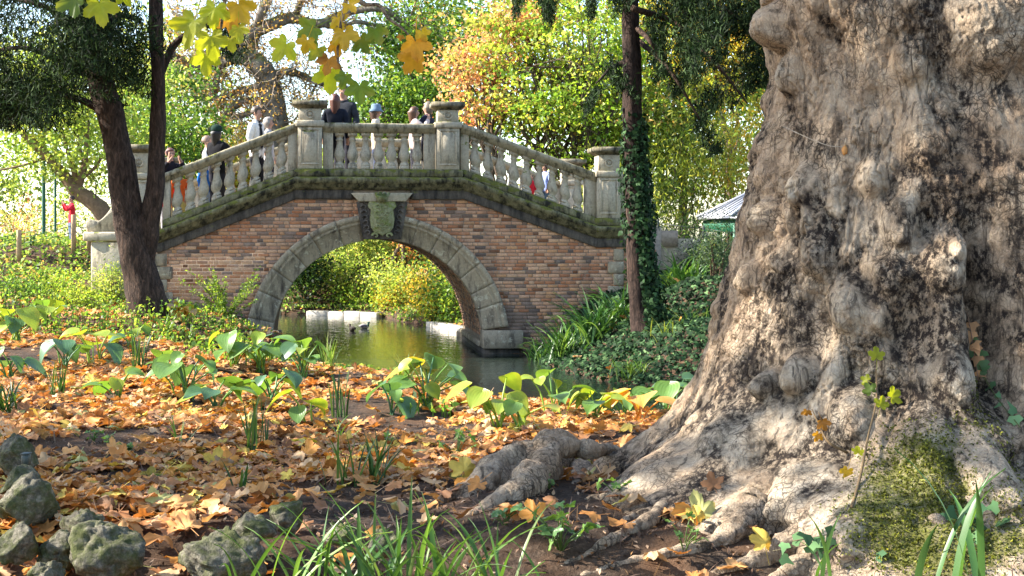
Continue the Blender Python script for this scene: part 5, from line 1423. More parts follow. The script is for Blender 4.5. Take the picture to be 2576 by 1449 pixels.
leaf_words = ['orange brown', 'light brown', 'pale tan', 'bright orange', 'yellow', 'dark brown', 'russet', 'yellow green']
leaf_me = {}
for k in range(6):
    for ci, c4 in enumerate(litter_pal):
        V, Fc, edge = LEAFS[k]
        cc = np.array(c4[:3]) * random.uniform(.95, 1.1)
        col = cc[None, :] * (1 - 0.28 * edge[:, None]) * (1 + 0.12 * fbm(V[:, 0] * 6, V[:, 1] * 6, 0, 2, k)[:, None])
        g = Geo(); g.add((V - np.array([0, .34, 0])) * 0.135, [Fc], np.clip(col, .01, .95)); me = g.mesh('fallen_leaf'); me.materials.append(M['litter']); leaf_me[(k, ci)] = me
wts = np.array([c[3] for c in litter_pal]); wts = wts / wts.sum()
for i_ in big:
    k = int(r.integers(6)); ci = int(r.choice(len(litter_pal), p=wts))
    o = link('fallen_leaf', leaf_me[(k, ci)], None, None, tuple(P[i_] + np.array([0, 0, .012])), (r.normal() * .28, r.normal() * .28, r.uniform(0, 6.28)))
    s_ = r.uniform(.65, 1.2); o.scale = (s_, s_, s_)
    tag(o, '%s lobed leaf lying loose on the soil in front of the rocks and roots' % leaf_words[ci], 'leaf', '%s fallen leaves' % leaf_words[ci])
# a few noted leaves: on the roots and the burl
for px, py, s_, ci, lb in ((1800, 1295, .16, 7, 'large grey green lobed leaf resting against the plane tree foot'), (1745, 1345, .10, 4, 'small yellow lobed leaf on the soil before the plane tree foot'), (1910, 1415, .13, 4, 'yellow lobed leaf lying on a pale root of the plane tree'), (1815, 1222, .10, 5, 'crumpled brown leaf caught in a hollow of the plane tree foot'), (1160, 1225, .16, 4, 'yellow orange leaf propped on the arched root'), (1345, 1335, .12, 3, 'orange leaf on the end of the arched root')):
    if ci in (7, 5):
        ta, tz = trunk_hit(px, py); rr_ = float(trunk_r(np.array([[ta]]), np.array([[tz]]))[0, 0]) + .02
        p_ = Vector((PT[0] + rr_ * math.cos(ta), PT[1] + rr_ * math.sin(ta), tz))
    else:
        gx_, gy_, gz_ = ground_pt(px, py); p_ = Vector((gx_, gy_, gz_ + .05))
    me = leaf_me[(ci % 6, ci)]
    o = link('fallen_leaf', me, None, None, p_, (math.radians(55), random.uniform(-.4, .4), random.uniform(-.6, .6))); k_ = s_ / 0.135; o.scale = (k_, k_, k_); tag(o, lb, 'leaf')

# --- hostas: every leaf a part with its stalk
def hosta_leaf_mesh(seed, col, col2, curl=0.35):
    rr_ = random.Random(seed); nu, nv = 25, 15; V = []; C = []
    for j in range(nv):
        v = j / (nv - 1)
        wdt = 0.57 * (math.sin(min(1, v * 1.02 + 0.0) ** 0.62 * PI) ** 0.8) * (1.0 - 0.18 * v) + 0.004
        for i in range(nu):
            u = i / (nu - 1) * 2 - 1
            back = -0.16 * abs(u) * math.exp(-(v / .22) ** 2) * 1.2         # heart-shaped base
            x = u * wdt; y = v + back
            z_ = 0.22 * abs(u) ** 1.4 * wdt - curl * v * v * 0.9 + 0.05 * math.sin(v * 5 + seed) * abs(u) + 0.010 * math.cos(u * 26) * (1 - v * .8)
            V.append((x, y, z_))
            f_ = min(1, max(0, (abs(u) ** 3) * 0.8 + 0.4 * float(fbm(np.array([x * 5 + seed]), np.array([y * 5]), 0, 2, seed)[0])))
            C.append(tuple(a_ * (1 - f_) + b_ * f_ for a_, b_ in zip(col, col2)))
    q = [(j * nu + i, j * nu + i + 1, (j + 1) * nu + i + 1, (j + 1) * nu + i) for j in range(nv - 1) for i in range(nu - 1)]
    g = Geo(); g.add(V, [np.array(q)], np.array(C)); me = g.mesh('leaf', True); me.materials.append(M['hosta']); return me
hosta_cols = {'blue': ((0.075, 0.165, 0.085), (0.10, 0.20, 0.08)), 'green': ((0.12, 0.235, 0.055), (0.16, 0.28, 0.06)), 'lime': ((0.24, 0.34, 0.045), (0.34, 0.38, 0.05)), 'yellow': ((0.30, 0.36, 0.05), (0.60, 0.38, 0.05)), 'wilt': ((0.60, 0.32, 0.06), (0.62, 0.42, 0.14))}
hosta_me = {(cn, k): hosta_leaf_mesh(k * 3 + i_, *hosta_cols[cn], curl=0.25 + 0.16 * k) for i_, cn in enumerate(hosta_cols) for k in range(3)}
def hosta(px, py, n, size, hgt, mix, label, seed, spread=1.0):
    rr_ = random.Random(seed)
    x, y, z_ = ground_pt(px, py)
    root = empty('hosta_plant', (x, y, z_)); tag(root, label, 'plant', 'hosta plants on the bank')
    size *= .88; hgt *= .82
    for i in range(n):
        a_ = 2 * PI * i / n + rr_.uniform(-.5, .5); out = rr_.uniform(.35, 1.0) * hgt * 0.75 * spread; up = hgt * rr_.uniform(.55, 1.15)
        b_ = np.array([rr_.gauss(0, .025), rr_.gauss(0, .025), -0.02]); e_ = np.array([out * math.cos(a_), out * math.sin(a_), up])
        cn = rr_.choices(list(mix), weights=list(mix.values()))[0]
        g = Geo(); cs = np.array(hosta_cols[cn][0]) * 1.3
        mid = (b_ + e_) / 2 + np.array([-.12 * out * math.cos(a_), -.12 * out * math.sin(a_), .12 * up])
        st = spline([b_, mid, e_], 8); tube(g, st, np.linspace(.008, .005, 8), 5, tuple(cs)); 
        stalk = obj('leaf_stalk', g, M['hosta'], root, smooth=True)
        lf = link('leaf', hosta_me[(cn, rr_.randrange(3))], None, stalk, tuple(e_))
        s_ = size * rr_.uniform(.5, 1.2)
        lf.scale = (s_, s_, s_)
        lf.rotation_euler = (rr_.uniform(-.75, .15), rr_.uniform(-.35, .35), a_ - PI / 2 + rr_.uniform(-.5, .5))
    return root
G = {'green': 3, 'blue': 2, 'lime': 1.5}
L_ = {'lime': 3, 'green': 2, 'yellow': .6}
Y_ = {'yellow': 2, 'green': 3, 'lime': 2}
hostas = [(40, 860, 9, .24, .36, {'blue': 1, 'lime': 2, 'green': 1}, 'large hosta with sunlit lime and bluish leaves at the slope under the fence posts'), (120, 815, 6, .20, .30, L_, 'hosta among the low shrubs below the wire fence'), (165, 935, 7, .21, .30, {'blue': 2, 'green': 2, 'lime': 1}, 'hosta with one bluish ribbed leaf tilted up on the leaf carpet'), (235, 915, 6, .20, .30, {'blue': 1, 'lime': 2}, 'hosta with narrow upright lime leaves left of the yew foot'),
          (300, 1008, 5, .18, .24, {'green': 3, 'lime': 1}, 'hosta with three broad mid green leaves low over the orange leaves'), (470, 1005, 9, .20, .36, {'blue': 2, 'green': 3}, 'dark green hosta beside the rush tuft at the middle of the bank'), (545, 1040, 8, .19, .30, {'blue': 2, 'green': 3, 'lime': 1}, 'spreading dark hosta with leaning stalks on the leaf carpet'), (655, 940, 13, .22, .40, {'green': 2, 'lime': 3, 'blue': 1}, 'big sunlit hosta clump at the shore in front of the left arch foot'), (590, 930, 8, .20, .34, {'lime': 2, 'green': 2, 'blue': 1}, 'hosta clump between the bushy fern and the big sunlit clump'),
          (765, 955, 8, .21, .40, {'blue': 2, 'green': 2, 'lime': 1}, 'hosta with one high round leaf against the water'), (690, 1015, 6, .19, .26, G, 'hosta with a large drooping ribbed leaf on the leaf carpet'), (770, 1065, 4, .19, .22, Y_, 'hosta with a green leaf edged in yellow'), (760, 1130, 3, .17, .08, {'yellow': 3, 'lime': 1}, 'flattened yellowing hosta on the bare soil'), (1070, 1030, 13, .215, .38, {'green': 3, 'blue': 2, 'yellow': 1, 'lime': 1}, 'full hosta clump with ribbed heart shaped leaves at the bank edge before the arch'), (990, 1045, 4, .17, .22, {'blue': 2, 'green': 2}, 'small dark hosta at the side of the full clump'),
          (1255, 1078, 6, .20, .32, L_, 'hosta with tall lime leaf stalks behind the arched root'), (1300, 1082, 5, .20, .34, {'green': 2, 'lime': 2, 'yellow': 1}, 'hosta with a flat leaf held high above the dark water'), (1390, 1050, 6, .18, .34, L_, 'slim lime hosta at the shore beside the dark inlet'), (1500, 1055, 7, .19, .28, {'green': 3, 'lime': 2}, 'low hosta between the slim lime one and the wilted one'), (1570, 1060, 6, .19, .26, {'green': 3, 'blue': 1}, 'green hosta next to the orange wilted leaves'), (1612, 1075, 5, .23, .30, {'wilt': 4, 'green': 1}, 'hosta with big wilted orange leaves before the plane tree'), (1680, 1045, 8, .20, .32, {'green': 3, 'blue': 2}, 'green hosta tucked behind the buttress of the plane tree'), (460, 812, 9, .22, .20, {'wilt': 3, 'yellow': 2}, 'pale yellow withered hosta at the foot of the yew'), (20, 960, 7, .2, .3, {'green': 2, 'blue': 2}, 'dark hosta at the left slope above the rush tuft'), (330, 880, 5, .18, .26, {'blue': 2, 'lime': 2}, 'hosta with bluish leaves between the herbs below the yew'), (420, 960, 5, .17, .26, {'green': 2, 'lime': 1}, 'small hosta leaning out of the green herbs')]
for k, (px, py, n, s_, h_, mx, lb) in enumerate(hostas): hosta(px, py, n, s_, h_, mx, lb, 300 + k)

# --- rush and iris tufts: each blade cluster one thing
def tuft(px, py, n, L, wd, lean, arch, col, label, seed, name='iris_tuft', brad=.03, group=None, Y=None):
    if Y is None: x, y, z_ = ground_pt(px, py)
    else: p_ = W(px, py, Y); x, y, z_ = p_.x, Y, min(p_.z, gz(p_.x, Y))
    g = Geo(); blades(g, (0, 0, -0.02), n, L, wd, 0, col, lean, arch, seed, .2, brad)
    o = obj(name, g, M['blade'], None, loc=(x, y, z_)); o['kind'] = 'stuff' if n > 200 else o.get('kind', 'thing'); 
    if o['kind'] == 'thing': del o['kind']
    return tag(o, label, 'grass', group)
dkg = [(0.03, 0.075, 0.02, 3), (0.06, 0.12, 0.03, 2), (0.10, 0.17, 0.04, 1)]
lkg = [(0.10, 0.20, 0.035, 3), (0.18, 0.28, 0.05, 2), (0.30, 0.34, 0.08, 1)]
for k, (px, py, n, L, wd, le, ar, cl, lb) in enumerate([(350, 938, 26, .42, .014, .18, .25, dkg, 'upright dark rush tuft beside the hosta clumps below the yew'), (145, 1005, 20, .28, .013, .22, .2, dkg, 'short dark iris tuft on the orange leaves'), (640, 1135, 22, .32, .013, .2, .25, dkg, 'stiff dark iris tuft standing on the bare soil edge'), (15, 1040, 34, .30, .014, .5, .7, dkg, 'arching grass tuft above the rocks'), (850, 1050, 16, .36, .012, .14, .18, dkg, 'thin dark iris tuft among the orange leaves before the water'), (830, 930, 22, .42, .012, .3, .4, lkg, 'tall reed tuft at the shore in front of the water'), (760, 945, 20, .36, .012, .35, .4, lkg, 'reed tuft with yellowing blades by the round hosta leaf'),
        (415, 850, 26, .34, .012, .4, .5, lkg, 'bright grass tuft at the base of the yew'), (455, 1120, 10, .20, .010, .5, .6, lkg, 'small pale green sprout on bare soil'), (940, 1215, 18, .30, .011, .4, .5, dkg, 'dark grass tuft beside the orange leaves at the rocks'), (870, 1225, 16, .28, .011, .35, .4, dkg, 'dark grass tuft before the fallen leaf heap'), (1195, 960, 26, .36, .012, .4, .5, lkg, 'reed tuft right of the full hosta clump at the shore'), (1330, 985, 18, .34, .012, .4, .6, lkg, 'thin reeds over the dark inlet'), (1010, 960, 20, .30, .012, .4, .5, lkg, 'short reeds at the shore before the arch'), (850, 1105, 12, .2, .012, .5, .7, lkg, 'light green grass sprout among the leaves'), (560, 880, 22, .3, .011, .5, .6, lkg, 'grass tuft at the foot of the bushy fern'), (480, 870, 22, .3, .011, .5, .6, lkg, 'grass tuft under the brick wall by the yew'), (610, 1240, 10, .16, .01, .5, .5, dkg, 'tiny dark grass sprout by the yellow leaf')]):
    tuft(px, py, n, L, wd, le, ar, cl, lb, 400 + k, group=None)
# fresh green sedge in front
sedge = [(0.08, 0.17, 0.03, 3), (0.12, 0.22, 0.045, 3), (0.05, 0.12, 0.025, 2), (0.17, 0.25, 0.07, .7)]
for k, (px, py, Y, n, L, az) in enumerate([(960, 1545, 4.25, 30, .44, None), (1100, 1540, 4.3, 26, .44, None), (830, 1530, 4.3, 18, .40, None), (1240, 1530, 4.35, 18, .42, None), (690, 1525, 4.2, 9, .42, None)]):
    p_ = W(px, py, Y); g = Geo(); blades(g, (0, 0, 0), n, L * .9, .014, 0, sedge, .55, .60, 500 + k, .2, .05, 9, az)
    tag(obj('sedge_clump', g, M['blade'], None, loc=(p_.x, Y, p_.z)), ['large fresh green sedge clump with long arching blades before the soil edge', 'sedge clump leaning over the soil towards the roots', 'sedge clump with low bent blades by the mossy rocks', 'thin sedge clump reaching towards the plane tree roots', 'sparse sedge blades beside the big mossy rock'][k], 'grass')
p_ = W(2425, 1530, 3.9); g = Geo(); blades(g, (0, 0, 0), 7, .50, .020, 0, [(0.05, 0.12, 0.03, 2), (0.08, 0.17, 0.04, 2)], .25, .8, 521, .15, .09, 9)
tag(obj('sedge_clump', g, M['blade'], None, loc=tuple(p_)), 'few long green sedge blades in front of the mossy plane tree foot', 'grass')
p_ = W(2090, 1500, 4.3); g = Geo(); blades(g, (0, 0, 0), 4, .28, .014, 0, sedge, .25, .75, 523, .15, .04, 9)
tag(obj('sedge_clump', g, M['blade'], None, loc=tuple(p_)), 'short folded sedge blades before the pale roots', 'grass')

# --- right bank: strap leaves, ivy carpet
strap = [(0.025, 0.075, 0.022, 3), (0.05, 0.125, 0.03, 3), (0.09, 0.19, 0.045, 2), (0.16, 0.27, 0.07, .8)]
for k, (px, py, Y, n, L, wd, lb) in enumerate([(1500, 800, 21.3, 70, .85, .032, 'large dark strap leaved clump drooping beside the bridge foot'), (1420, 850, 21.6, 60, .75, .028, 'drooping strap leaved clump over the pond corner at the bridge pier'), (1560, 760, 21.6, 50, .8, .03, 'strap leaved clump against the ivy clad yew trunk'), (1460, 760, 22.6, 26, .75, .03, 'spiky dark strap leaved clump under the brick wall'), (1365, 875, 22.4, 40, .42, .02, 'fine grass clump hanging at the pond corner by the pier'),
        (1725, 690, 23.0, 64, .8, .032, 'bright green strap leaved clump on the slope behind the ivy clad yew'), (1665, 690, 23.6, 40, .7, .03, 'dark strap leaved clump between the yew trunk and the mesh fence'), (1790, 650, 24.0, 50, .75, .025, 'grassy clump below the mesh fence by the plane trunk'), (1600, 905, 18.9, 40, .42, .014, 'light fine grass tuft hanging over the ivy carpet'), (1690, 860, 19.6, 36, .42, .014, 'light grass tuft below the ivy clad yew on the ivy'), (1745, 830, 20.2, 36, .45, .014, 'feathery grass tuft on the ivy beside the plane trunk')]):
    xx = W(px, 600, Y).x
    tuft(px, py, int(n * 1.5), L, wd * 1.15, .55, .85, strap if wd > .016 else lkg, lb, 440 + k, name='strap_leaf_clump' if wd > .016 else 'grass_tuft', brad=.12, Y=Y)
r = np.random.default_rng(91); n = 38000
Yy = r.uniform(17.4, 26, n); X = r.uniform(0.25, 7.6, n)
d = pond_dist(X, Yy); uu = (X - O[0]) * EU[0] + (Yy - O[1]) * EU[1]; vv = (X - O[0]) * EV[0] + (Yy - O[1]) * EV[1]
keep = (d > -0.02) & ~((vv > -0.05) & (uu < uR1 + .1)) & (X < 7.6)
X, Yy = X[keep], Yy[keep]; dens = r.random(len(X)) < np.clip(1.4 - (Yy - 17) / 9, .35, 1); X, Yy = X[dens], Yy[dens]
P = np.stack([X, Yy, ground(X, Yy) + .015 + .07 * r.random(len(X))], 1)
g = Geo(); ivy_leaf_cloud(g, P, np.tile([-.3, -.55, .8], (len(P), 1)), .075, ivy_pal + [(0.09, 0.15, 0.06, .8)], r)
tag(obj('ivy_carpet', g, M['ivy']), 'dark ivy carpeting the bank beside the bridge', 'ivy', kind='stuff')
g = Geo(); m = r.choice(len(P), 60); scatter_leaves(g, P[m] + np.array([0, 0, .05]), .16, litter_pal, .5, r)
tag(obj('leaves_on_ivy', g, M['litter']), 'orange leaves scattered on the ivy bank', 'leaf litter', kind='stuff')

# --- green herbs on the left bank
r = np.random.default_rng(14); n = 40000
Yy = 9.6 + 14.5 * r.random(n) ** .9; X = r.uniform(-.40 * Yy - 3.5, -.02 * Yy)
d = pond_dist(X, Yy); vv = (X - O[0]) * EV[0] + (Yy - O[1]) * EV[1]
cov = fbm(X * .8, Yy * .55, 0, 3, 55) + .35 * sstep(11, 15, Yy) - .3 * sstep(20, 23, Yy) - 0.45 * sstep(-3.3, -1.6, X)
keep = (d > .05) & (vv < -.1) & (r.random(n) < np.clip(cov * 1.2 + .12, 0, 1))
X, Yy = X[keep], Yy[keep]; h_ = .02 + .20 * r.random(len(X)) ** 1.6 * np.clip(.5 + cov[keep], .2, 1.2) * np.clip(d[keep] / 1.6, .25, 1)
P = np.stack([X, Yy, ground(X, Yy) + h_], 1)
g = Geo(); cloud(g, P, .06, pick([(0.12, 0.24, 0.04, 4), (0.22, 0.33, 0.05, 3), (0.32, 0.40, 0.08, 2), (0.06, 0.13, 0.03, 2)], len(P), r), .6, 0, .5)
st = r.choice(len(P), 4000)
b_ = P[st].copy(); q_ = np.stack([b_ + np.array([-.004, 0, 0]), b_ + np.array([.004, 0, 0]), np.stack([b_[:, 0] + .004, b_[:, 1], ground(b_[:, 0], b_[:, 1]) - .01], 1), np.stack([b_[:, 0] - .004, b_[:, 1], ground(b_[:, 0], b_[:, 1]) - .01], 1)], 1)
g.add(q_.reshape(-1, 3), [np.arange(len(st) * 4).reshape(-1, 4)], (.10, .18, .04))
tag(obj('ground_herbs', g, M['foliage']), 'low green herbs covering the left bank below the yew', 'ground cover', kind='stuff')
# far bank cover
n = 34000; Yy = np.where(r.random(n) < .35, r.uniform(28.5, 37, n), r.uniform(28.5, 44, n)); X = Yy * r.uniform(-.22, .12, n) - 0.5
d = pond_dist(X, Yy); keep = d > .02; X, Yy, d = X[keep], Yy[keep], d[keep]
P = np.stack([X, Yy, ground(X, Yy) + .03 + .28 * r.random(len(X)) * np.clip(d, .2, 1)], 1)
g = Geo(); cloud(g, P, .11, pick([(0.14, 0.26, 0.06, 4), (0.26, 0.38, 0.12, 3), (0.42, 0.46, 0.20, 2), (0.07, 0.14, 0.03, 2.5), (0.55, 0.28, 0.16, 1.2)], len(P), r), .55)
tag(obj('far_bank_herbs', g, M['foliage']), 'sunlit low plants covering the far pond bank', 'ground cover', kind='stuff')
n = 14000; Yy = r.uniform(23.5, 40, n); X = Yy * r.uniform(-.42, -.23, n)
d = pond_dist(X, Yy); keep = (d > .3) & ~(((X - O[0]) * EU[0] + (Yy - O[1]) * EU[1] > uDL - .4) & ((X - O[0]) * EV[0] + (Yy - O[1]) * EV[1] > -.2)); X, Yy = X[keep], Yy[keep]
P = np.stack([X, Yy, ground(X, Yy) + .02 + .14 * r.random(len(X)) ** 2], 1)
g = Geo(); cloud(g, P, .10, pick([(0.16, 0.28, 0.06, 4), (0.30, 0.40, 0.10, 3), (0.45, 0.33, 0.12, 1.2), (0.09, 0.16, 0.04, 2)], len(P), r), .55)
tag(obj('slope_herbs', g, M['foliage']), 'light green plants on the slope behind the wire fence', 'ground cover', kind='stuff')

n = 12000; Yy = r.uniform(25.5, 46, n); X = r.uniform(2.4, 16, n)
uu = (X - O[0]) * EU[0] + (Yy - O[1]) * EU[1]; vv = (X - O[0]) * EV[0] + (Yy - O[1]) * EV[1]
keep = ~((uu < uDR + .5) & (vv < D + .4)) & (np.hypot(X - 5.6, Yy - 29.5) > 2.2); X, Yy = X[keep], Yy[keep]
P = np.stack([X, Yy, ground(X, Yy) + .02 + .22 * r.random(len(X)) ** 2], 1)
g = Geo(); cloud(g, P, .12, pick([(0.12, 0.22, 0.05, 4), (0.22, 0.32, 0.08, 3), (0.40, 0.30, 0.10, 1.5), (0.07, 0.13, 0.03, 2)], len(P), r), .55)
tag(obj('lawn_herbs', g, M['foliage']), 'low green plants around the pavilion beyond the mesh fence', 'ground cover', kind='stuff')
# --- bushy fern in front of the wall
x, y, z_ = ground_pt(575, 850); y = 21.3; x = W(568, 600, y).x; z_ = gz(x, y)
fern = empty('fern_bush', (x, y, z_)); tag(fern, 'feathery upright green fern bush in front of the brick wall by the arch', 'fern')
r = np.random.default_rng(8)
for k in range(30):
    a_ = r.uniform(0, 2 * PI); ln = r.uniform(.45, 1.0); tilt = r.uniform(.1, .62)
    ts = np.linspace(0, 1, 9); P = np.stack([np.sin(tilt + .35 * ts) * ts * ln * math.cos(a_), np.sin(tilt + .35 * ts) * ts * ln * math.sin(a_) * .6, np.cos(tilt + .2 * ts) * ts * ln], 1)
    g = Geo(); tube(g, P, np.linspace(.006, .002, 9), 4, (.16, .22, .05)); m = 60
    tt = r.uniform(.12, 1, m); Q = np.stack([np.interp(tt, ts, P[:, i_]) for i_ in range(3)], 1) + r.normal(size=(m, 3)) * .018
    cloud(g, Q, .055, pick([(0.16, 0.27, 0.04, 3), (0.26, 0.35, 0.05, 2), (0.09, 0.17, 0.03, 2)] if ln > .55 else [(0.02, 0.04, 0.015, 2), (0.05, 0.08, 0.02, 1)], m, r), .4, 0, .3, .1, .2, r)
    obj('frond', g, M['foliage'], fern)

# --- rocks at the lower left
t = NT('mossy_rock'); p = t.pos(); n1 = t.noise(p, 11, 7, .72); n2 = t.noise(p, 42, 5, .7); n3 = t.noise(p, 4.5, 4)
c = t.ramp(n2, [(.3, (0.03, .027, .022)), (.5, (.11, .10, .075)), (.72, (.27, .24, .185))])
c = t.mix(t.ramp(n1, [(.42, (0, 0, 0)), (.58, (.85, .85, .85))]), c, t.mix(n2, (.015, .02, .007), (.10, .115, .03)))
c = t.mix(t.ramp(n3, [(.56, (0, 0, 0)), (.7, (.6, .6, .6))]), c, (.045, .04, .03))
M['rock'] = t.done(t.principled(c, .95, t.bump(n2, .9, .012, t.bump(n1, .8, .03)), .15))
rocks = [(70, 1262, 5.35, 86, 66, 'rounded pitted mossy boulder beside the leaf heap'), (40, 1145, 5.9, 52, 58, 'tall dark boulder under the grass tuft at the black spotlight'), (55, 1215, 5.6, 60, 40, 'flat pale boulder wedged between two boulders'), (45, 1372, 5.0, 62, 56, 'mossy boulder above the heap of dead leaves'), (265, 1385, 4.95, 100, 78, 'long slanted mossy boulder split by a crack'), (150, 1385, 5.05, 52, 50, 'shaded boulder between the long slanted one and its neighbour'), (560, 1415, 4.85, 108, 80, 'big green mossy boulder behind the sedge'), (720, 1300, 5.2, 52, 48, 'pale pitted rock standing at the soil edge'), (120, 1445, 4.7, 48, 36, 'small mossy rock at the bottom of the boulder heap'), (870, 1345, 5.0, 48, 24, 'half buried flat tan rock behind the sedge blades'), (965, 1370, 4.95, 50, 34, 'half buried brown rock under the sedge'), (640, 1330, 5.1, 60, 40, 'low dark rock behind the big green one'), (215, 1320, 5.25, 60, 36, 'flat stone at the lip of the leaf heap')]
for k, (px, py, Y, rx, rz, lb) in enumerate(rocks):
    p_ = W(px, py, Y); g = Geo(); s_ = Y / F
    blob(g, (0, 0, 0), (rx * s_, rx * s_ * .85, rz * s_), k + 3, .30, 1.5, 56, 40, octv=5)
    Vr = g.V[0]; nrm = unit(Vr); pit = fbm(Vr[:, 0] * 22 + k, Vr[:, 1] * 22, Vr[:, 2] * 22, 3, k); Vr += nrm * (.012 * pit - .02 * sstep(.45, .8, pit))[:, None]
    rp = np.random.default_rng(k + 70); cen = np.array([rx * s_, rx * s_ * .85, rz * s_])
    for _ in range(9):       # broken faces
        nn_ = rp.normal(size=3); nn_ /= np.linalg.norm(nn_); dd_ = np.linalg.norm(nn_ * cen) * rp.uniform(.62, .9)
        ov = np.maximum(0, Vr @ nn_ - dd_); Vr -= (ov * .82)[:, None] * nn_
    Vr += nrm * (.006 * fbm(Vr[:, 0] * 40, Vr[:, 1] * 40, Vr[:, 2] * 40, 3, k))[:, None]
    o = obj('rock', g, M['rock'], None, smooth=True, loc=tuple(p_)); o.rotation_euler = (0, random.uniform(-.3, .3), random.uniform(-.3, .3)); tag(o, lb, 'rock', 'mossy rocks edging the soil')
# small wild plants
def herb(px, py, n, size, hgt, label, seed, cols=None, Y=None, name='wild_seedling'):
    if Y is None: x, y, z_ = ground_pt(px, py)
    else: p_ = W(px, py, Y); x, y, z_ = tuple(p_)
    r = np.random.default_rng(seed); root = empty(name, (x, y, z_)); tag(root, label, 'plant')
    g = Geo()
    for i in range(n):
        a_ = r.uniform(0, 2 * PI); e_ = np.array([math.cos(a_) * hgt * r.uniform(.2, .9), math.sin(a_) * hgt * .6 * r.uniform(.2, .9), hgt * r.uniform(.3, 1.1)])
        tube(g, spline([(0, 0, -.02), e_ * np.array([.4, .4, .6]), e_], 5), .0025, 4, (.10, .16, .04))
        gl = Geo(); V, Fc, ed = LEAFS[i % len(LEAFS)]
        Rm = rot_mats(1, .5, r)[0]; c = pick(cols or [(0.10, 0.20, 0.06, 2), (0.16, 0.28, 0.07, 2)], 1, r)[0]
        gl.add(((V - np.array([0, .1, 0])) * size * r.uniform(.7, 1.2)) @ Rm.T + e_, [Fc], c); obj('leaf', gl, M['hosta'], root)
    obj('stems', g, M['blade'], root)
herb(1410, 1385, 16, .075, .15, 'light green seedling with lobed leaves on the soil between the roots', 1)
herb(1385, 1235, 7, .04, .06, 'tiny seedling beside the upright root', 2)
herb(1555, 1265, 9, .06, .08, 'small grassy seedling at the side of a fallen leaf by the plane foot', 3)
herb(1150, 1150, 9, .06, .14, 'green seedling in front of the arched root tip', 4)
herb(1270, 1320, 8, .05, .07, 'seedling with grey green leaves beside the sedge', 5)
herb(320, 1145, 16, .035, .05, 'small creeping green herb patch on the soil', 6); herb(380, 1225, 12, .035, .05, 'tiny creeping herb beside the leaf heap', 7); herb(285, 1120, 10, .035, .05, 'creeping herb patch at the edge of the bare soil', 8); herb(980, 1130, 12, .045, .06, 'pale herb with round leaves among the leaves', 9); herb(235, 1110, 9, .035, .05, 'little green weed near the dark boulder', 10); herb(1720, 1400, 9, .05, .14, 'upright bright seedling beside the yellow leaf', 11)

# bark chips and crumbs on the bare soil
r = np.random.default_rng(63); n = 9000
Yy = 4.3 + 5.0 * r.random(n) ** 1.4; X = Yy * r.uniform(-.38, .36, n)
P = np.stack([X, Yy, ground(X, Yy) + .004 + .008 * r.random(n)], 1)
P = P[(pond_dist(X, Yy) > .1)]
g = Geo(); cloud(g, P, .026, pick([(0.10, 0.06, 0.04, 3), (0.22, 0.13, 0.08, 3), (0.38, 0.25, 0.16, 2), (0.05, 0.035, 0.025, 3), (0.45, 0.33, 0.24, 1)], len(P), r), .5, 0, 1.6, .12, .25, r)
m = r.choice(len(P), 600); cloud(g, P[m] + np.array([0, 0, .012]), .15, pick([(0.16, 0.10, 0.07, 2), (0.30, 0.21, 0.14, 1)], 600, r), .05, 0, 1.5, .03, .2, r)
tag(obj('soil_debris', g, M['litter']), 'brown bark chips and crumbs strewn over the bare soil', 'debris', kind='stuff')
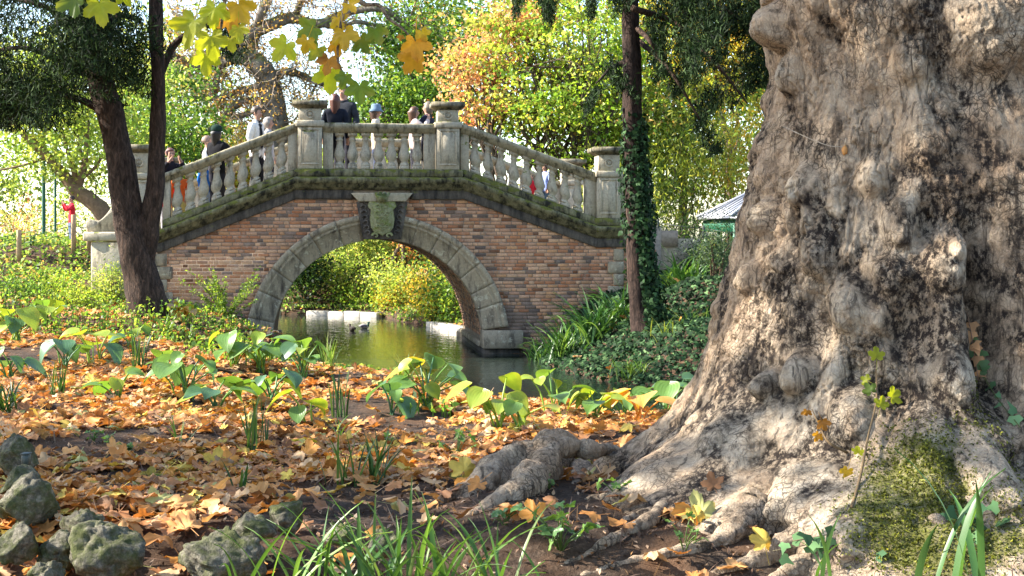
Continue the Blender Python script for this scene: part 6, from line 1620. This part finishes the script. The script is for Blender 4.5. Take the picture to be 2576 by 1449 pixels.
# ------------------------------------------------------------------ people
def person(name_label, top_w, foot, heading, top=(0.05, 0.05, 0.06), legs=(0.03, 0.03, 0.04), hair=(0.05, 0.03, 0.02), style='short', hat=None, arms='down', seed=1, shoes=(0.03, 0.03, 0.03), inner=None, skin_c=None):
    """one continuous skinned body; heading 0 looks towards the camera; top_w = height of the crown of the head"""
    H = top_w - foot[2]; s = H / 1.72
    J = {}; E = []
    def jn(n, p, r, par=None):
        J[n] = (len(J), np.array(p, float), r); 
        if par: E.append((par, n))
    jn('pelvis', (0, 0, .94), (.155, .115)); jn('waist', (0, .005, 1.10), (.14, .105), 'pelvis'); jn('chest', (0, .005, 1.28), (.165, .115), 'waist'); jn('collar', (0, .01, 1.41), (.095, .075), 'chest')
    jn('neck', (0, 0, 1.475), (.052, .052), 'collar'); jn('jaw', (0, -.015, 1.545), (.066, .074), 'neck'); jn('brow', (0, -.008, 1.625), (.076, .09), 'jaw'); jn('crown', (0, 0, 1.675), (.055, .065), 'brow')
    jn('nose', (0, -.112, 1.585), (.012, .014), 'jaw')
    for sg, sd in ((1, 'l'), (-1, 'r')):
        jn('sh' + sd, (sg * .175, .01, 1.375), (.066, .066), 'chest')
        if arms == 'up' : el, wr_, hd = (sg * .26, -.16, 1.22), (sg * .13, -.27, 1.42), (sg * .09, -.29, 1.49)
        elif arms == 'reach': el, wr_, hd = (sg * .27, -.10, 1.18), (sg * .20, -.36, 1.22), (sg * .17, -.44, 1.23)
        else: el, wr_, hd = (sg * .235, .03, 1.11), (sg * .235, -.06, .88), (sg * .23, -.09, .80)
        jn('el' + sd, el, (.052, .052), 'sh' + sd); jn('wr' + sd, wr_, (.037, .037), 'el' + sd); jn('ha' + sd, hd, (.034, .03), 'wr' + sd)
        d_ = unit(np.array(hd) - np.array(wr_)); sd_ = unit(np.cross(d_, (0, 0, 1)) + 1e-6)
        for f_ in range(4): jn('fi%d' % f_ + sd, np.array(hd) + d_ * (.075 - .008 * abs(f_ - 1.4)) + sd_ * (.016 * (f_ - 1.5)), (.009, .009), 'ha' + sd)
        jn('th' + sd, np.array(wr_) * .45 + np.array(hd) * .55 + d_ * .04 + sd_ * .042, (.010, .010), 'wr' + sd)
        jn('hi' + sd, (sg * .09, 0, .87), (.095, .10), 'pelvis'); jn('kn' + sd, (sg * .10, -.015, .50), (.064, .064), 'hi' + sd); jn('an' + sd, (sg * .10, .02, .10), (.043, .045), 'kn' + sd); jn('to' + sd, (sg * .115, -.14, .045), (.04, .035), 'an' + sd)
    names_ = list(J); pos = [J[n][1] * s for n in names_]
    me = bpy.data.meshes.new('person_base'); me.from_pydata([tuple(p) for p in pos], [(J[a_][0], J[b_][0]) for a_, b_ in E], [])
    o = bpy.data.objects.new('person_base', me); COL.objects.link(o)
    sk = o.modifiers.new('skin', 'SKIN'); sk.use_smooth_shade = True; sk.branch_smoothing = 0.4
    for i_, n in enumerate(names_):
        v = me.skin_vertices[0].data[i_]; v.radius = (J[n][2][0] * s, J[n][2][1] * s); v.use_root = (n == 'pelvis')
    o.modifiers.new('sub', 'SUBSURF').levels = 2
    bpy.context.view_layer.update()
    dg = bpy.context.evaluated_depsgraph_get()
    me2 = bpy.data.meshes.new_from_object(o.evaluated_get(dg)); bpy.data.objects.remove(o); me2.name = 'person'
    nv = len(me2.vertices); V = np.zeros(nv * 3); me2.vertices.foreach_get('co', V); V = V.reshape(-1, 3)
    segs = [(J[a_][1] * s, J[b_][1] * s, b_, a_) for a_, b_ in E]
    best = np.full(nv, 1e9); kind = np.zeros(nv, int)
    kd = lambda b_, a_: 0 if b_ in ('jaw', 'brow', 'crown', 'nose') or b_[:2] in ('ha', 'fi', 'th') else (2 if b_[:2] in ('hi', 'kn', 'an') else (3 if b_[:2] == 'to' else 1))
    for pa, pb, b_, a_ in segs:
        ab = pb - pa; tt = np.clip(((V - pa) @ ab) / (ab @ ab), 0, 1); dd = np.linalg.norm(V - pa - tt[:, None] * ab, axis=1)
        m = dd < best; best[m] = dd[m]; kind[m] = kd(b_, a_)
    kind[(kind == 1) & (V[:, 2] > 1.455 * s)] = 0
    kind[(kind == 2) & (V[:, 2] > .80 * s)] = 1
    cols = np.array([skin_c or (0.40, 0.235, 0.17), top, legs, shoes])[kind]
    if inner is not None:
        m = (kind == 1) & (np.abs(V[:, 0]) < .055 * s) & (V[:, 1] < 0) & (V[:, 2] > .9 * s); cols[m] = inner
    # padded cloth folds
    nr = np.zeros(nv * 3); me2.vertices.foreach_get('normal', nr); nr = nr.reshape(-1, 3)
    cl = (kind == 1) | (kind == 2)
    V[cl] += nr[cl] * (.012 * s + .012 * s * fbm(V[cl, 0] * 9 + seed, V[cl, 1] * 9, V[cl, 2] * 13, 2, seed))[:, None]
    me2.vertices.foreach_set('co', V.ravel())
    for at_ in list(me2.color_attributes): me2.color_attributes.remove(at_)
    at = me2.color_attributes.new('Col', 'FLOAT_COLOR', 'POINT'); rgba = np.ones((nv, 4)); rgba[:, :3] = cols; at.data.foreach_set('color', rgba.ravel())
    me2.materials.clear(); me2.materials.append(M['cloth'])
    root = link('person', me2, None, None, tuple(foot), (0, 0, heading)); tag(root, name_label, 'person')
    # hair
    hc = np.array([0, .008, 1.617]) * s; nu, nvv = 26, 18
    a_ = np.linspace(0, 2 * PI, nu, endpoint=False); b_ = np.linspace(.03, PI - .03, nvv); A, B = np.meshgrid(a_, b_)
    D_ = np.stack([np.cos(A) * np.sin(B), np.sin(A) * np.sin(B), np.cos(B)], -1).reshape(-1, 3)
    rad = np.array([.094, .112, .108]) * (1 + .07 * fbm(D_[:, 0] * 4 + seed, D_[:, 1] * 4, D_[:, 2] * 4, 3, seed))[:, None]
    face = (D_[:, 1] < -.25) & (D_[:, 2] < .42)
    Q = D_ * rad
    Q[face] *= np.array([.80, .62, .9])
    if style == 'long':
        low = (D_[:, 2] < .0) & ~face
        Q[low, 2] *= 1 + 2.6 * (-D_[low, 2]); Q[low, :2] *= 1.18; Q[low, 1] += .015
    elif style == 'bob':
        low = (D_[:, 2] < .0) & ~face; Q[low, 2] *= 1.5; Q[low, :2] *= 1.12
    else:
        low = (D_[:, 2] < -.35); Q[low] *= .75
    Q = Q * s + hc; i, k = np.meshgrid(np.arange(nu), np.arange(nvv - 1)); j = (i + 1) % nu
    q = np.stack([k * nu + i, (k + 1) * nu + i, (k + 1) * nu + j, k * nu + j], -1).reshape(-1, 4)
    g = Geo(); g.add(Q, [q, np.arange(nu)[None, :], (np.arange(nu) + (nvv - 1) * nu)[::-1][None, :]], tuple(.55 * v for v in hair)); obj('hair', g, M['hair'], root, smooth=True)
    for sg in (-1, 1):
        g = Geo(); blob(g, np.array([sg * .031, -.091, 1.607]) * s, (.012 * s, .008 * s, .008 * s), 1, 0, 1, 8, 6, (.02, .015, .012)); obj('eye', g, M['attr'], root, smooth=True)
        g = Geo(); blob(g, np.array([sg * .082, .0, 1.59]) * s, (.010 * s, .02 * s, .032 * s), 1, .05, 1, 8, 8, (0.50, 0.30, 0.22)); obj('ear', g, M['cloth'], root, smooth=True)
    g = Geo(); blob(g, np.array([0, -.093, 1.548]) * s, (.022 * s, .006 * s, .006 * s), 1, 0, 1, 8, 6, (.38, .14, .12)); obj('mouth', g, M['attr'], root, smooth=True)
    if hat:
        g = Geo(); hcol = hat[1]
        if hat[0] == 'bucket': lathe(g, [(.155 * s, 1.60 * s), (.16 * s, 1.605 * s), (.112 * s, 1.665 * s), (.105 * s, 1.74 * s), (.085 * s, 1.765 * s), (.01, 1.77 * s)], 20, hcol, (0, .008 * s, 0))
        else: lathe(g, [(.105 * s, 1.63 * s), (.116 * s, 1.64 * s), (.112 * s, 1.70 * s), (.085 * s, 1.745 * s), (.03 * s, 1.765 * s), (.005, 1.768 * s)], 20, hcol, (0, .01 * s, 0))
        obj('hat', g, M['cloth'], root, smooth=True)
    return root
def on_bridge(px, top_py, v, **kw):
    u, zt_ = PU(px, top_py, v); f = to_world(u, v, zdeck(u) - 0.02)
    kw.setdefault('heading', 0)
    hd = kw.pop('heading'); lb = kw.pop('label')
    return person(lb, zt_, tuple(f), hd, **kw)
navy = (0.012, 0.014, 0.022)
on_bridge(843, 236, 0.62, label='person in a dark jacket with long reddish brown hair, back turned at the railing', heading=PI, top=navy, hair=(0.16, 0.055, 0.035), style='long', seed=2)
on_bridge(864, 214, 1.08, label='person in a dark grey jacket facing the one with long reddish hair', heading=-.3, top=(0.03, 0.033, 0.04), hair=(0.07, 0.045, 0.03), seed=3)
on_bridge(947, 267, 1.7, label='person in a pale coat and blue bucket hat walking over the bridge', heading=PI / 2, top=(0.55, 0.48, 0.38), legs=(0.05, 0.06, 0.10), hair=(0.10, 0.05, 0.03), style='long', hat=('bucket', (0.13, 0.19, 0.27)), seed=4)
on_bridge(1043, 268, 1.15, label='person with brown hair and pale top standing close to a dark coated companion', heading=PI / 2 + .3, top=(0.50, 0.40, 0.36), hair=(0.17, 0.08, 0.045), style='long', arms='up', seed=5)
on_bridge(1076, 256, 1.35, label='person with ash blond hair in a dark coat reaching to the brown haired companion', heading=-PI / 2 - .3, top=(0.02, 0.02, 0.035), hair=(0.33, 0.26, 0.19), style='bob', arms='reach', seed=6)
on_bridge(646, 267, 1.0, label='person in an open white jacket over black walking up the bridge', heading=PI / 2 - .3, top=(0.72, 0.70, 0.66), inner=(0.015, 0.015, 0.018), legs=(0.02, 0.02, 0.025), hair=(0.13, 0.09, 0.06), seed=7)
on_bridge(676, 294, 2.1, label='person in a grey patterned jacket behind the white jacket', heading=PI / 2, top=(0.38, 0.36, 0.35), hair=(0.45, 0.40, 0.35), style='bob', seed=8)
on_bridge(546, 319, 0.62, label='person with long black hair, black coat and dark green cap at the sloping railing', heading=PI - .5, top=(0.012, 0.012, 0.014), hair=(0.014, 0.011, 0.010), style='long', hat=('beanie', (0.014, 0.035, 0.026)), arms='reach', seed=9)
on_bridge(522, 341, 1.5, label='person with fair skin and white top behind the black coated one', heading=PI / 2 + .2, top=(0.75, 0.72, 0.70), hair=(0.40, 0.27, 0.20), seed=10)
on_bridge(428, 372, 1.0, label='person in a black jacket beside the forked yew trunk on the bridge', heading=.6, top=(0.015, 0.015, 0.02), hair=(0.25, 0.10, 0.08), arms='up', seed=11)
on_bridge(452, 424, 0.75, label='child in an orange jacket behind the lower left balusters', heading=.3, top=(0.80, 0.14, 0.03), legs=(0.45, 0.40, 0.15), hair=(0.2, 0.12, 0.07), seed=12)
on_bridge(518, 404, 0.8, label='child in a blue jacket and pale jeans behind the left balusters', heading=.9, top=(0.03, 0.17, 0.55), legs=(0.42, 0.52, 0.66), hair=(0.3, 0.2, 0.12), seed=13)
on_bridge(420, 438, 0.9, label='child in a red jacket at the lower end of the bridge', heading=0, top=(0.55, 0.02, 0.04), legs=(0.3, 0.3, 0.32), hair=(0.1, 0.06, 0.04), seed=14)
on_bridge(1371, 412, 0.8, label='child in a blue and white coat behind the right balusters', heading=-.8, top=(0.28, 0.36, 0.66), legs=(0.08, 0.14, 0.22), hair=(0.15, 0.09, 0.05), style='bob', seed=15)
on_bridge(1337, 440, 0.8, label='small child in a red coat behind the right balusters', heading=.5, top=(0.65, 0.03, 0.05), legs=(0.55, 0.2, 0.2), hair=(0.15, 0.09, 0.05), style='bob', seed=16)
Yp = 26.8; pp = W(180, 600, Yp)
person('person in a red padded jacket and jeans on the path beyond the fence', CAMZ + 108 / F * Yp, (pp.x, Yp, gz(pp.x, Yp)), -1.1, top=(0.62, 0.03, 0.05), legs=(0.10, 0.14, 0.22), hair=(0.05, 0.03, 0.02), arms='up', seed=17)

# ------------------------------------------------------------------ fences, poles, pavilion
t = NT('round_timber'); n1 = t.noise(t.pos((1, 1, .15)), 30, 5, .6); M['timber'] = t.done(t.principled(t.ramp(n1, [(.3, (.30, .20, .11)), (.7, (.55, .40, .24))]), .85, t.bump(n1, .4, .01), .2))
M['green_metal'] = mat_plain('green_painted_metal', (0.012, 0.09, 0.05), .45, .5, 0, .15, 10, .03)
M['dark_metal'] = mat_plain('dark_green_wire', (0.02, 0.03, 0.024), .5, .5, 0, .15, 10, .03)
M['zinc'] = mat_plain('zinc_roof', (0.30, 0.31, 0.34), .38, .5, .35, .12, 6, .05)
def fence(name, label, posts, Y0s, top_pys, ph, prad, pmat, wmat, wires, mesh_step, diag=False):
    P = [W(px, 600, Y) for px, Y in zip(posts, Y0s)]
    root = empty(name, (P[0].x, P[0].y, gz(P[0].x, P[0].y))); tag(root, label, 'fence')
    tops = []
    for p_, ty in zip(P, top_pys):
        zt_ = CAMZ - (ty - 600) / F * p_.y; zb = min(gz(p_.x, p_.y), zt_ - .4)
        g = Geo(); tube(g, [(p_.x, p_.y, zb - .05), (p_.x, p_.y, zt_ - .01), (p_.x, p_.y, zt_)], [prad, prad, prad * .85], 12); g.xform(Matrix.Translation(-root.location)); obj('post', g, M[pmat], root, smooth=False); tops.append((np.array((p_.x, p_.y, zb)), np.array((p_.x, p_.y, zt_))))
    g = Geo()
    for (b0, t0), (b1, t1) in zip(tops[:-1], tops[1:]):
        for f_ in wires:
            a_ = b0 + (t0 - b0) * f_; c_ = b1 + (t1 - b1) * f_; tube(g, [a_, (a_ + c_) / 2 - np.array([0, 0, .01]), c_], .006, 5)
        L = np.linalg.norm(t1 - t0); n = int(L / mesh_step)
        for k in range(n + 1):
            f_ = k / max(1, n); lo = b0 + (b1 - b0) * f_; hi = t0 + (t1 - t0) * f_; dd = hi - lo
            if diag:
                for sh_ in (-1, 1):
                    f2 = np.clip(f_ + sh_ * .7 / L, 0, 1); e_ = (b0 + (b1 - b0) * f2) * .12 + (t0 + (t1 - t0) * f2) * .88 if True else hi
                    tube(g, [lo + dd * .08, e_], .0035, 3)
            else: tube(g, [lo + dd * .06, lo + dd * wires[-1]], .0028, 3)
    g.xform(Matrix.Translation(-root.location)); obj('wire_mesh', g, M[wmat], root)
    return root
fence('wire_fence', 'low fence of round timber posts and green wire mesh on the slope', [-110, 48, 185, 224], [24.6, 25.0, 25.4, 25.6], [606, 578, 540, 552], .9, .045, 'timber', 'green_metal', (.55, .72, .86), .09)
fence('mesh_fence', 'dark diamond mesh fence above the strap leaf plants', [1655, 1770, 1880, 2000], [25.4, 25.0, 24.6, 24.2], [552, 568, 584, 600], .9, .022, 'dark_metal', 'dark_metal', (.1, .92), .11, True)
for px, ty, Y, w_, lb in ((110, 330, 31.5, .045, 'thick dark green pole beyond the fence'), (139, 420, 32.5, .03, 'thin green pole beside the thicker one')):
    p_ = W(px, 600, Y); z0 = gz(p_.x, Y); zt_ = CAMZ - (ty - 600) / F * Y
    root = empty('lamp_pole', (p_.x, Y, z0)); tag(root, lb, 'pole')
    g = Geo(); lathe(g, [(w_ * 2.2, -.05), (w_ * 2.2, .12), (w_ * 1.6, .16), (w_ * 1.5, .6), (w_, .68), (w_ * .9, zt_ - z0)], 14); obj('shaft', g, M['green_metal'], root, smooth=True)
    g = Geo(); lathe(g, [(.02, 0), (.12, .05), (.16, .30), (.19, .33), (.05, .43), (.01, .47)], 12, off=(0, 0, zt_ - z0)); obj('lantern', g, M['green_metal'], root, smooth=True)
# pavilion
Yk = 29.5; pc = W(1960, 600, Yk); zk = gz(pc.x, Yk); ze = CAMZ + 52 / F * Yk - zk; za = CAMZ + 150 / F * Yk - zk; rk = 205 / F * Yk
pav = empty('pavilion', (pc.x, Yk, zk)); tag(pav, 'green park pavilion with a grey ribbed metal roof behind the plane tree', 'pavilion')
for k in range(8):
    a0, a1 = 2 * PI * k / 8, 2 * PI * (k + 1) / 8; A_ = np.array([rk * math.cos(a0), rk * math.sin(a0), ze]); B_ = np.array([rk * math.cos(a1), rk * math.sin(a1), ze]); T_ = np.array([0, 0, za])
    g = Geo(); g.add([A_, B_, T_, A_ - (0, 0, .04), B_ - (0, 0, .04), T_ - (0, 0, .04)], [np.array([[0, 1, 2], [5, 4, 3]]), np.array([[0, 3, 4, 1], [1, 4, 5, 2], [2, 5, 3, 0]])]); pan = obj('roof_panel', g, M['zinc'], pav)
    for m in range(1, 8):
        f_ = m / 8; e_ = A_ + (B_ - A_) * f_; tp = T_ * (1 - 2 * abs(f_ - .5)) + (A_ if f_ < .5 else B_) * (2 * abs(f_ - .5))
        g = Geo(); tube(g, [e_ + (0, 0, .012), tp + (0, 0, .012)], .014, 4); obj('seam', g, M['zinc'], pan)
    g = Geo(); tube(g, [A_ + (0, 0, .02), T_ + (0, 0, .02)], .035, 6); obj('ridge', g, M['zinc'], pav)
    g = Geo(); tube(g, [A_ * .9 * np.array([1, 1, 0]) + (0, 0, -.05), A_ * np.array([.9, .9, 1]) - (0, 0, .05)], .06, 8); obj('post', g, M['green_metal'], pav)
    g = Geo(); p0, p1 = A_ * np.array([.93, .93, 1]), B_ * np.array([.93, .93, 1]); g.add([p0 - (0, 0, .05), p1 - (0, 0, .05), p1 - (0, 0, .30), p0 - (0, 0, .30), p0 * .97 * np.array([1, 1, 1 / .97]) - (0, 0, .05), p1 * np.array([.97, .97, 1]) - (0, 0, .05), p1 * np.array([.97, .97, 1]) - (0, 0, .30), p0 * np.array([.97, .97, 1]) - (0, 0, .30)], [np.array([[0, 3, 2, 1], [4, 5, 6, 7], [0, 1, 5, 4], [3, 7, 6, 2]])]); obj('fascia', g, M['green_metal'], pav)
    g = Geo(); q0, q1 = A_ * np.array([.88, .88, 0]), B_ * np.array([.88, .88, 0]); mid = (q0 + q1) / 2; d_ = unit(q1 - q0); L_2 = np.linalg.norm(q1 - q0) / 2 - .05; nrm_ = unit(mid)
    V = [mid + d_ * sx * L_2 + nrm_ * sy * .02 + np.array([0, 0, z_]) for z_ in (.05, .95) for sx, sy in ((-1, -1), (1, -1), (1, 1), (-1, 1))]
    g.polys(V, [(0, 3, 2, 1), (4, 5, 6, 7), (0, 1, 5, 4), (1, 2, 6, 5), (2, 3, 7, 6), (3, 0, 4, 7)]); obj('panel', g, M['green_metal'], pav)

# stone kerbs of the far bank
M['kerb'] = mat_stone('pale_kerb', (0.50, 0.46, 0.40), (0.16, 0.14, 0.12), .1, .2)
def kerb(pts, label):
    root = empty('pond_kerb', (pts[0][0], pts[0][1], 0)); tag(root, label, 'kerb')
    for (ax, ay), (bx, by) in zip(pts[:-1], pts[1:]):
        L = math.hypot(bx - ax, by - ay); n = max(1, int(L / .55)); an = math.atan2(by - ay, bx - ax)
        for k in range(n):
            f_ = (k + .5) / n; g = Geo(); box(g, -L / n / 2 + .006, L / n / 2 - .006, -.10, .14, -.25, .12 + random.uniform(-.012, .012), ch=.015)
            o = obj('kerb_stone', g, M['kerb'], root); o.location = (ax + (bx - ax) * f_ - pts[0][0], ay + (by - ay) * f_ - pts[0][1], 0); o.rotation_euler = (0, 0, an)
kerb([(-.97, 28.0), (-.93, 29.2), (-1.78, 31.2)], 'short pale kerb along the far shore beside the brick vault')
kerb([(-3.25, 34.75), (-4.6, 35.7), (-5.2, 35.8)], 'long pale sunlit kerb of the far pond bank'); kerb([(-5.9, 35.9), (-8.2, 36.1)], 'pale kerb beyond the dark evergreen shrub')
# ducks
def duck(px, py, hd, cols, label):
    Y = CAMZ * F / (py - 600); p_ = W(px, py, Y)
    root = empty('duck', (p_.x, Y, 0), hd); root.scale = (.6, .6, .6); tag(root, label, 'duck', 'ducks on the pond')
    g = Geo(); ts = np.linspace(0, 1, 12); P = np.stack([-.20 + .38 * ts, 0 * ts, .055 + .05 * (1 - ts) ** 3 + .01 * np.sin(ts * PI)], 1)
    tube(g, P, np.array([.012, .035, .058, .075, .085, .09, .09, .085, .075, .06, .04, .015]), 14, cols[0]); obj('body', g, M['attr'], root, smooth=True)
    g = Geo(); tube(g, spline([(.12, 0, .08), (.15, 0, .14), (.155, 0, .19)], 8), np.linspace(.045, .03, 8), 10, cols[1]); blob(g, (.17, 0, .20), (.048, .036, .038), 1, .03, 1, 14, 10, cols[1]); hd_ = obj('head', g, M['attr'], root, smooth=True)
    g = Geo(); blob(g, (.228, 0, .192), (.034, .018, .009), 2, .03, 1, 10, 6, (.50, .36, .05)); obj('bill', g, M['attr'], hd_, smooth=True)
    for sg in (-1, 1):
        g = Geo(); blob(g, (-.03, sg * .068, .085), (.12, .022, .05), 3, .06, 2, 14, 8, cols[2]); obj('wing', g, M['attr'], root, smooth=True)
        g = Geo(); blob(g, (.19, sg * .03, .208), (.006, .006, .006), 1, 0, 1, 6, 5, (.01, .01, .01)); obj('eye', g, M['attr'], hd_)
duck(886, 832, 2.2, ((.06, .045, .03), (.05, .035, .025), (.05, .04, .03)), 'small brown duck swimming beyond the arch')
duck(916, 826, .3, ((.30, .29, .28), (.01, .06, .04), (.12, .10, .14)), 'grey drake with dark green head swimming beside the brown duck')

# small garden spotlight by the boulders
p_ = W(66, 1155, 5.75); root = empty('garden_spotlight', (p_.x, p_.y, gz(p_.x, p_.y))); tag(root, 'small black garden spotlight on a stake beside the dark boulder', 'lamp')
h0 = max(.05, p_.z - gz(p_.x, p_.y))
g = Geo(); box(g, -.012, .012, -.008, .008, -.06, h0 - .03); obj('stake', g, M['dark_metal'], root)
g = Geo(); box(g, -.014, .014, -.02, .02, h0 - .03, h0 + .02, ch=.003); hd_ = obj('lamp_head', g, M['dark_metal'], root)
g = Geo(); box(g, -.017, .017, -.023, .023, h0 + .02, h0 + .026, ch=.002); obj('lid', g, M['dark_metal'], root)
# things on the plane trunk
def tp(px, py, off=.012):
    ta, tz = trunk_hit(px, py); rr_ = float(trunk_r(np.array([[ta]]), np.array([[tz]]))[0, 0]) + off
    return np.array([PT[0] + rr_ * math.cos(ta), PT[1] + rr_ * math.sin(ta), tz])
M['string'] = mat_plain('pale_string', (0.36, 0.30, 0.23), .9, .1)
P = [tp(1962, 318), tp(1995, 332, .03), tp(2040, 352, .03), tp(2080, 366, .03), tp(2112, 368, .02)]
g = Geo(); tube(g, spline(P, 24), .0017, 5); tag(obj('string', g, M['string']), 'thin pale string stretched across the plane trunk bark', 'string')
c_ = tp(2111, 376, .012); g = Geo(); blob(g, c_, (.012, .010, .020), 4, .25, 3, 16, 12, (.42, .20, .06)); tube(g, [c_ + (0, 0, .02), c_ + (.005, 0, .05)], .004, 5, (.4, .3, .2)); tag(obj('seed_husk', g, M['attr'], smooth=True), 'small orange husk hanging at the end of the pale string', 'husk')
def trunk_sprout(label, stem, leaves, seed, mat='hang', col=(.16, .11, .06)):
    P = [tp(px, py, o_) for px, py, o_ in stem]; root = empty('tree_sprout', tuple(P[0])); tag(root, label, 'sprout')
    g = Geo(); tube(g, spline(np.array(P), 20) - P[0], np.linspace(.006, .0025, 20), 6, col); obj('stem', g, M['wood'], root, smooth=True)
    for k, (px, py, s_px, cn, rd) in enumerate(leaves):
        V, Fc, edge = leaf_template(200 + seed * 20 + k, .35); pt = tp(px, py, .06); s_ = s_px / F * pt[1]; rr_ = random.Random(seed * 9 + k)
        Rm = Matrix.Rotation(math.radians(rd), 4, 'Y') @ Matrix.Rotation(math.radians(70 + rr_.uniform(-30, 30)), 4, 'X')
        V = ((V - np.array([0, .34, 0])) * s_) @ np.array(Rm)[:3, :3].T + pt - P[0]
        g = Geo(); g.add(V, [Fc], np.array(hang_cols[cn]) * rr_.uniform(.85, 1.1)); obj('leaf', g, M[mat], root)
trunk_sprout('thin plane sprout with lime leaves rising up the trunk foot', [(2160, 1255, .01), (2172, 1190, .06), (2190, 1090, .07), (2205, 1010, .07), (2203, 930, .06)], [(2204, 900, 52, 'lime', 0), (2190, 985, 46, 'green', 330), (2240, 1000, 58, 'lime', 60), (2215, 1020, 48, 'lime', 20), (2180, 960, 36, 'lime', 300), (2160, 1140, 40, 'lime', 10), (2135, 1180, 46, 'yellow', 200)], 1)
trunk_sprout('thin sprout with three brown and olive leaves on the trunk foot', [(2120, 1145, .01), (2085, 1110, .05), (2060, 1060, .06), (2045, 1030, .05)], [(2035, 1028, 34, 'brown', 190), (2075, 1058, 42, 'brown', 160), (2062, 1092, 34, 'orange', 210)], 2)
iv = empty('ivy_strand', tuple(tp(2560, 1060))); tag(iv, 'trailing strand of small green ivy leaves in the trunk crease', 'ivy'); o0 = np.array(iv.location)
ctl = [(2500, 850), (2505, 900), (2525, 960), (2545, 1010), (2565, 1075)]
P = spline(np.array([tp(a_, b_, .03) for a_, b_ in ctl]), 26); g = Geo(); tube(g, P - o0, .002, 4, (.12, .14, .05)); obj('stem', g, M['wood'], iv)
r = np.random.default_rng(4)
for k in range(2, 26, 2):
    g = Geo(); ivy_leaf_cloud(g, (P[k] - o0 + r.normal(size=3) * .012)[None, :], np.array([[-.3, -1, .2]]), .055, [(0.10, 0.19, 0.09, 1), (0.15, 0.25, 0.12, 1)], r); obj('leaf', g, M['ivy'], iv)
br = empty('dry_leaf_strand', tuple(tp(2480, 960))); tag(br, 'dangling strand of small dry orange leaves on the trunk crease', 'leaf strand'); o0 = np.array(br.location)
P = spline(np.array([tp(2478, b_, .05) for b_ in (790, 850, 900, 960)]), 16); g = Geo(); tube(g, P - o0, .002, 4, (.2, .12, .08)); obj('stem', g, M['wood'], br)
for k in range(3, 16, 2):
    g = Geo(); ivy_leaf_cloud(g, (P[k] - o0 + r.normal(size=3) * .01)[None, :], np.array([[-.2, -1, .2]]), .05, [(0.50, 0.26, 0.12, 1)], r); obj('leaf', g, M['litter'], br)
# ivy and leaves along the foot of the plane
for k, (px, py, n_) in enumerate(((2010, 1375, 7), (2150, 1385, 9), (2280, 1370, 7), (2420, 1330, 8), (2060, 1350, 6), (2350, 1420, 8), (2500, 1290, 6))):
    x_, y_, z_ = ground_pt(px, max(py, 1300)); c_ = W(px, py, min(5.0, y_)); root = empty('ivy_sprig', (c_.x, c_.y, c_.z)); tag(root, ['ivy sprig before the pale knob of the plane foot', 'ivy sprig on the pale roots', 'ivy sprig at the edge of the moss', 'ivy sprig on the bright moss', 'dark ivy sprig beside the pale knob', 'ivy sprig among dry leaves below the moss', 'ivy sprig high on the mossy foot'][k], 'ivy')
    for m in range(n_):
        g = Geo(); ivy_leaf_cloud(g, np.array([[r.normal() * .07, r.normal() * .03, r.normal() * .025]]), np.array([[-.2, -.8, .6]]), .062, [(0.05, 0.11, 0.05, 2), (0.10, 0.19, 0.08, 1)], r); obj('leaf', g, M['ivy'], root)
    g = Geo(); tube(g, [(-.09, .02, -.02), (0, 0, 0), (.09, .01, .02)], .002, 4, (.12, .1, .06)); obj('stem', g, M['wood'], root)
# fallen twig on the soil
P = []
for px, py in ((730, 1165), (790, 1192), (880, 1195), (960, 1188), (1040, 1182)):
    x_, y_, z_ = ground_pt(px, py); P.append((x_, y_, z_ + .02))
g = Geo(); tube(g, spline(np.array(P), 20), np.linspace(.006, .003, 20), 6, (.20, .14, .10)); tag(obj('twig', g, M['wood'], smooth=True), 'long thin fallen twig lying across the bare soil', 'twig')
